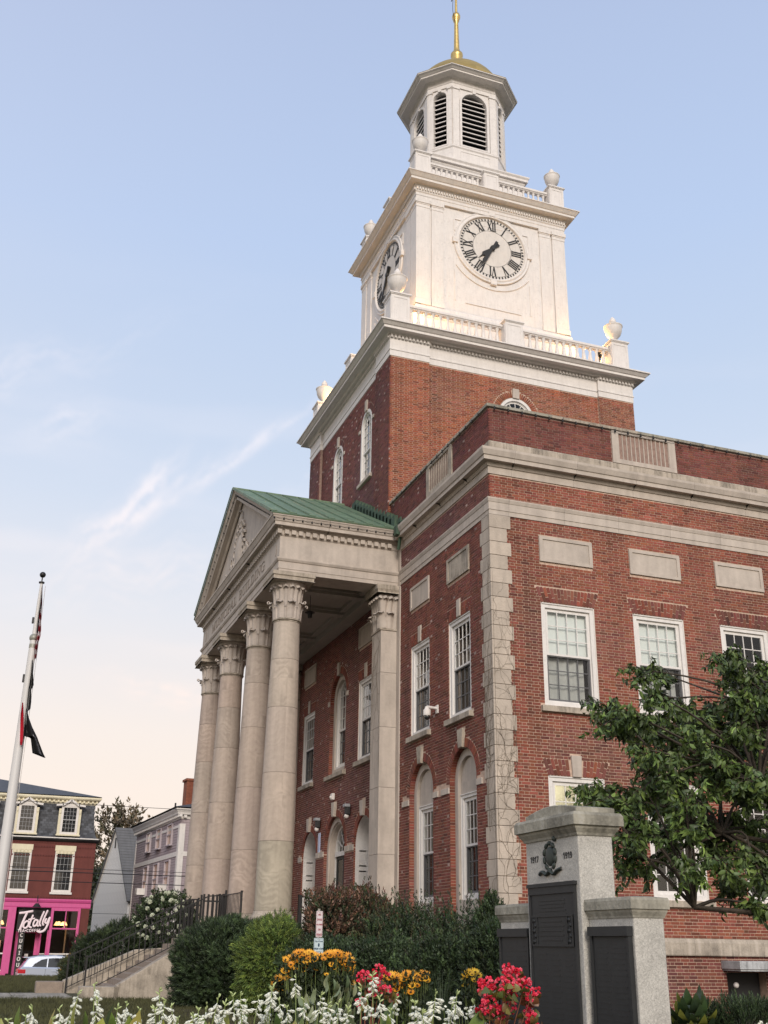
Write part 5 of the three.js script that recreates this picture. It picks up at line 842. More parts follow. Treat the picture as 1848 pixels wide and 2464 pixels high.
// ---------- plants ----------
function leafGeo(L, W, bend = .3, fold = .25, n = 4, heart = 0) {      // a folded, bent leaf along +y, facing +z
  const pos = [], idx = []; for (let i = 0; i <= n; i++) { const t = i / n, w = W * .5 * Math.pow(Math.sin(Math.PI * Math.pow(t, heart ? .55 : .75) * .96 + .06), heart ? .7 : .9) * (t > .97 ? .1 : 1), y = L * t * (1 - .25 * bend * t), z = -L * bend * t * t; pos.push(-w, y, z + w * fold, 0, y, z, w, y, z + w * fold); }
  for (let i = 0; i < n; i++) { const a = i * 3; for (const k of [0, 1]) idx.push(a + k, a + k + 1, a + k + 4, a + k, a + k + 4, a + k + 3); }
  const g = new THREE.BufferGeometry(); g.setAttribute('position', new THREE.Float32BufferAttribute(pos, 3)); g.setIndex(idx); g.computeVertexNormals(); return g;
}
function sprig(n, L, W, len, spread, r, droop = .2) { const gs = []; for (let i = 0; i < n; i++) { const t = (i + .6) / n, g = leafGeo(L * rr(.75, 1.15, r), W * rr(.8, 1.15, r), .35, .3, 3); g.rotateX(spread * rr(.7, 1.25, r) + droop * 0).rotateY(i * 2.4 + rr(-.4, .4, r)).translate(0, len * t, 0); gs.push(g); } gs.push(rod([0, 0, 0], [0, len, 0], .0022, .0015, 3)); return uvm(merge(gs)); }
const leafMat = (extra = {}) => { const m = new THREE.MeshPhysicalMaterial({ roughness: .55, side: THREE.DoubleSide, map: T.leaf, ...extra }); m.color.setRGB(1, 1, 1); return m; };
const LM = leafMat({ roughness: .6 }), LMgloss = leafMat({ roughness: .55 });
const needle = (r) => { const gs = []; for (let i = 0; i < 16; i++) { const g = leafGeo(rr(.05, .075, r), .011, .3, .1, 2); g.rotateX(.9 * rr(.8, 1.2, r)).rotateY(i * 2.4).translate(0, .09 * i / 16, 0); gs.push(g); } return uvm(merge(gs)); };
// a shrub: leafy sprigs through an uneven crown, with stems below
function shrub(name, label, { c, rad, n, geo, cols, seed, shell = .5, bump = .35, up = .6, size = 1, tips = null, mt = LM, flat = 0, stems = 7, category = 'shrub', group, shoots = 0, sl = .35 }) {
  const r = rngOf(seed), gy = gh(c[0], c[2]), t = thing(name, label, category, [c[0], gy, c[2]], 0, group), list = [], P = V3(), q = new THREE.Quaternion();
  for (let i = 0; i < n; i++) {
    const th = r() * 2 * Math.PI, u = flat ? rr(-.25, 1, r) : rr(-.85, 1, r), s = Math.sqrt(1 - u * u), d = V3(s * Math.cos(th), u, s * Math.sin(th)), k = Math.pow(r(), .4) * (1 - shell) + shell;
    const nb = n3(d.x * 2.2 + seed, d.y * 2.2, d.z * 2.2), nb2 = n3(d.x * 6 + seed, d.y * 6, d.z * 6), f = k * (1 + bump * (nb - .5) * 2 + bump * .5 * (nb2 - .5) * 2);
    P.set(d.x * rad[0] * f, c[1] - gy + d.y * rad[1] * f, d.z * rad[2] * f); if (P.y < .04) continue;
    const dir = d.clone().multiplyScalar(1 - up).add(V3(rr(-.5, .5, r), up + rr(-.3, .3, r), rr(-.5, .5, r))).normalize(); q.setFromUnitVectors(V3(0, 1, 0), dir);
    const b = rr(.5, 1.8, r) * (.45 + 1.25 * nb2), tip = tips && k > .86 && d.y > tips.y0 && nb > tips.n0 ? tips.col : null, base = tip && r() < .5 ? tip : cols[Math.floor(r() * cols.length)];
    list.push([MX(P.clone(), q.clone().multiply(QY(r() * 6)), V3(1, 1, 1).multiplyScalar(size * rr(.75, 1.25, r))), base.map((v) => v * b)]);
  }
  for (let i = 0; i < shoots; i++) { // upright shoots past the outline
    const th = r() * 6.283, u = rr(.05, 1, r), s = Math.sqrt(1 - u * u), L = sl * rr(.5, 1.2, r); P.set(s * Math.cos(th) * rad[0] * .85, c[1] - gy + u * rad[1] * .88, s * Math.sin(th) * rad[2] * .85);
    const d = V3(s * Math.cos(th) * .5 + rr(-.3, .3, r), 1, s * Math.sin(th) * .5 + rr(-.3, .3, r)).normalize(), n2 = 5, cc = cols[Math.floor(r() * cols.length)]; q.setFromUnitVectors(V3(0, 1, 0), d);
    for (let k = 0; k < n2; k++) list.push([MX(P.clone().addScaledVector(d, L * k / n2), q.clone().multiply(QY(r() * 6)), V3(1, 1, 1).multiplyScalar(size * rr(.7, 1.1, r) * (1 - .08 * k))), (tips && r() < .5 ? tips.col : cc).map((v) => v * rr(.8, 1.5, r))]);
  }
  const cr = copies(t, 'foliage', geo, mt, list, true);
  const gs = []; for (let i = 0; i < stems; i++) { const a = i / stems * 6.3 + r(), e = V3(Math.cos(a) * rad[0] * .6, (c[1] - gy) + rad[1] * rr(0, .6, r), Math.sin(a) * rad[2] * .6); gs.push(taper([[Math.cos(a) * .06, -.05, Math.sin(a) * .06], e.clone().multiplyScalar(.5).add(V3(0, .1, 0)), e], .022, .006, 6, 5)); }
  part(t, 'stems', gs, M.bark); return t;
}
const rg = rngOf(404);
const G = { small: sprig(7, .045, .022, .08, .85, rg), mid: sprig(7, .07, .032, .11, .9, rg), needle: needle(rg), fine: sprig(9, .05, .012, .12, .6, rg), feather: sprig(11, .045, .011, .1, 1.0, rg), big: sprig(6, .11, .055, .15, 1.0, rg) };
const at3 = (u, v, D) => { const p = at(u, v, D); return [p.x, p.y, p.z]; };
const DG = [[.034, .058, .022], [.048, .078, .028], [.026, .045, .018]], MG = [[.045, .075, .02], [.06, .09, .022], [.035, .06, .018]];
shrub('yew_shrub', 'dark green clipped yew shrub beside the near cheek of the stone steps', { c: at3(552, 2330, 27.5), rad: [1.38, 1.05, 1.2], n: 9000, geo: G.needle, cols: DG, seed: 1, up: .45, bump: .22, size: 1.3, shell: .4 });
shrub('yew_shrub', 'second dark green yew shrub, right behind the bright cypress', { c: at3(650, 2330, 27), rad: [1.0, 1.05, 1.0], n: 4500, geo: G.needle, cols: DG, seed: 2, up: .45, bump: .25, size: 1.15 });
shrub('cypress_shrub', 'bright yellow-green feathery cypress shrub before the nearest column', { c: at3(655, 2338, 24), rad: [.72, .92, .7], n: 5200, geo: G.feather, cols: [[.12, .18, .035], [.16, .21, .04], [.07, .115, .025]], seed: 3, up: -.05, bump: .5, size: 1.15, stems: 9 });
const RT2 = { col: [.15, .08, .05], y0: -.1, n0: .4 };
shrub('burning_bush', 'shrub with reddish brown leaf tips in front of the near doorway', { c: at3(872, 2270, 24.5), rad: [1.02, .95, .9], n: 3600, geo: G.mid, cols: [[.05, .06, .025], [.035, .05, .02], [.09, .055, .03]], seed: 4, shoots: 90, sl: .5, up: .5, bump: .4, tips: RT2, size: 1.05 });
shrub('burning_bush', 'low shrub with brown leaf tips just right of the sign post', { c: at3(800, 2250, 23.5), rad: [.62, .8, .6], n: 1500, geo: G.mid, cols: [[.05, .055, .025], [.035, .05, .02], [.1, .06, .035]], seed: 5, shoots: 25, up: .5, bump: .45, tips: RT2 });
shrub('leafy_shrub', 'dark leafy shrub below the ground-floor window farther from the corner', { c: at3(985, 2308, 23), rad: [.95, .9, .8], n: 1300, geo: G.mid, cols: DG, seed: 6, shoots: 110, sl: .6, shell: .3, up: .6, bump: .42, tips: { col: [.07, .07, .03], y0: .3, n0: .5 } });
shrub('leafy_shrub', 'dark leafy shrub with upright shoots below the window nearest the corner', { c: at3(1105, 2322, 22.5), rad: [.75, .9, .75], n: 1000, geo: G.mid, cols: DG, seed: 7, shoots: 130, sl: .75, shell: .3, up: .75, bump: .45, mt: LMgloss, tips: { col: [.075, .10, .05], y0: .1, n0: .45 } });
shrub('leafy_shrub', 'narrow dark evergreen at the foot of the corner stones', { c: at3(1183, 2275, 22), rad: [.3, .85, .35], n: 1000, geo: G.small, cols: DG, seed: 8, shoots: 14, up: .8, bump: .3, size: 1.3 });
shrub('low_evergreen', 'low dark evergreen behind the orange coneflowers', { c: at3(790, 2350, 21), rad: [.85, .62, .7], n: 2300, geo: G.small, cols: DG, seed: 9, shoots: 20, up: .5, bump: .35, size: 1.35 });
shrub('low_evergreen', 'low dark evergreen in the middle behind the red begonias', { c: at3(930, 2362, 20), rad: [.9, .66, .7], n: 2500, geo: G.small, cols: DG, seed: 10, shoots: 25, up: .5, bump: .35, size: 1.35 });
shrub('low_evergreen', 'low dark evergreen left of the war memorial', { c: at3(1075, 2368, 19), rad: [.85, .66, .7], n: 2500, geo: G.small, cols: DG, seed: 11, shoots: 30, up: .5, bump: .35, size: 1.35 });
shrub('low_evergreen', 'low dark evergreen directly behind the left wing of the war memorial', { c: at3(1200, 2345, 18), rad: [.55, .75, .6], n: 1700, geo: G.small, cols: DG, seed: 12, shoots: 20, up: .5, bump: .35, size: 1.35 });
shrub('juniper_shrub', 'dark spreading juniper left of the stone steps', { c: at3(275, 2315, 37), rad: [1.3, 1.0, 1.3], n: 3800, geo: G.needle, cols: [[.03, .048, .016], [.04, .062, .02], [.022, .036, .014]], seed: 13, up: .3, bump: .4, size: 1.7 });
shrub('juniper_shrub', 'low juniper sloping down towards the silver car', { c: at3(215, 2345, 37.5), rad: [.85, .62, .9], n: 2000, geo: G.needle, cols: [[.04, .055, .018], [.05, .062, .022]], seed: 14, up: .3, bump: .4, size: 1.7 });
shrub('barberry_shrub', 'small orange and yellow leaved shrub before the front of the silver car', { c: at3(182, 2338, 39), rad: [.42, .42, .42], n: 700, geo: G.mid, cols: [[.25, .13, .03], [.3, .2, .04], [.12, .1, .03]], seed: 15, up: .6, bump: .4, size: 1.2 });
{ // panicle hydrangea with white heads
  const c = at3(395, 2235, 37), t = shrub('hydrangea', 'tall hydrangea covered in white flower heads beside the farthest column', { c, rad: [.95, 1.05, .95], n: 1300, geo: G.mid, cols: [[.03, .05, .018], [.045, .07, .025]], seed: 16, up: .45, bump: .3, size: 1.3 });
  const r = rngOf(61), gs = []; for (let i = 0; i < 26; i++) { const a = i * 2.4, u = i / 26; gs.push(sph(.02, Math.cos(a) * .06 * Math.sin(u * 3), u * .12 - .06, Math.sin(a) * .06 * Math.sin(u * 3), 5)); } const hg = uvm(merge(gs)), hm = mat([.56, .6, .45], .8), gy = gh(c[0], c[2]);
  for (let i = 0; i < 120; i++) { const th = r() * 6.3, u = rr(-.3, 1, r), s = Math.sqrt(1 - u * u), o = new THREE.Mesh(hg, hm); o.name = 'flower_head'; o.position.set(s * Math.cos(th) * 1.0, c[1] - gy + u * 1.08, s * Math.sin(th) * 1.0); o.rotation.set(rr(-.8, .8, r), r() * 6, rr(-.8, .8, r)); o.scale.setScalar(rr(.55, 1.15, r)); t.add(o); }
}
// plantain lilies with white flower spikes
const LY = { leaf: [leafGeo(.2, .14, .45, .22, 6, 1), leafGeo(.24, .16, .6, .2, 6, 1), leafGeo(.17, .12, .3, .25, 6, 1)].map(uvm) };
const petal = (() => { const gs = [lathe([[.003, 0], [.004, .018], [.009, .03], [.013, .038]], 8)]; for (let i = 0; i < 6; i++) gs.push(leafGeo(.03, .0105, .7, .2, 3).rotateX(.5).translate(0, .036, .009).rotateY(i * Math.PI / 3)); return uvm(merge(gs)); })();
const bud = uvm(lathe([[.002, 0], [.005, .012], [.006, .022], [.001, .034]], 6));
const lilyMats = [[.22, .29, .05], [.15, .23, .04], [.33, .36, .07], [.09, .15, .035], [.38, .34, .08]].map((c) => { const m = leafMat({ roughness: .5 }); m.color.setRGB(...c); return m; });
const whitePetal = leafMat({ roughness: .6, map: null }); whitePetal.color.setRGB(.74, .76, .66); const budMat = leafMat({ roughness: .6, map: null }); budMat.color.setRGB(.42, .5, .22); const stalkMat = mat([.2, .26, .08], .6);
{
  const tips = [[78, 2419], [62, 2442], [143, 2424], [128, 2446], [190, 2386], [172, 2420], [228, 2365], [236, 2400], [283, 2419], [304, 2409], [335, 2428], [384, 2377], [398, 2404], [372, 2424], [412, 2420], [430, 2448], [477, 2424], [498, 2419], [466, 2440], [527, 2394], [543, 2412], [560, 2392], [578, 2388], [592, 2412], [624, 2392], [640, 2416], [658, 2371], [672, 2404], [655, 2374], [690, 2420], [712, 2347], [732, 2400], [773, 2391], [790, 2412], [815, 2408], [838, 2424], [870, 2374], [897, 2338], [884, 2400], [914, 2395], [954, 2393], [940, 2424], [997, 2406], [1015, 2428], [1049, 2385], [1035, 2410], [1100, 2385], [1088, 2412], [1140, 2404], [1160, 2432], [20, 2450], [-20, 2430]];
  const r = rngOf(909), clumps = [];
  const how = ['at the left end of the white flower row', 'second from the left end of the white flower row', 'before the foot of the stone steps, third from the left', 'below the near cheek wall of the steps', 'below the left part of the yew shrub', 'below the middle of the yew shrub', 'below the right part of the yew shrub', 'left of the bright cypress shrub', 'below the bright cypress shrub', 'left of the orange coneflowers', 'below the orange coneflowers', 'right of the orange coneflowers', 'left of the small red begonia', 'in front of the small red begonia', 'below the middle evergreen', 'left of the grass tuft', 'below the grass tuft', 'left of the large red begonia', 'below the large red begonia'];
  for (let i = 0; i < 19; i++) { const u = -30 + i * 66; const D = 7.6 + 1.1 * hash(i, 4) + (i % 2) * .5, p = at(u, 2450, D); clumps.push({ u, D, x: p.x, z: p.z, y: gh(p.x, p.z), tips: [] }); }
  for (const t of tips) clumps.reduce((a, b) => (Math.abs(a.u - t[0]) < Math.abs(b.u - t[0]) ? a : b)).tips.push(t);
  clumps.forEach((c, i) => {
    const t = thing('plantain_lily', 'plantain lily with white flowers ' + how[i], 'flowering plant', [c.x, c.y, c.z], 0, 'white plantain lilies in the front flower bed'), o0 = V3(c.x, c.y, c.z);
    const nl = 20, top = at(c.u, 2464, c.D).y - c.y;
    for (let k = 0; k < nl; k++) { const a = k * 2.4 + r(), f = (k + 1) / nl, o = new THREE.Mesh(LY.leaf[k % 3], lilyMats[Math.floor(r() * 5)]); o.name = 'leaf'; const reach = .05 + .2 * f, hh = top * (1.0 - .4 * f) + rr(-.05, .05, r) - .15; o.position.set(Math.cos(a) * reach, hh, Math.sin(a) * reach); o.rotation.set(.75 + .75 * f + rr(-.2, .2, r), Math.PI / 2 - a, rr(-.3, .3, r), 'YXZ'); o.scale.setScalar(rr(.8, 1.2, r)); o.castShadow = o.receiveShadow = true; t.add(o); }
    const pet = []; for (let k = 0; k < nl; k++) { const a = k * 2.4, f = (k + 1) / nl; pet.push(taper([[0, 0, 0], [Math.cos(a) * .05, top * .5, Math.sin(a) * .05], [Math.cos(a) * (.05 + .2 * f), top * (1.04 - .4 * f) - .1, Math.sin(a) * (.05 + .2 * f)]], .006, .004, 5, 4)); } part(t, 'leaf_stalks', pet, stalkMat);
    for (const [u, v] of c.tips) {
      const P = at(u, v, c.D + rr(-.35, .35, r)).sub(o0), Q = V3(P.x * .35, 0, P.z * .35), bend = V3(rr(-.05, .05, r), 0, rr(-.05, .05, r));
      const mid = Q.clone().lerp(P, .6).add(bend), s = sub(t, 'flower_spike'); part(s, 'stalk', taper([Q, mid, P], .005, .003, 8, 5), stalkMat);
      const n = 12 + Math.floor(r() * 7);
      for (let k = 0; k < n; k++) { const f = k / n, pos = P.clone().lerp(mid, .02 + f * .62 * .22 / Math.max(.2, P.distanceTo(mid))), a = r() * 6.3, open = f > .2, o = new THREE.Mesh(open ? petal : bud, open ? whitePetal : budMat); o.name = open ? 'flower' : 'bud'; o.position.copy(pos).add(V3(0, rr(-.01, .01, r), 0)); o.rotation.set(open ? rr(1.6, 2.5, r) : rr(.6, 1.2, r), a, 0, 'YXZ'); o.scale.setScalar(open ? rr(.66, .95, r) : rr(.7, 1.1, r)); o.castShadow = o.receiveShadow = true; s.add(o); }
    }
  });
}
// orange coneflowers
{
  const r = rngOf(321), fl = (() => { const gs = []; for (let i = 0; i < 11; i++) gs.push(leafGeo(.036, .014, .25, .15, 2).rotateX(1.35).translate(0, 0, .008).rotateY(i / 11 * 6.283)); return uvm(merge(gs)); })(), cone = uvm(new THREE.SphereGeometry(.0095, 8, 6).scale(1, .8, 1).translate(0, .004, 0));
  const pm = [[.78, .36, .02], [.84, .44, .03], [.68, .27, .012]].map((c) => { const m = leafMat({ map: null, roughness: .6 }); m.color.setRGB(...c); return m; }), pmY = [[.75, .48, .03], [.68, .4, .02]].map((c) => { const m = leafMat({ map: null }); m.color.setRGB(...c); return m; }), cm = mat([.03, .015, .01], .8);
  const patch = (label, u, v0, v1, D, wpx, n, mats, seed, depth) => {
    const q = rngOf(seed), c = at(u, (v0 + v1) / 2, D), gy = gh(c.x, c.z), w = wpx * D / 2590 / 2, ya = at(u, v0, D).y - gy, yb = at(u, v1, D).y - gy, t = thing('coneflower_clump', label, 'flowering plant', [c.x, gy, c.z], -.35), st = [];
    for (let i = 0; i < n; i++) { const x = rr(-1, 1, q), z = rr(-1, 1, q), lump = .8 + .25 * Math.cos((x - (x > 0 ? .5 : -.45)) * 3), y = mix(yb, ya, clamp((1 - .75 * q() ** 1.7) * lump)), P = V3(x * w, y, z * depth), f = sub(t, 'flower'); f.position.copy(P); f.rotation.set(rr(.1, .95, q), rr(-.8, .8, q), rr(-.4, .4, q)); f.scale.setScalar(rr(.85, 1.25, q)); const a = new THREE.Mesh(fl, mats[i % mats.length]); a.name = 'petals'; a.castShadow = a.receiveShadow = true; const b = new THREE.Mesh(cone, cm); b.name = 'cone'; f.add(a, b); st.push(rod([P.x * .7, .1, P.z * .7], [P.x, P.y - .005, P.z], .003, .002, 4)); }
    part(t, 'stems', st, stalkMat);
    const list = []; for (let i = 0; i < n * 4; i++) { const x = rr(-1, 1, q), z = rr(-1, 1, q), k = rr(.5, 1.3, q); list.push([MX(V3(x * w * .95, rr(.05, mix(yb, ya, .6), q), z * depth), new THREE.Quaternion().setFromEuler(new THREE.Euler(rr(-.6, .6, q), q() * 6, rr(-.6, .6, q))), V3(1, 1, 1)), [.035 * k, .055 * k, .018 * k]]); } copies(t, 'foliage', G.mid, LM, list);
  };
  patch('large mound of orange coneflowers with dark centres below the sign post', 768, 2292, 2372, 13, 150, 300, pm, 1, .36);
  patch('small clump of orange coneflowers left below the large mound', 677, 2352, 2400, 13.4, 34, 26, pm, 2, .15);
  patch('orange coneflowers between the red begonias and the evergreen', 958, 2344, 2400, 11.5, 62, 60, pm, 3, .15);
  patch('dim orange coneflowers right behind the red begonias', 1005, 2338, 2385, 14, 46, 40, pm, 4, .15);
  patch('yellow coneflowers beside the large red begonia', 1136, 2338, 2385, 12.5, 34, 26, pmY, 5, .12);
  patch('orange coneflowers low beneath the right of the large mound', 832, 2360, 2398, 13, 36, 24, pm, 6, .15);
}
// red begonias
{
  const bl = (() => { const gs = []; for (let i = 0; i < 5; i++) gs.push(leafGeo(.021, .02, .35, .3, 3, 1).rotateX(.75).rotateY(i * 1.257)); gs.push(leafGeo(.012, .012, .3, .3, 2).rotateX(.2), leafGeo(.012, .012, .3, .3, 2).rotateX(.2).rotateY(3)); return uvm(merge(gs)); })();
  const bm = [[.80, .045, .10], [.86, .09, .17], [.66, .025, .06], [.88, .17, .25]].map((c) => { const m = leafMat({ map: null, roughness: .5 }); m.color.setRGB(...c); return m; }), lm2 = [[.16, .10, .03], [.2, .17, .04], [.09, .12, .03], [.22, .09, .04]].map((c) => { const m = leafMat({ roughness: .4 }); m.color.setRGB(...c); return m; }), lg = uvm(leafGeo(.055, .052, .3, .2, 5, 1));
  const begonia = (label, blobs, D, nl, seed) => { // blobs: [u, v, radius px, count]
    const q = rngOf(seed), b0 = at(blobs[0][0], 2464, D), gy = gh(b0.x, b0.z), O = V3(b0.x, gy, b0.z), t = thing('begonia', label, 'flowering plant', [O.x, O.y, O.z]); const st = [], k = D / 2590; let cu = 0, cv = 0, m = 0;
    for (const [u, v, R, n] of blobs) { const C = at(u, v, D + rr(-.12, .12, q)).sub(O), rad = R * k; cu += u; cv += v; m++; const s = sub(t, 'flower_cluster'); st.push(taper([[0, 0, 0], [C.x * .5, C.y * .55, C.z * .5], C], .006, .003, 6, 4)); for (let i = 0; i < n * 1.7; i++) { const d = V3(rr(-1, 1, q), rr(-1, 1, q), rr(-1, 1, q)); if (d.length() > 1) d.normalize(); d.multiply(V3(1.45, 1.15, 1.3)); const o = new THREE.Mesh(bl, bm[Math.floor(q() * 4)]); o.name = 'flower'; o.position.copy(C).addScaledVector(d, rad); o.rotation.set(rr(.2, 1.8, q), rr(-2.2, 1.2, q), 0, 'YXZ'); o.scale.setScalar(rr(.8, 1.25, q)); o.castShadow = o.receiveShadow = true; s.add(o); } }
    part(t, 'stems', st, mat([.25, .09, .05], .6));
    for (let i = 0; i < nl; i++) { const [u, v, R] = blobs[i % blobs.length], P = at(u + rr(-1.5, 1.5, q) * R, v + rr(.4, 2.6, q) * R, D + rr(-.2, .15, q)).sub(O), o = new THREE.Mesh(lg, lm2[Math.floor(q() * 4)]); if (P.y < .05) continue; o.name = 'leaf'; o.position.copy(P); o.rotation.set(rr(.3, 1.6, q), q() * 6.3, rr(-.5, .5, q), 'YXZ'); o.scale.setScalar(rr(.7, 1.3, q)); o.castShadow = o.receiveShadow = true; t.add(o); }
  };
  begonia('large red begonia in full flower against the war memorial', [[1170, 2375, 15, 26], [1180, 2390, 12, 14], [1228, 2336, 13, 18], [1245, 2342, 9, 10], [1216, 2370, 15, 22], [1240, 2362, 14, 20], [1262, 2372, 13, 18], [1280, 2392, 13, 16], [1228, 2392, 10, 12], [1212, 2388, 8, 8], [1178, 2425, 15, 20], [1200, 2438, 12, 14], [1225, 2425, 12, 14], [1272, 2440, 13, 18], [1283, 2455, 10, 10], [1160, 2432, 9, 9]], 8.2, 130, 11);
  begonia('small red begonia left of the orange coneflowers', [[879, 2352, 13, 20], [917, 2340, 13, 18], [905, 2366, 10, 12], [898, 2388, 9, 10], [928, 2384, 9, 10]], 9.6, 40, 12);
  begonia('dim red begonia low among the white lilies', [[870, 2412, 8, 9], [948, 2402, 6, 6]], 9.6, 16, 13);
}
{ // fine grass tuft, pale-leaved plant, plantain by the wall, small white flowers
  const blade = (n, L, spread, w, seed) => { const q = rngOf(seed), gs = []; for (let i = 0; i < n; i++) { const a = q() * 6.3, l = L * rr(.6, 1.1, q), o = spread * rr(.2, 1, q), g = new THREE.PlaneGeometry(w, 1, 1, 6), p = g.attributes.position; for (let k = 0; k < p.count; k++) { const t = p.getY(k) + .5; p.setXYZ(k, p.getX(k) * (1 - t * .85), l * (t - .45 * t * t * (o / spread)), o * t * t); } g.computeVertexNormals(); gs.push(g.rotateY(a)); } return gs; };
  const p = at(1062, 2390, 12.6), t = thing('grass_tuft', 'tuft of fine arching dark grass left of the large red begonia', 'ornamental grass', [p.x, gh(p.x, p.z), p.z]); const gm = leafMat(); gm.color.setRGB(.04, .065, .025); part(t, 'blades', blade(420, 1.15, .62, .009, 3), gm);
  const q = rngOf(55), p2 = at(788, 2385, 11), t2 = thing('sage_plant', 'plant with pale grey-green leaves below the orange coneflowers', 'plant', [p2.x, gh(p2.x, p2.z), p2.z]), sm2 = [[.2, .25, .13], [.14, .2, .1], [.28, .31, .17]].map((c) => { const m = leafMat(); m.color.setRGB(...c); return m; }), sg = uvm(leafGeo(.13, .045, .5, .25, 5)); const h0 = at(788, 2352, 11).y - gh(p2.x, p2.z);
  for (let i = 0; i < 90; i++) { const o = new THREE.Mesh(sg, sm2[i % 3]), a = q() * 6.3, d = Math.sqrt(q()) * .3; o.name = 'leaf'; o.position.set(Math.cos(a) * d, rr(.35, 1, q) * h0 - .08, Math.sin(a) * d); o.rotation.set(rr(.3, 1.3, q), a, rr(-.4, .4, q), 'YXZ'); o.castShadow = o.receiveShadow = true; t2.add(o); } part(t2, 'stems', [...Array(14)].map((_, i) => rod([0, 0, 0], [Math.cos(i * 2.4) * .24, h0 * .8, Math.sin(i * 2.4) * .24], .006, .003, 4)), stalkMat);
  const p3 = at(1668, 2440, 20.5), gy3 = gh(p3.x, p3.z), t3 = thing('plantain_lily', 'variegated plantain lily with yellow-edged leaves at the basement wall', 'plant', [p3.x, gy3, p3.z]), hg = [leafGeo(.3, .2, .6, .15, 7, 1), leafGeo(.26, .18, .8, .2, 7, 1)].map(uvm), hm = [[.05, .085, .035], [.06, .11, .04], [.035, .06, .03], [.28, .3, .06]].map((c) => { const m = leafMat({ roughness: .4 }); m.color.setRGB(...c); return m; });
  for (let i = 0; i < 90; i++) { const a = i * 2.4, f = Math.sqrt((i + .5) / 90), o = new THREE.Mesh(hg[i % 2], hm[q() < .2 ? 3 : i % 3]); o.name = 'leaf'; o.position.set(Math.cos(a) * f * .45, .62 * (1 - f * .75) + rr(-.05, .05, q), Math.sin(a) * f * .42); o.rotation.set(1.0 + f * .95, Math.PI / 2 - a, rr(-.3, .3, q), 'YXZ'); o.castShadow = o.receiveShadow = true; t3.add(o); } part(t3, 'leaf_stalks', [...Array(30)].map((_, i) => rod([0, 0, 0], [Math.cos(i * 2.4) * .3, .4, Math.sin(i * 2.4) * .3], .008, .005, 4)), stalkMat);
  shrub('low_evergreen', 'low dark ground shrub at the right below the metal door hood', { c: at3(1800, 2470, 21), rad: [.8, .34, .5], n: 1300, geo: G.fine, cols: DG, seed: 31, up: .5, bump: .4, size: 1.3 });
  const p4 = at(1835, 2440, 19), t4 = thing('white_flower_plant', 'small plant with white flowers at the right edge by the wall', 'flowering plant', [p4.x, gh(p4.x, p4.z), p4.z]); for (let i = 0; i < 16; i++) { const o = new THREE.Mesh(bl4(), whitePetal); o.name = 'flower'; o.position.set(rr(-.16, .16, q), rr(.2, .42, q), rr(-.16, .16, q)); o.rotation.set(rr(.3, 1.2, q), q() * 6, 0); t4.add(o); } part(t4, 'leaves', [...Array(40)].map((_, i) => leafGeo(.1, .05, .4, .2, 4).rotateX(rr(.3, 1.2, q)).rotateY(i * 2.4).translate(rr(-.12, .12, q), rr(.05, .3, q), rr(-.12, .12, q))), lilyMats[3]);
  function bl4() { return bl4.g ||= uvm(merge([0, 1, 2, 3, 4].map((i) => leafGeo(.05, .045, .3, .2, 3, 1).rotateX(.9).rotateY(i * 1.257)))); }
  const pw = at(1150, 2430, 8.8), t5 = thing('white_flower_plant', 'loose sprays of small round white flowers left of the large red begonia', 'flowering plant', [pw.x, gh(pw.x, pw.z), pw.z]), fg = uvm(merge([0, 1, 2, 3, 4].map((i) => leafGeo(.017, .016, .3, .2, 3, 1).rotateX(1.1).rotateY(i * 1.257)))); const st5 = []; for (const [u, v] of [[1068, 2430], [1080, 2436], [1090, 2428], [1104, 2432], [1112, 2440], [1125, 2430], [1135, 2436], [1096, 2444], [1120, 2448], [1074, 2450], [1142, 2452]]) { const P = at(u, v, 8.8 + rr(-.1, .1, q)).sub(t5.position); for (let k = 0; k < 3; k++) { const o = new THREE.Mesh(fg, whitePetal); o.name = 'flower'; o.position.copy(P).add(V3(rr(-.02, .02, q), rr(-.02, .02, q), rr(-.02, .02, q))); o.rotation.set(rr(0, 1, q), rr(-1, 1, q), 0); t5.add(o); } st5.push(taper([[P.x * .5, 0, P.z * .5], [P.x * .9, P.y * .6, P.z * .9], P], .003, .002, 5, 4)); } part(t5, 'stems', st5, stalkMat);
}
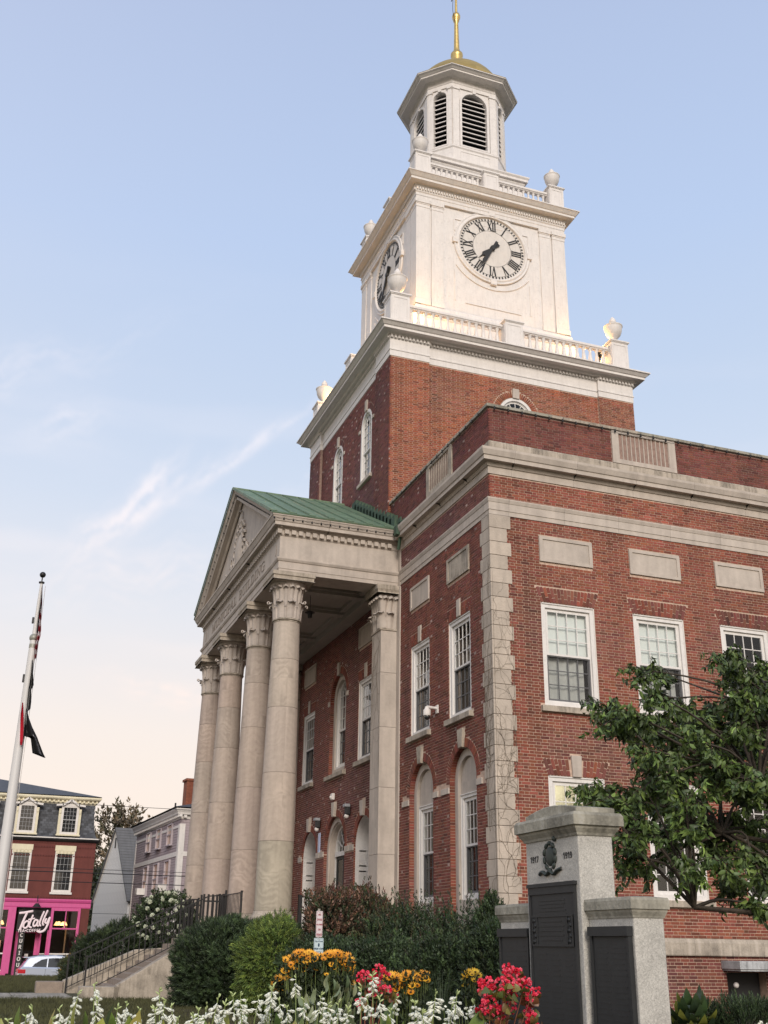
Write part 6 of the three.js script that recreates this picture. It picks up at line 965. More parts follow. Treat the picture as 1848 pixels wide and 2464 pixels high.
// the tree at the right
{
  const q = rngOf(717), base = V3(1.9, 0, 12.2); base.y = gh(base.x, base.z);
  const t = thing('cherry_tree', 'leafy green tree reaching in from the right before the right wall', 'tree', [base.x, base.y, base.z]);
  const spots = [[1380, 1445], [1402, 1490], [1362, 1540], [1330, 1532], [1308, 1548], [1392, 1570], [1440, 1560], [1480, 1525], [1445, 1600], [1402, 1620], [1500, 1600], [1562, 1405], [1578, 1440], [1602, 1480], [1640, 1445], [1655, 1500], [1562, 1540], [1602, 1560], [1650, 1580], [1542, 1620], [1582, 1650], [1640, 1650], [1482, 1650], [1432, 1680], [1392, 1700], [1350, 1722], [1312, 1720], [1272, 1716], [1290, 1702], [1422, 1740], [1482, 1722], [1542, 1700], [1602, 1720], [1652, 1720], [1372, 1772], [1432, 1800], [1492, 1790], [1552, 1780], [1622, 1790], [1342, 1800], [1352, 1850], [1362, 1890], [1562, 1850], [1622, 1860], [1655, 1900], [1592, 1920], [1640, 1955], [1530, 1830], [1435, 1850], [1495, 1880], [1700, 1600], [1720, 1750], [1700, 1880], [1760, 1820], [1720, 1480], [1690, 1400], [1760, 1660], [1820, 1760], [1600, 1620], [1520, 1560], [1470, 1760], [1410, 1655], [1580, 1760], [1660, 1820], [1610, 1520], [1630, 1690], [1540, 1660]];
  for (const [u, v] of spots.slice(0, 75)) { const du = rr(-26, 30, q), dv = rr(-24, 26, q); if (u + du > 1290 && v + dv > 1440 && v + dv < (u + du > 1550 ? 1935 : 1810)) spots.push([u + du, v + dv, 1]); }
  const limbs = []; const trunkTop = V3(.75, 1.35, .3); const lg = [];
  lg.push(taper([[.95, -.2, .3], [.9, .5, .3], trunkTop], .17, .12, 8, 10));
  const mains = [[1500, 1960, 11.6], [1560, 1800, 12.6], [1640, 1700, 12.0], [1720, 1560, 13.2], [1750, 1840, 13.4]].map(([u, v, D]) => at(u * 1.114, v * 1.114, D).sub(base));
  mains.forEach((m) => { const c = trunkTop.clone().lerp(m, .5).add(V3(rr(-.15, .15, q), rr(-.05, .25, q), rr(-.15, .15, q))); lg.push(taper([trunkTop, c, m], .06, .022, 10, 7)); limbs.push([trunkTop, c, m]); });
  const leafs = [], L1 = uvm(leafGeo(.092, .034, .45, .3, 4)), cols = [[.07, .115, .028], [.095, .15, .034], [.045, .075, .022], [.12, .175, .04], [.058, .09, .026]]; const P = V3(), qa = new THREE.Quaternion();
  spots.forEach(([u, v, back], i) => {
    const D = back ? rr(12.6, 14.8, q) : rr(10.9, 13.4, q), C = at(u * 1.114, v * 1.114, D).sub(base), m = mains.reduce((a, b) => (a.distanceTo(C) < b.distanceTo(C) ? a : b)), mid = m.clone().lerp(C, .5).add(V3(rr(-.1, .1, q), rr(.0, .18, q), rr(-.1, .1, q))); lg.push(taper([m.clone(), mid, C], .022, .007, 7, 5));
    const tw = 9; for (let k = 0; k < tw; k++) {
      const a = q() * 6.3, e = C.clone().add(V3(Math.cos(a) * rr(.12, .3, q), rr(-.22, .16, q), Math.sin(a) * rr(.12, .3, q))), s = C.clone().lerp(mid, rr(0, .5, q)); lg.push(taper([s, s.clone().lerp(e, .5).add(V3(0, .04, 0)), e], .006, .0025, 4, 3));
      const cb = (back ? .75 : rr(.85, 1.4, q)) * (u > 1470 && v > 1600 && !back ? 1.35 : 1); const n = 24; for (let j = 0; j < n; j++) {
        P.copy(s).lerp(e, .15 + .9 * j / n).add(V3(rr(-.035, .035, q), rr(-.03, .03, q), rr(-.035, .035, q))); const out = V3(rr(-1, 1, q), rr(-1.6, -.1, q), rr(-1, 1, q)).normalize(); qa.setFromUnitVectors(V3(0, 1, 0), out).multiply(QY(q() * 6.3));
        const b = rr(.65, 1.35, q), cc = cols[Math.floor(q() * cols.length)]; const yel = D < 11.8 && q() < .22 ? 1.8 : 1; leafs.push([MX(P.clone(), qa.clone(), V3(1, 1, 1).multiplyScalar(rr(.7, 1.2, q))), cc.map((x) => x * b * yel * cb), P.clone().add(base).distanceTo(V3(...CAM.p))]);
      }
    }
  });
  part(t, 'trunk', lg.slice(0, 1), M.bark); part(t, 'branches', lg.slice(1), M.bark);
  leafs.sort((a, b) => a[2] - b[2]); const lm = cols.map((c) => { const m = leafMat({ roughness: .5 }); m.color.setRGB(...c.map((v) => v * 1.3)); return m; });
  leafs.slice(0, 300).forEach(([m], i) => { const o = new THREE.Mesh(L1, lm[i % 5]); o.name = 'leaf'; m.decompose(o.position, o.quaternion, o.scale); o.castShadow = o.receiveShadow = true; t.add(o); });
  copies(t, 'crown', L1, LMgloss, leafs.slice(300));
}
// dusky tree between the far houses
shrub('background_tree', 'brownish leafy tree rising between the shop building and the white gabled house', { c: at3(290, 2080, 104), rad: [2.6, 5.2, 3], n: 620, geo: G.big, cols: [[.11, .085, .05], [.08, .075, .04], [.15, .11, .065]], seed: 51, up: .5, bump: .8, size: 3.6, shell: .15, stems: 12, category: 'tree' });
shrub('background_tree', 'dark green tree low behind the white gabled house', { c: at3(262, 2190, 100), rad: [2.6, 3.4, 3], n: 1500, geo: G.big, cols: [[.03, .045, .02], [.04, .05, .025]], seed: 52, up: .5, bump: .5, size: 4, shell: .3, stems: 8, category: 'tree' });

// ---------- buildings across the street ----------
const pink = mat([.62, .09, .29], .5, { map: T.paint }), cream = mat([.72, .66, .48], .6, { map: T.paint }), offWhite = mat([.72, .69, .66], .6, { map: T.paint });
const mutGrey = mat([.3, .3, .3], .7);
function farWindow(parent, { w, h, cols, rows, pos, turn = 0, cw = .1, m = offWhite, gm = glassDark, both = true, mm = null }) {
  const g = sub(parent, 'window'); g.position.set(...pos); g.rotation.y = turn; const gs = ring(w, h, cw, .12, .03), iw = w - 2 * cw, ih = h - 2 * cw, ms = [];
  ms.push(bx(-iw / 2, iw / 2, h / 2 - .03, h / 2 + .03, -.02, .02)); for (let i = 1; i < cols; i++) { const x = -iw / 2 + i * iw / cols; ms.push(bx(x - .009, x + .009, cw, h - cw, -.03, .006)); } for (let j = 1; j < rows * 2; j++) if (j !== rows) { const y = cw + j * ih / (rows * 2); ms.push(bx(-iw / 2, iw / 2, y - .009, y + .009, -.03, .004)); }
  part(g, 'frame', gs, m); part(g, 'sash', ms, mm || m); pane(g, iw, ih / 2, 0, cw + ih * .25, -.045, gm, .012); pane(g, iw, ih / 2, 0, cw + ih * .75, -.03, gm, .012); return g;
}
{
  const Z = -44.4, X1 = -3.82, b = thing('shop_building', 'red brick building with slate mansard roof and bright pink shopfront', 'building', [X1, -.4, Z]), y = (v) => v + .4, W = 12, rb = mat([.155, .042, .034], .85, { map: T.mottle }), B2 = mat([.12, .03, .026], .85, { map: T.mottle });
  const winX = [-1.64, -3.97, -6.3, -8.63];
  const sh = poly([[-W, y(3.7)], [0, y(3.7)], [0, y(6.98)], [-W, y(6.98)]]); for (const x of winX) sh.holes.push(poly([[x - .5, y(4.3)], [x + .5, y(4.3)], [x + .5, y(6.42)], [x - .5, y(6.42)]]));
  part(b, 'brick_wall', [extrude(sh, .3).translate(0, 0, -.3)], rb); part(b, 'side_wall', [bx(-.3, 0, 0, y(6.98), -13, -.301), bx(-W, -W + .3, 0, y(6.98), -13, -.301), bx(-W + .31, -.31, 0, y(6.98), -13, -12.7)], rb);
  part(b, 'corner_pier', bx(-.42, .02, 0, y(3.45), -.3, .03), rb);
  const co = []; for (const yy of [3.95, 6.15, 6.62, 6.86]) for (let i = 0; i < 80; i++) co.push(bx(-W + i * .15, -W + i * .15 + .08, y(yy), y(yy + .07), 0, .035)); part(b, 'brick_corbel', co, B2).userData.kind = 'stuff';
  part(b, 'eaves_gutter', sweep([[-.1, y(6.95)], [.06, y(6.95)], [.2, y(7.05)], [.22, y(7.12)], [-.1, y(7.14)]], [[-W, 0], [0, 0], [0, -13]].map(([x, z]) => [x, z]).reverse().map((p) => p).reverse()), M.black); part(b, 'eaves_trim', bx(-W, .1, y(7.12), y(7.18), -.1, .17), offWhite);
  // mansard: curved slate slope in rows
  const msPts = [[.02, 7.15], [-.12, 7.45], [-.2, 7.9], [-.25, 8.4], [-.28, 9.1]]; const ms = sweep(msPts.map(([o, q]) => [o, y(q)]), [[-W, 0], [0, 0], [0, -13]]); part(b, 'mansard_roof', ms, M.slate);
  const sl = [], r = rngOf(5); const cv = new THREE.CatmullRomCurve3(msPts.map(([o, q]) => V3(o, q, 0))); for (let j = 0; j < 15; j++) { const p = cv.getPointAt(j / 15), q = cv.getPointAt((j + 1) / 15); for (let i = 0; i < W / .22; i++) { const x = -W + i * .22 + (j % 2) * .11; if (x > -.35) continue; const k = rr(.45, 1.6, r); sl.push([MX(V3(x + .11, y((p.y + q.y) / 2), (p.x + q.x) / 2 + .03), new THREE.Quaternion().setFromAxisAngle(V3(1, 0, 0), -Math.atan2(p.x - q.x, q.y - p.y) - .06), V3(.205, q.y - p.y + .01, .016)), [.075 * k, .08 * k, .092 * k]]); } } copies(b, 'roof_slates', brickGeo, mat([1, 1, 1], .7, { map: T.mottle }), sl);
  part(b, 'roof_cornice', sweep([[-.4, y(9.05)], [-.24, y(9.05)], [-.2, y(9.12)], [-.2, y(9.22)], [0, y(9.3)], [.05, y(9.36)], [.05, y(9.45)], [-.4, y(9.5)]], [[-W, 0], [0, 0], [0, -13]]), cream);
  const dn = []; for (let i = 0; i < 50; i++) dn.push(bx(-W + i * .24, -W + i * .24 + .1, y(9.14), y(9.25), -.2, -.08)); part(b, 'cornice_brackets', dn, cream).userData.kind = 'stuff';
  { const g = new THREE.BufferGeometry(), e = [[-W - .05, 9.5, .05], [.05, 9.5, .05], [.05, 9.5, -13], [-W, 9.5, -13], [-6, 11.05, -6.2], [-6.4, 11.05, -6.8]].map(([x, q, z]) => [x, y(q), z]), f = [[0, 1, 4], [0, 4, 5], [1, 2, 4], [2, 5, 4], [2, 3, 5], [3, 0, 5]]; g.setAttribute('position', new THREE.Float32BufferAttribute(f.flat().flatMap((i) => e[i]), 3)); part(b, 'hip_roof', g, M.slate); }
  part(b, 'roof_vent', [cyl(.07, .07, .5, -5.0, y(10.55), -3.6, 8), cyl(.12, .12, .08, -5.0, y(10.9), -3.6, 8)], M.black);
  for (const x of winX) {
    farWindow(b, { w: 1.06, h: 2.26, cols: 4, rows: 3, pos: [x, y(4.27), 0], cw: .12, mm: mutGrey });
    part(b, 'window_head', [rbx(x - .57, x + .57, y(6.45), y(6.75), -.1, .07, .01), bx(x - .5, x + .5, y(6.3), y(6.449), -.02, .06), ...[0, 1, 2, 3].map((i) => new THREE.TorusGeometry(.04, .015, 4, 8).translate(x - .3 + i * .2, y(6.38), .065))], cream); part(b, 'window_sill', rbx(x - .6, x + .6, y(4.15), y(4.265), -.1, .1, .01), offWhite);
    const d = sub(b, 'dormer'); d.position.set(x, y(7.3), 0);
    farWindow(d, { w: .96, h: 1.6, cols: 4, rows: 3, pos: [0, .05, .12], cw: .13, mm: mutGrey });
    d.children.slice().forEach((w2) => { w2.children.slice().forEach((c) => { c.position.add(w2.position); d.add(c); }); d.remove(w2); });
    part(d, 'dormer_cheek', [bx(-.5, -.47, 0, 1.75, -.6, .1), bx(.47, .5, 0, 1.75, -.6, .1)], M.slate); part(d, 'pilaster_trim', [bx(-.62, -.485, .02, 1.45, .04, .16), bx(.485, .62, .02, 1.45, .04, .16), bx(-.66, .66, -.03, .05, 0, .22), bx(-.6, -.5, 1.2, 1.4, .16, .2), bx(.5, .6, 1.2, 1.4, .16, .2)], cream);
    part(d, 'dormer_pediment', [bar([-.8, 1.62, .12], [-.42, 1.66, .12], .1, .34), bar([.8, 1.62, .12], [.42, 1.66, .12], .1, .34), bar([-.46, 1.63, .12], [.02, 1.95, .12], .1, .34), bar([.46, 1.63, .12], [-.02, 1.95, .12], .1, .34), extrude(poly([[-.5, 1.6], [.5, 1.6], [0, 1.92]]), .1).translate(0, 0, .06)], offWhite);
  }
  // pink shopfront
  const f0 = .1; part(b, 'shop_cornice', [sweep([[-.1, y(3.45)], [.03, y(3.45)], [.05, y(3.5)], [.05, y(3.7)], [.1, y(3.74)], [.14, y(3.84)], [.14, y(3.9)], [-.1, y(3.92)]], [[-W, 0], [.06, 0]])], pink);
  const posts = [[-.58, -.44], [-2.02, -1.87], [-4.27, -3.86], [-6.6, -6.45]]; for (const [a, c] of posts) part(b, 'shop_post', rbx(a, c, y(.1), y(3.45), -.12, .06, .01), pink);
  part(b, 'shop_rail', [bx(-1.87, -.58, y(3.3), y(3.45), -.1, .04), bx(-1.87, -.58, y(2.35), y(2.42), -.1, .03), bx(-1.24, -1.19, y(2.42), y(3.3), -.1, .03), bx(-1.87, -.58, y(.0), y(.18), -.1, .05), bx(-6.45, -4.27, y(3.3), y(3.45), -.1, .04), bx(-6.45, -4.27, y(2.35), y(2.42), -.1, .03), bx(-4.9, -4.85, y(2.42), y(3.3), -.1, .03), bx(-6.45, -4.0, y(-.1), y(.2), -.1, .05), bx(-W, -6.6, y(-.1), y(3.45), -.2, .0)], pink);
  part(b, 'white_bar', [bx(-1.87, -.58, y(1.06), y(1.13), -.08, .03), bx(-6.45, -4.27, y(1.06), y(1.13), -.08, .03), bx(-2.4, -2.04, y(1.06), y(1.11), -.6, -.5), bx(-6.45, -4.27, y(.22), y(.29), -.08, .03)], offWhite);
  for (const [a, c] of [[-1.87, -.58], [-6.45, -4.27]]) { pane(b, c - a, 1.3, (a + c) / 2, y(1.72), -.05, glass); pane(b, c - a, .86, (a + c) / 2, y(2.86), -.05, glass); pane(b, c - a, .86, (a + c) / 2, y(.62), -.05, glass); }
  // recessed entrance
  part(b, 'entrance_recess', [bx(-3.72, -2.02, y(3.38), y(3.46), -1.2, -.12), bx(-3.72, -2.02, y(2.2), y(3.37), -.3, -.25)], M.black);
  const en = sub(b, 'shop_door'); en.position.set(-2.95, y(-.3), -1.0); part(en, 'door_frame', [...ring(.95, 2.6, .16, .1, .02, 0, .5), bx(-.72, -.48, 0, 2.6, -.08, .1), bx(.48, .62, 0, 2.6, -.08, .1)], pink); pane(en, .63, 1.9, 0, 1.45, -.03, glass); part(en, 'paper_notice', box(.2, .16, .004, -.05, 1.3, .0), M.white);
  part(b, 'side_light', [bx(-2.42, -2.36, y(-.3), y(2.3), -.62, -.5), bx(-2.08, -2.02, y(-.3), y(2.3), -.4, -.12)], pink);
  part(b, 'shop_interior', [bx(-W + .3, -.43, y(-.35), y(-.3), -6, -.2), bx(-W + .3, -.43, y(3.5), y(3.6), -6, -.2), bx(-W + .3, -.43, y(-.3), y(3.5), -6.1, -6)], mat([.05, .04, .035], .9)); part(b, 'shop_counter', [rbx(-5.8, -4.2, y(-.3), y(.8), -4, -3.4, .02), bx(-2.2, -.8, y(-.3), y(.9), -3.2, -2.7), bx(-1.0, -.92, y(-.3), y(3.4), -2.0, -1.9)], mat([.14, .09, .05], .7));
  part(b, 'poster', bx(-4.75, -4.45, y(1.35), y(1.75), -.03, -.02), mat([.62, .33, .2], .7)); part(b, 'paper_notice', bx(-4.6, -4.4, y(.4), y(.52), -.03, -.02), M.white);
  part(b, 'goose_lamp', [taper([[-2.85, y(3.9), .1], [-2.85, y(4.05), .45], [-2.85, y(3.7), .6]], .02, .02, 8, 6), cyl(.24, .08, .2, -2.85, y(3.45), .62, 14)], M.black);
  // hanging lamps inside
  for (const [x, z, l] of [[-1.35, -1.1, 'cluster of warm glass pendant lamps in the right shop window'], [-4.72, -1.1, 'cluster of warm glass pendant lamps in the left shop window']]) {
    const p = thing('pendant_lamp', l, 'lamp', [X1 + x, 2.55, Z + z]); part(p, 'stem', [rod([0, .25, 0], [0, .95, 0], .012), cyl(.05, .02, .12, 0, .16, 0, 8)], M.black);
    for (let i = 0; i < 4; i++) { const a = i * 1.571 + .5, s = part(p, 'shade', lathe([[.05, .12], [.07, .08], [.14, -.06], [.15, -.08]], 12).translate(Math.cos(a) * .24, .1, Math.sin(a) * .24), new THREE.MeshStandardMaterial({ color: 0xffe0b0, emissive: new THREE.Color(1, .6, .22), emissiveIntensity: 1.6, side: THREE.DoubleSide })); }
    part(p, 'arms', [rod([-.24, .2, 0], [.24, .2, 0], .01), rod([0, .2, -.24], [0, .2, .24], .01)], M.black);
    const pl = new THREE.PointLight(new THREE.Color(1, .62, .28), 2.2, 8); pl.position.set(X1 + x, 2.5, Z + z); pl.shadow.radius = 8; pl.castShadow = true; scene.add(pl);
  }
  // lettered sign with script and small capitals, and the upright board
  const s = thing('shop_sign', 'white script sign hung above the pink shop entrance', 'sign', [X1 - 2.87, 2.72, Z + .2]), wh = mat([.85, .72, .76], .5);
  const st = (pts, w = .052) => { const c = new THREE.CatmullRomCurve3(pts.map(([x, q]) => V3(x, q, 0)), false, 'catmullrom', .5), n = pts.length * 6, gs = [new THREE.TubeGeometry(c, n, w, 7)]; for (const e of [pts[0], pts[pts.length - 1]]) gs.push(sph(w, e[0], e[1], 0, 8)); return gs.map((g) => g.scale(1, 1, .35)); };
  part(s, 'script_lettering', [st([[-.78, .42], [-.5, .46], [-.15, .53]], .06), st([[-.42, .45], [-.52, .15], [-.63, -.22], [-.68, -.4]], .065), st([[-.38, .02], [-.5, -.1], [-.52, -.27], [-.4, -.34], [-.28, -.2], [-.28, -.02], [-.38, .02]]), st([[-.1, .3], [-.2, -.05], [-.22, -.25], [-.12, -.3]]), st([[-.28, .1], [-.12, .13], [.0, .16]], .04), st([[.18, .06], [.06, .08], [-.02, -.1], [.02, -.24], [.14, -.16], [.22, .06], [.17, -.16], [.24, -.22]]), st([[.46, .5], [.36, .2], [.3, -.1], [.36, -.2]]), st([[.64, .56], [.53, .25], [.46, -.05], [.51, -.16]]), st([[.62, .14], [.58, -.02], [.68, -.06], [.76, .14]]), st([[.8, .2], [.74, -.12], [.6, -.42], [.4, -.52], [.28, -.5]], .06)], wh);
  part(s, 'small_lettering', text('TEA\u2022COFFEE', .15, fontB, .03).rotateZ(.04).translate(-.2, -.46, -.02), wh); part(s, 'hangers', [rod([-.6, .45, 0], [-.6, .75, 0], .01), rod([.5, .5, 0], [.5, .75, 0], .01)], M.black);
  const v = thing('upright_board', 'narrow black upright board with white stacked letters beside the shop door', 'sign', [X1 - 3.42, .98, Z + .02]); part(v, 'board', rbox(.32, 2.6, .05, 0, -.02, 0, .01), M.black); [...'CURIOUS?'].forEach((c, i) => part(v, 'letter', text(c, .2, fontB, .01).translate(0, 1.05 - i * .3, .026), offWhite));
}
{ // lavender clapboard house
  const L = 11.7, a = .0555, h = thing('clapboard_house', 'lavender grey clapboard house with pale blinds and a brick chimney', 'house', [-.23, -.4, -37.8], a), y = (v) => v + .4, lav = mat([.36, .30, .32], .8, { map: T.paint }), trim = offWhite, fr = 8.6;   // local: left wall runs along -z at x = 0, front wall along +x at z = 0
  const gB = []; for (let q = y(-.3); q < y(7.75); q += .14) { gB.push(extrude(poly([[0, 0], [-.028, 0], [-.006, .15], [0, .15]]), L).rotateY(0).translate(0, q, -L), extrude(poly([[0, 0], [.028, 0], [.006, .15], [0, .15]]), fr).rotateY(-Math.PI / 2).translate(fr, q, 0)); }
  part(h, 'clapboard', gB.slice().map((g) => g), lav).userData.kind = 'stuff';
  part(h, 'wall', [bx(.001, .2, 0, y(7.8), -L, -.001), bx(.2, fr, 0, y(7.8), -.2, -.001), bx(fr - .2, fr, 0, y(7.8), -L, -.2), bx(.2, fr - .2, 0, y(7.8), -L, -L + .2)], lav);
  part(h, 'corner_board', [bx(-.05, .25, 0, y(7.6), .0, .05), bx(-.05, 0, 0, y(7.6), -.3, -.001), bx(-.045, 0, 0, y(7.6), -L, -L + .2)], trim); part(h, 'belt_board', [bx(-.055, -.001, y(5.97), y(6.2), -L + .2, -.3), bx(.25, fr, y(5.97), y(6.2), 0, .052), bx(-.05, -.001, y(7.42), y(7.55), -L + .2, -.3)], trim);
  const lo = [[0, -L], [0, 0], [fr, 0]]; part(h, 'cornice', sweep([[-.1, y(7.85)], [.04, y(7.85)], [.06, y(8.03)], [.24, y(8.06)], [.27, y(8.16)], [.36, y(8.3)], [.36, y(8.36)], [-.1, y(8.42)]], lo), trim); const br = []; for (let i = 0; i < 40; i++) br.push(bx(-.22, -.06, y(7.92), y(8.04), -L + i * .31, -L + i * .31 + .12)); for (let i = 0; i < 16; i++) br.push(bx(.1 + i * .5, .25 + i * .5, y(7.9), y(8.04), .06, .22)); part(h, 'cornice_brackets', br, trim).userData.kind = 'stuff';
  { const g = new THREE.BufferGeometry(), e = [[-.45, 8.42, .45], [fr + .4, 8.42, .45], [fr + .4, 8.42, -L - .4], [-.45, 8.42, -L - .4], [fr / 2, 9.7, -4], [fr / 2, 9.7, -L + 4]].map(([x, q, z]) => [x, y(q), z]), f = [[0, 1, 4], [1, 2, 5], [1, 5, 4], [2, 3, 5], [3, 0, 4], [3, 4, 5]]; g.setAttribute('position', new THREE.Float32BufferAttribute(f.flat().flatMap((i) => e[i]), 3)); part(h, 'roof', g, M.slate); }
  const ch = part(h, 'chimney', [rbx(.35, 1.75, y(8.3), y(9.95), -1.6, -.8, .02), rbx(.28, 1.82, y(9.95), y(10.08), -1.67, -.73, .01)], mat([.27, .095, .055], .9, { map: T.weather })); { const gs = []; for (let i = 0; i < 22; i++) for (let k = 0; k < 7; k++) gs.push(bx(.36 + k * .2 + (i % 2) * .1, .36 + k * .2 + .185 + (i % 2) * .1 - (k === 6 && i % 2 ? .1 : 0), y(8.32) + i * .073, y(8.32) + i * .073 + .06, -.8, -.785)); part(ch, 'brick_course', gs, mat([.25, .08, .045], .9, { map: T.grain })).userData.kind = 'stuff'; } part(h, 'vent_pipe', cyl(.05, .05, .5, .3, y(8.5), -3.0, 8), M.black);
  const pb = mat([.85, .58, .46], .8, { map: T.paint });
  [-2.14, -4.95, -7.7].forEach((z, i) => { for (const [y0, hh] of [[6.62, 1.05], [4.18, 1.6]]) { const w = farWindow(h, { w: 1.15, h: hh + .1, cols: 1, rows: 1, pos: [-.09, y(y0), z], turn: -Math.PI / 2, cw: .07, m: mat([.4, .35, .37], .7), gm: glass }); part(w, 'blind', box(1.0, y0 > 6 || i === 1 ? hh - .05 : hh * .72, .004, 0, y0 > 6 || i === 1 ? hh / 2 + .05 : hh * .64 + .02, -.05), pb); part(w, 'backing', box(1.05, hh, .004, 0, hh / 2 + .05, -.058).scale(1, 1, 1), M.dark); part(w, 'sill', rbox(1.3, .06, .14, 0, .0, .05, .01), mat([.4, .35, .37], .7)); if (y0 < 5 && i !== 1) part(w, 'air_conditioner', [rbox(.6, .36, .5, 0, .28, .2, .02), ...[0, 1, 2, 3].map((k) => box(.5, .02, .02, 0, .17 + k * .07, .46))], offWhite); } });
  const dr = sub(h, 'side_door'); dr.position.set(-.03, y(-.2), -7.4); dr.rotation.y = -Math.PI / 2; part(dr, 'door_hood', [rbox(2.0, .2, .9, 0, 2.9, .3, .02), bar([-.8, 2.8, .6], [-.8, 2.3, .05], .08), bar([.8, 2.8, .6], [.8, 2.3, .05], .08)], trim); part(dr, 'door_leaf', rbox(1.1, 2.2, .06, 0, 1.1, 0, .01), mat([.2, .18, .2], .6));
}
{ // white gabled house behind
  const h = thing('gabled_house', 'white stucco house with a steep grey shingled roof', 'house', [.06, -.4, -58], .146), y = (v) => v + .4, W = 9.3, stc = bumpy(mat([.76, .75, .73], .9, { map: T.grain }), .02), D = 8, ea = 4.55, ap = 9.5;   // gable wall along -z at x = 0
  part(h, 'gable_wall', extrude(poly([[0, 0], [W, 0], [W, y(ea)], [W / 2, y(ap)], [0, y(ea)]]), .25).rotateY(Math.PI / 2).translate(0, 0, 0), stc); part(h, 'side_wall', [bx(.26, D, 0, y(ea), -.25, 0), bx(.26, D, 0, y(ea), -W, -W + .25), bx(D - .25, D, 0, y(ea), -W + .25, -.25)], stc);
  const sl = Math.hypot(W / 2 + .25, (ap - ea) * (W / 2 + .25) / (W / 2)), an = Math.atan2(ap - ea, W / 2); for (const s of [1, -1]) { const z0 = s > 0 ? .25 : -W - .25, y0 = ea - .25 * Math.tan(an); const rf = part(h, 'roof', bar([D / 2 - .05, y(y0) + .05, z0], [D / 2 - .05, y(ap) + .05, -W / 2], D + .2, .12), mat([.14, .14, .145], .9, { map: T.mottle })); const gs = []; for (let i = 1; i < 26; i++) { const t = i / 26; gs.push(box(D + .2, .012, .03, D / 2 - .05, mix(y(y0), y(ap), t) + .05 + .062 * Math.cos(an) + .008, mix(z0, -W / 2, t) + s * .062 * Math.sin(an))); } part(rf, 'shingle_edges', gs, mat([.11, .12, .115], .9)).userData.kind = 'stuff'; }
  part(h, 'eaves_board', [bx(-.02, D, y(ea) - .3, y(ea) - .1, .2, .26)], M.black); part(h, 'gable_vent', box(.06, .7, .16, -.03, y(8.5), -W / 2), M.black); part(h, 'attic_trim', [bar([-.03, y(ea), 0], [-.03, y(ap), -W / 2], .06, .12), bar([-.03, y(ea), -W], [-.03, y(ap), -W / 2], .06, .12)], offWhite);
  const d = thing('satellite_dish', 'round white satellite dish on the white gabled house', 'dish', [-.2, 2.15, -61], -1.2); part(d, 'reflector', lathe([[0, 0], [.25, .03], [.45, .11], [.62, .23], [.63, .24], [.45, .13], [0, .02]], 24).rotateX(Math.PI / 2).scale(1, 1.15, 1), mat([.6, .6, .58], .5)); part(d, 'feed_arm', [rod([0, -.6, .2], [0, -.1, .75], .02), rbox(.08, .1, .14, 0, -.08, .78)], M.black); part(d, 'mount', [rod([0, 0, 0], [0, -.7, -.1], .03)], M.black);
  const f = thing('garden_shed', 'small grey lean-to with a dark doorway left of the white gabled house', 'shed', [-3.2, -.4, -56], 0); part(f, 'wall', [bx(-1, 1.4, 0, 2.3, -2, 0)], mat([.42, .43, .42], .8, { map: T.paint })); part(f, 'roof', bar([.2, 2.3, .1], [.2, 2.7, -2.1], 2.6, .08), M.slate); part(f, 'door', bx(.3, .9, 0, 1.9, 0, .03), M.black);
}
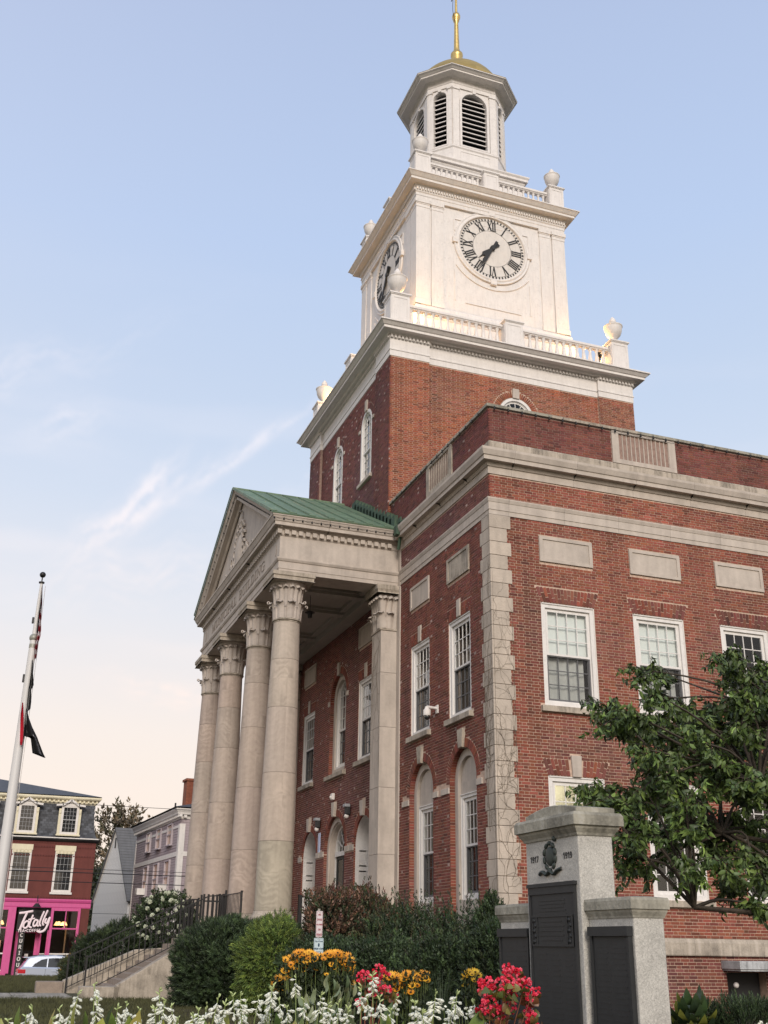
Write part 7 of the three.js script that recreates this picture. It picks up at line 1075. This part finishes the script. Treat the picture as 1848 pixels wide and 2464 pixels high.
// ---------- silver car ----------
{
  const c = thing('parked_car', 'silver compact crossover parked before the pink shopfront', 'car', [-5.45, -.515, -35.6], 0);    // local: rear at -x, front at +x
  const sil = new THREE.MeshPhysicalMaterial({ roughness: .32, metalness: .35, clearcoat: .8, clearcoatRoughness: .1 }); sil.color.setRGB(.48, .53, .63);
  const body = new THREE.Shape(); [[-2.12, .42], [-2.18, .7], [-2.1, .98], [-2.02, 1.08]].forEach((p, i) => (i ? body.lineTo(...p) : body.moveTo(...p))); body.lineTo(.75, 1.03); body.quadraticCurveTo(1.6, .98, 2.0, .82); body.quadraticCurveTo(2.18, .72, 2.18, .5); body.lineTo(2.12, .3);
  body.lineTo(1.72, .3); body.absarc(1.35, .33, .38, 0, Math.PI, false); body.lineTo(-1.0, .26); body.absarc(-1.36, .33, .38, 0, Math.PI, false); body.lineTo(-2.1, .32); body.closePath();
  const cabin = poly([[-2.04, 1.06], [-1.82, 1.4], [-1.72, 1.5], [-1.35, 1.565], [-.6, 1.59], [.1, 1.545], [.45, 1.43], [1.05, 1.05]]);
  const tumble = (g, k = .13) => { const p = g.attributes.position; for (let i = 0; i < p.count; i++) { const q = clamp((p.getY(i) - 1.0) / .6); p.setZ(i, p.getZ(i) * (1 - k * q)); } g.computeVertexNormals(); return g; };
  const bd = extrude(body, 1.66, .06, 10).translate(0, 0, -.83); const cb = tumble(extrude(cabin, 1.5, .05, 10).translate(0, 0, -.75));
  part(c, 'body', [bd, cb], sil);
  const wins = [[[-1.62, 1.1], [-1.5, 1.26], [-1.2, 1.44], [-.95, 1.49], [-.95, 1.09]], [[-.9, 1.09], [-.9, 1.495], [-.6, 1.51], [-.12, 1.5], [-.12, 1.07]], [[-.06, 1.07], [-.06, 1.495], [.2, 1.44], [.5, 1.3], [.86, 1.06]]];
  for (const s of [1, -1]) for (const w of wins) part(c, 'window', tumble(extrude(poly(w), .012).translate(0, 0, s > 0 ? .802 : -.814)), glassDark);
  part(c, 'rear_window', bar([-2.02, 1.13, 0], [-1.85, 1.42, 0], .03, 1.2), glassDark); part(c, 'windscreen', bar([1.0, 1.1, 0], [.5, 1.42, 0], .03, 1.25), glassDark); part(c, 'spoiler', rbx(-2.0, -1.66, 1.5, 1.55, -.62, .62, .02), sil);
  for (const s of [1, -1]) { part(c, 'tail_light', rbx(-2.2, -1.86, .84, 1.03, s > 0 ? .6 : -.9, s > 0 ? .9 : -.6, .03), mat([.5, .02, .03], .25)); part(c, 'reversing_light', rbx(-2.21, -1.98, .76, .835, s > 0 ? .6 : -.89, s > 0 ? .89 : -.6, .02), mat([.8, .78, .76], .3)); part(c, 'headlight', rbx(1.85, 2.12, .72, .86, s > 0 ? .6 : -.85, s > 0 ? .85 : -.6, .03), glassDark); part(c, 'roof_rail', [rod([-1.55, 1.6, s * .58], [.1, 1.62, s * .58], .022), box(.08, .06, .04, -1.5, 1.58, s * .58), box(.08, .06, .04, .05, 1.59, s * .58)], M.black); part(c, 'door_handle', [rbx(-.72, -.48, .93, .97, s > 0 ? .885 : -.925, s > 0 ? .925 : -.885, .012), rbx(.2, .44, .92, .96, s > 0 ? .885 : -.925, s > 0 ? .925 : -.885, .012)], sil); part(c, 'door_seam', [bx(-1.0, -.99, .4, 1.05, s * .891 - .002, s * .891 + .002), bx(-.1, -.09, .4, 1.04, s * .891 - .002, s * .891 + .002)], M.black); part(c, 'mirror', rbx(.62, .8, 1.02, 1.14, s > 0 ? .9 : -1.05, s > 0 ? 1.05 : -.9, .04), sil); }
  part(c, 'bumper', [rbx(-2.24, -1.9, .3, .58, -.86, .86, .05)], mat([.05, .05, .055], .6)); part(c, 'number_plate', box(.012, .13, .42, -2.2, .74, 0), M.white);
  for (const x of [-1.36, 1.35]) for (const s of [1, -1]) { const w = sub(c, 'wheel'); w.position.set(x, .33, s * .78); part(w, 'tyre', new THREE.TorusGeometry(.25, .085, 10, 28), M.black); part(w, 'rim', [new THREE.CylinderGeometry(.2, .2, .1, 24).rotateX(Math.PI / 2), ...[0, 1, 2, 3, 4].map((i) => box(.05, .19, .14, 0, .1, 0).rotateZ(i * 1.257))], mat([.4, .41, .43], .35, { metalness: .7 })); }
}
// ---------- overhead cables ----------
for (const [y0, z, w, l] of [[4.86, -33, .012, 'thin overhead cable crossing in front of the white gabled house, top of the group'], [4.7, -33.1, .02, 'thick overhead cable just below the thin one'], [4.28, -33, .018, 'overhead cable lowest of the group crossing the houses'], [7.78, -33, .012, 'single faint overhead cable high between the house roofs'], [3.35, -50.5, .012, 'thin service cable low in front of the white gable']]) { const t = thing('overhead_cable', l, 'cable'); const x0 = -60, x1 = 60, pts = []; for (let i = 0; i <= 12; i++) { const f = i / 12; pts.push([mix(x0, x1, f), y0 + .35 * ((f - .46) * 2) ** 2 * 1, z]); } part(t, 'wire', taper(pts, w, w, 40, 5), M.black); }

camera.updateProjectionMatrix();
renderer.render(scene, camera);
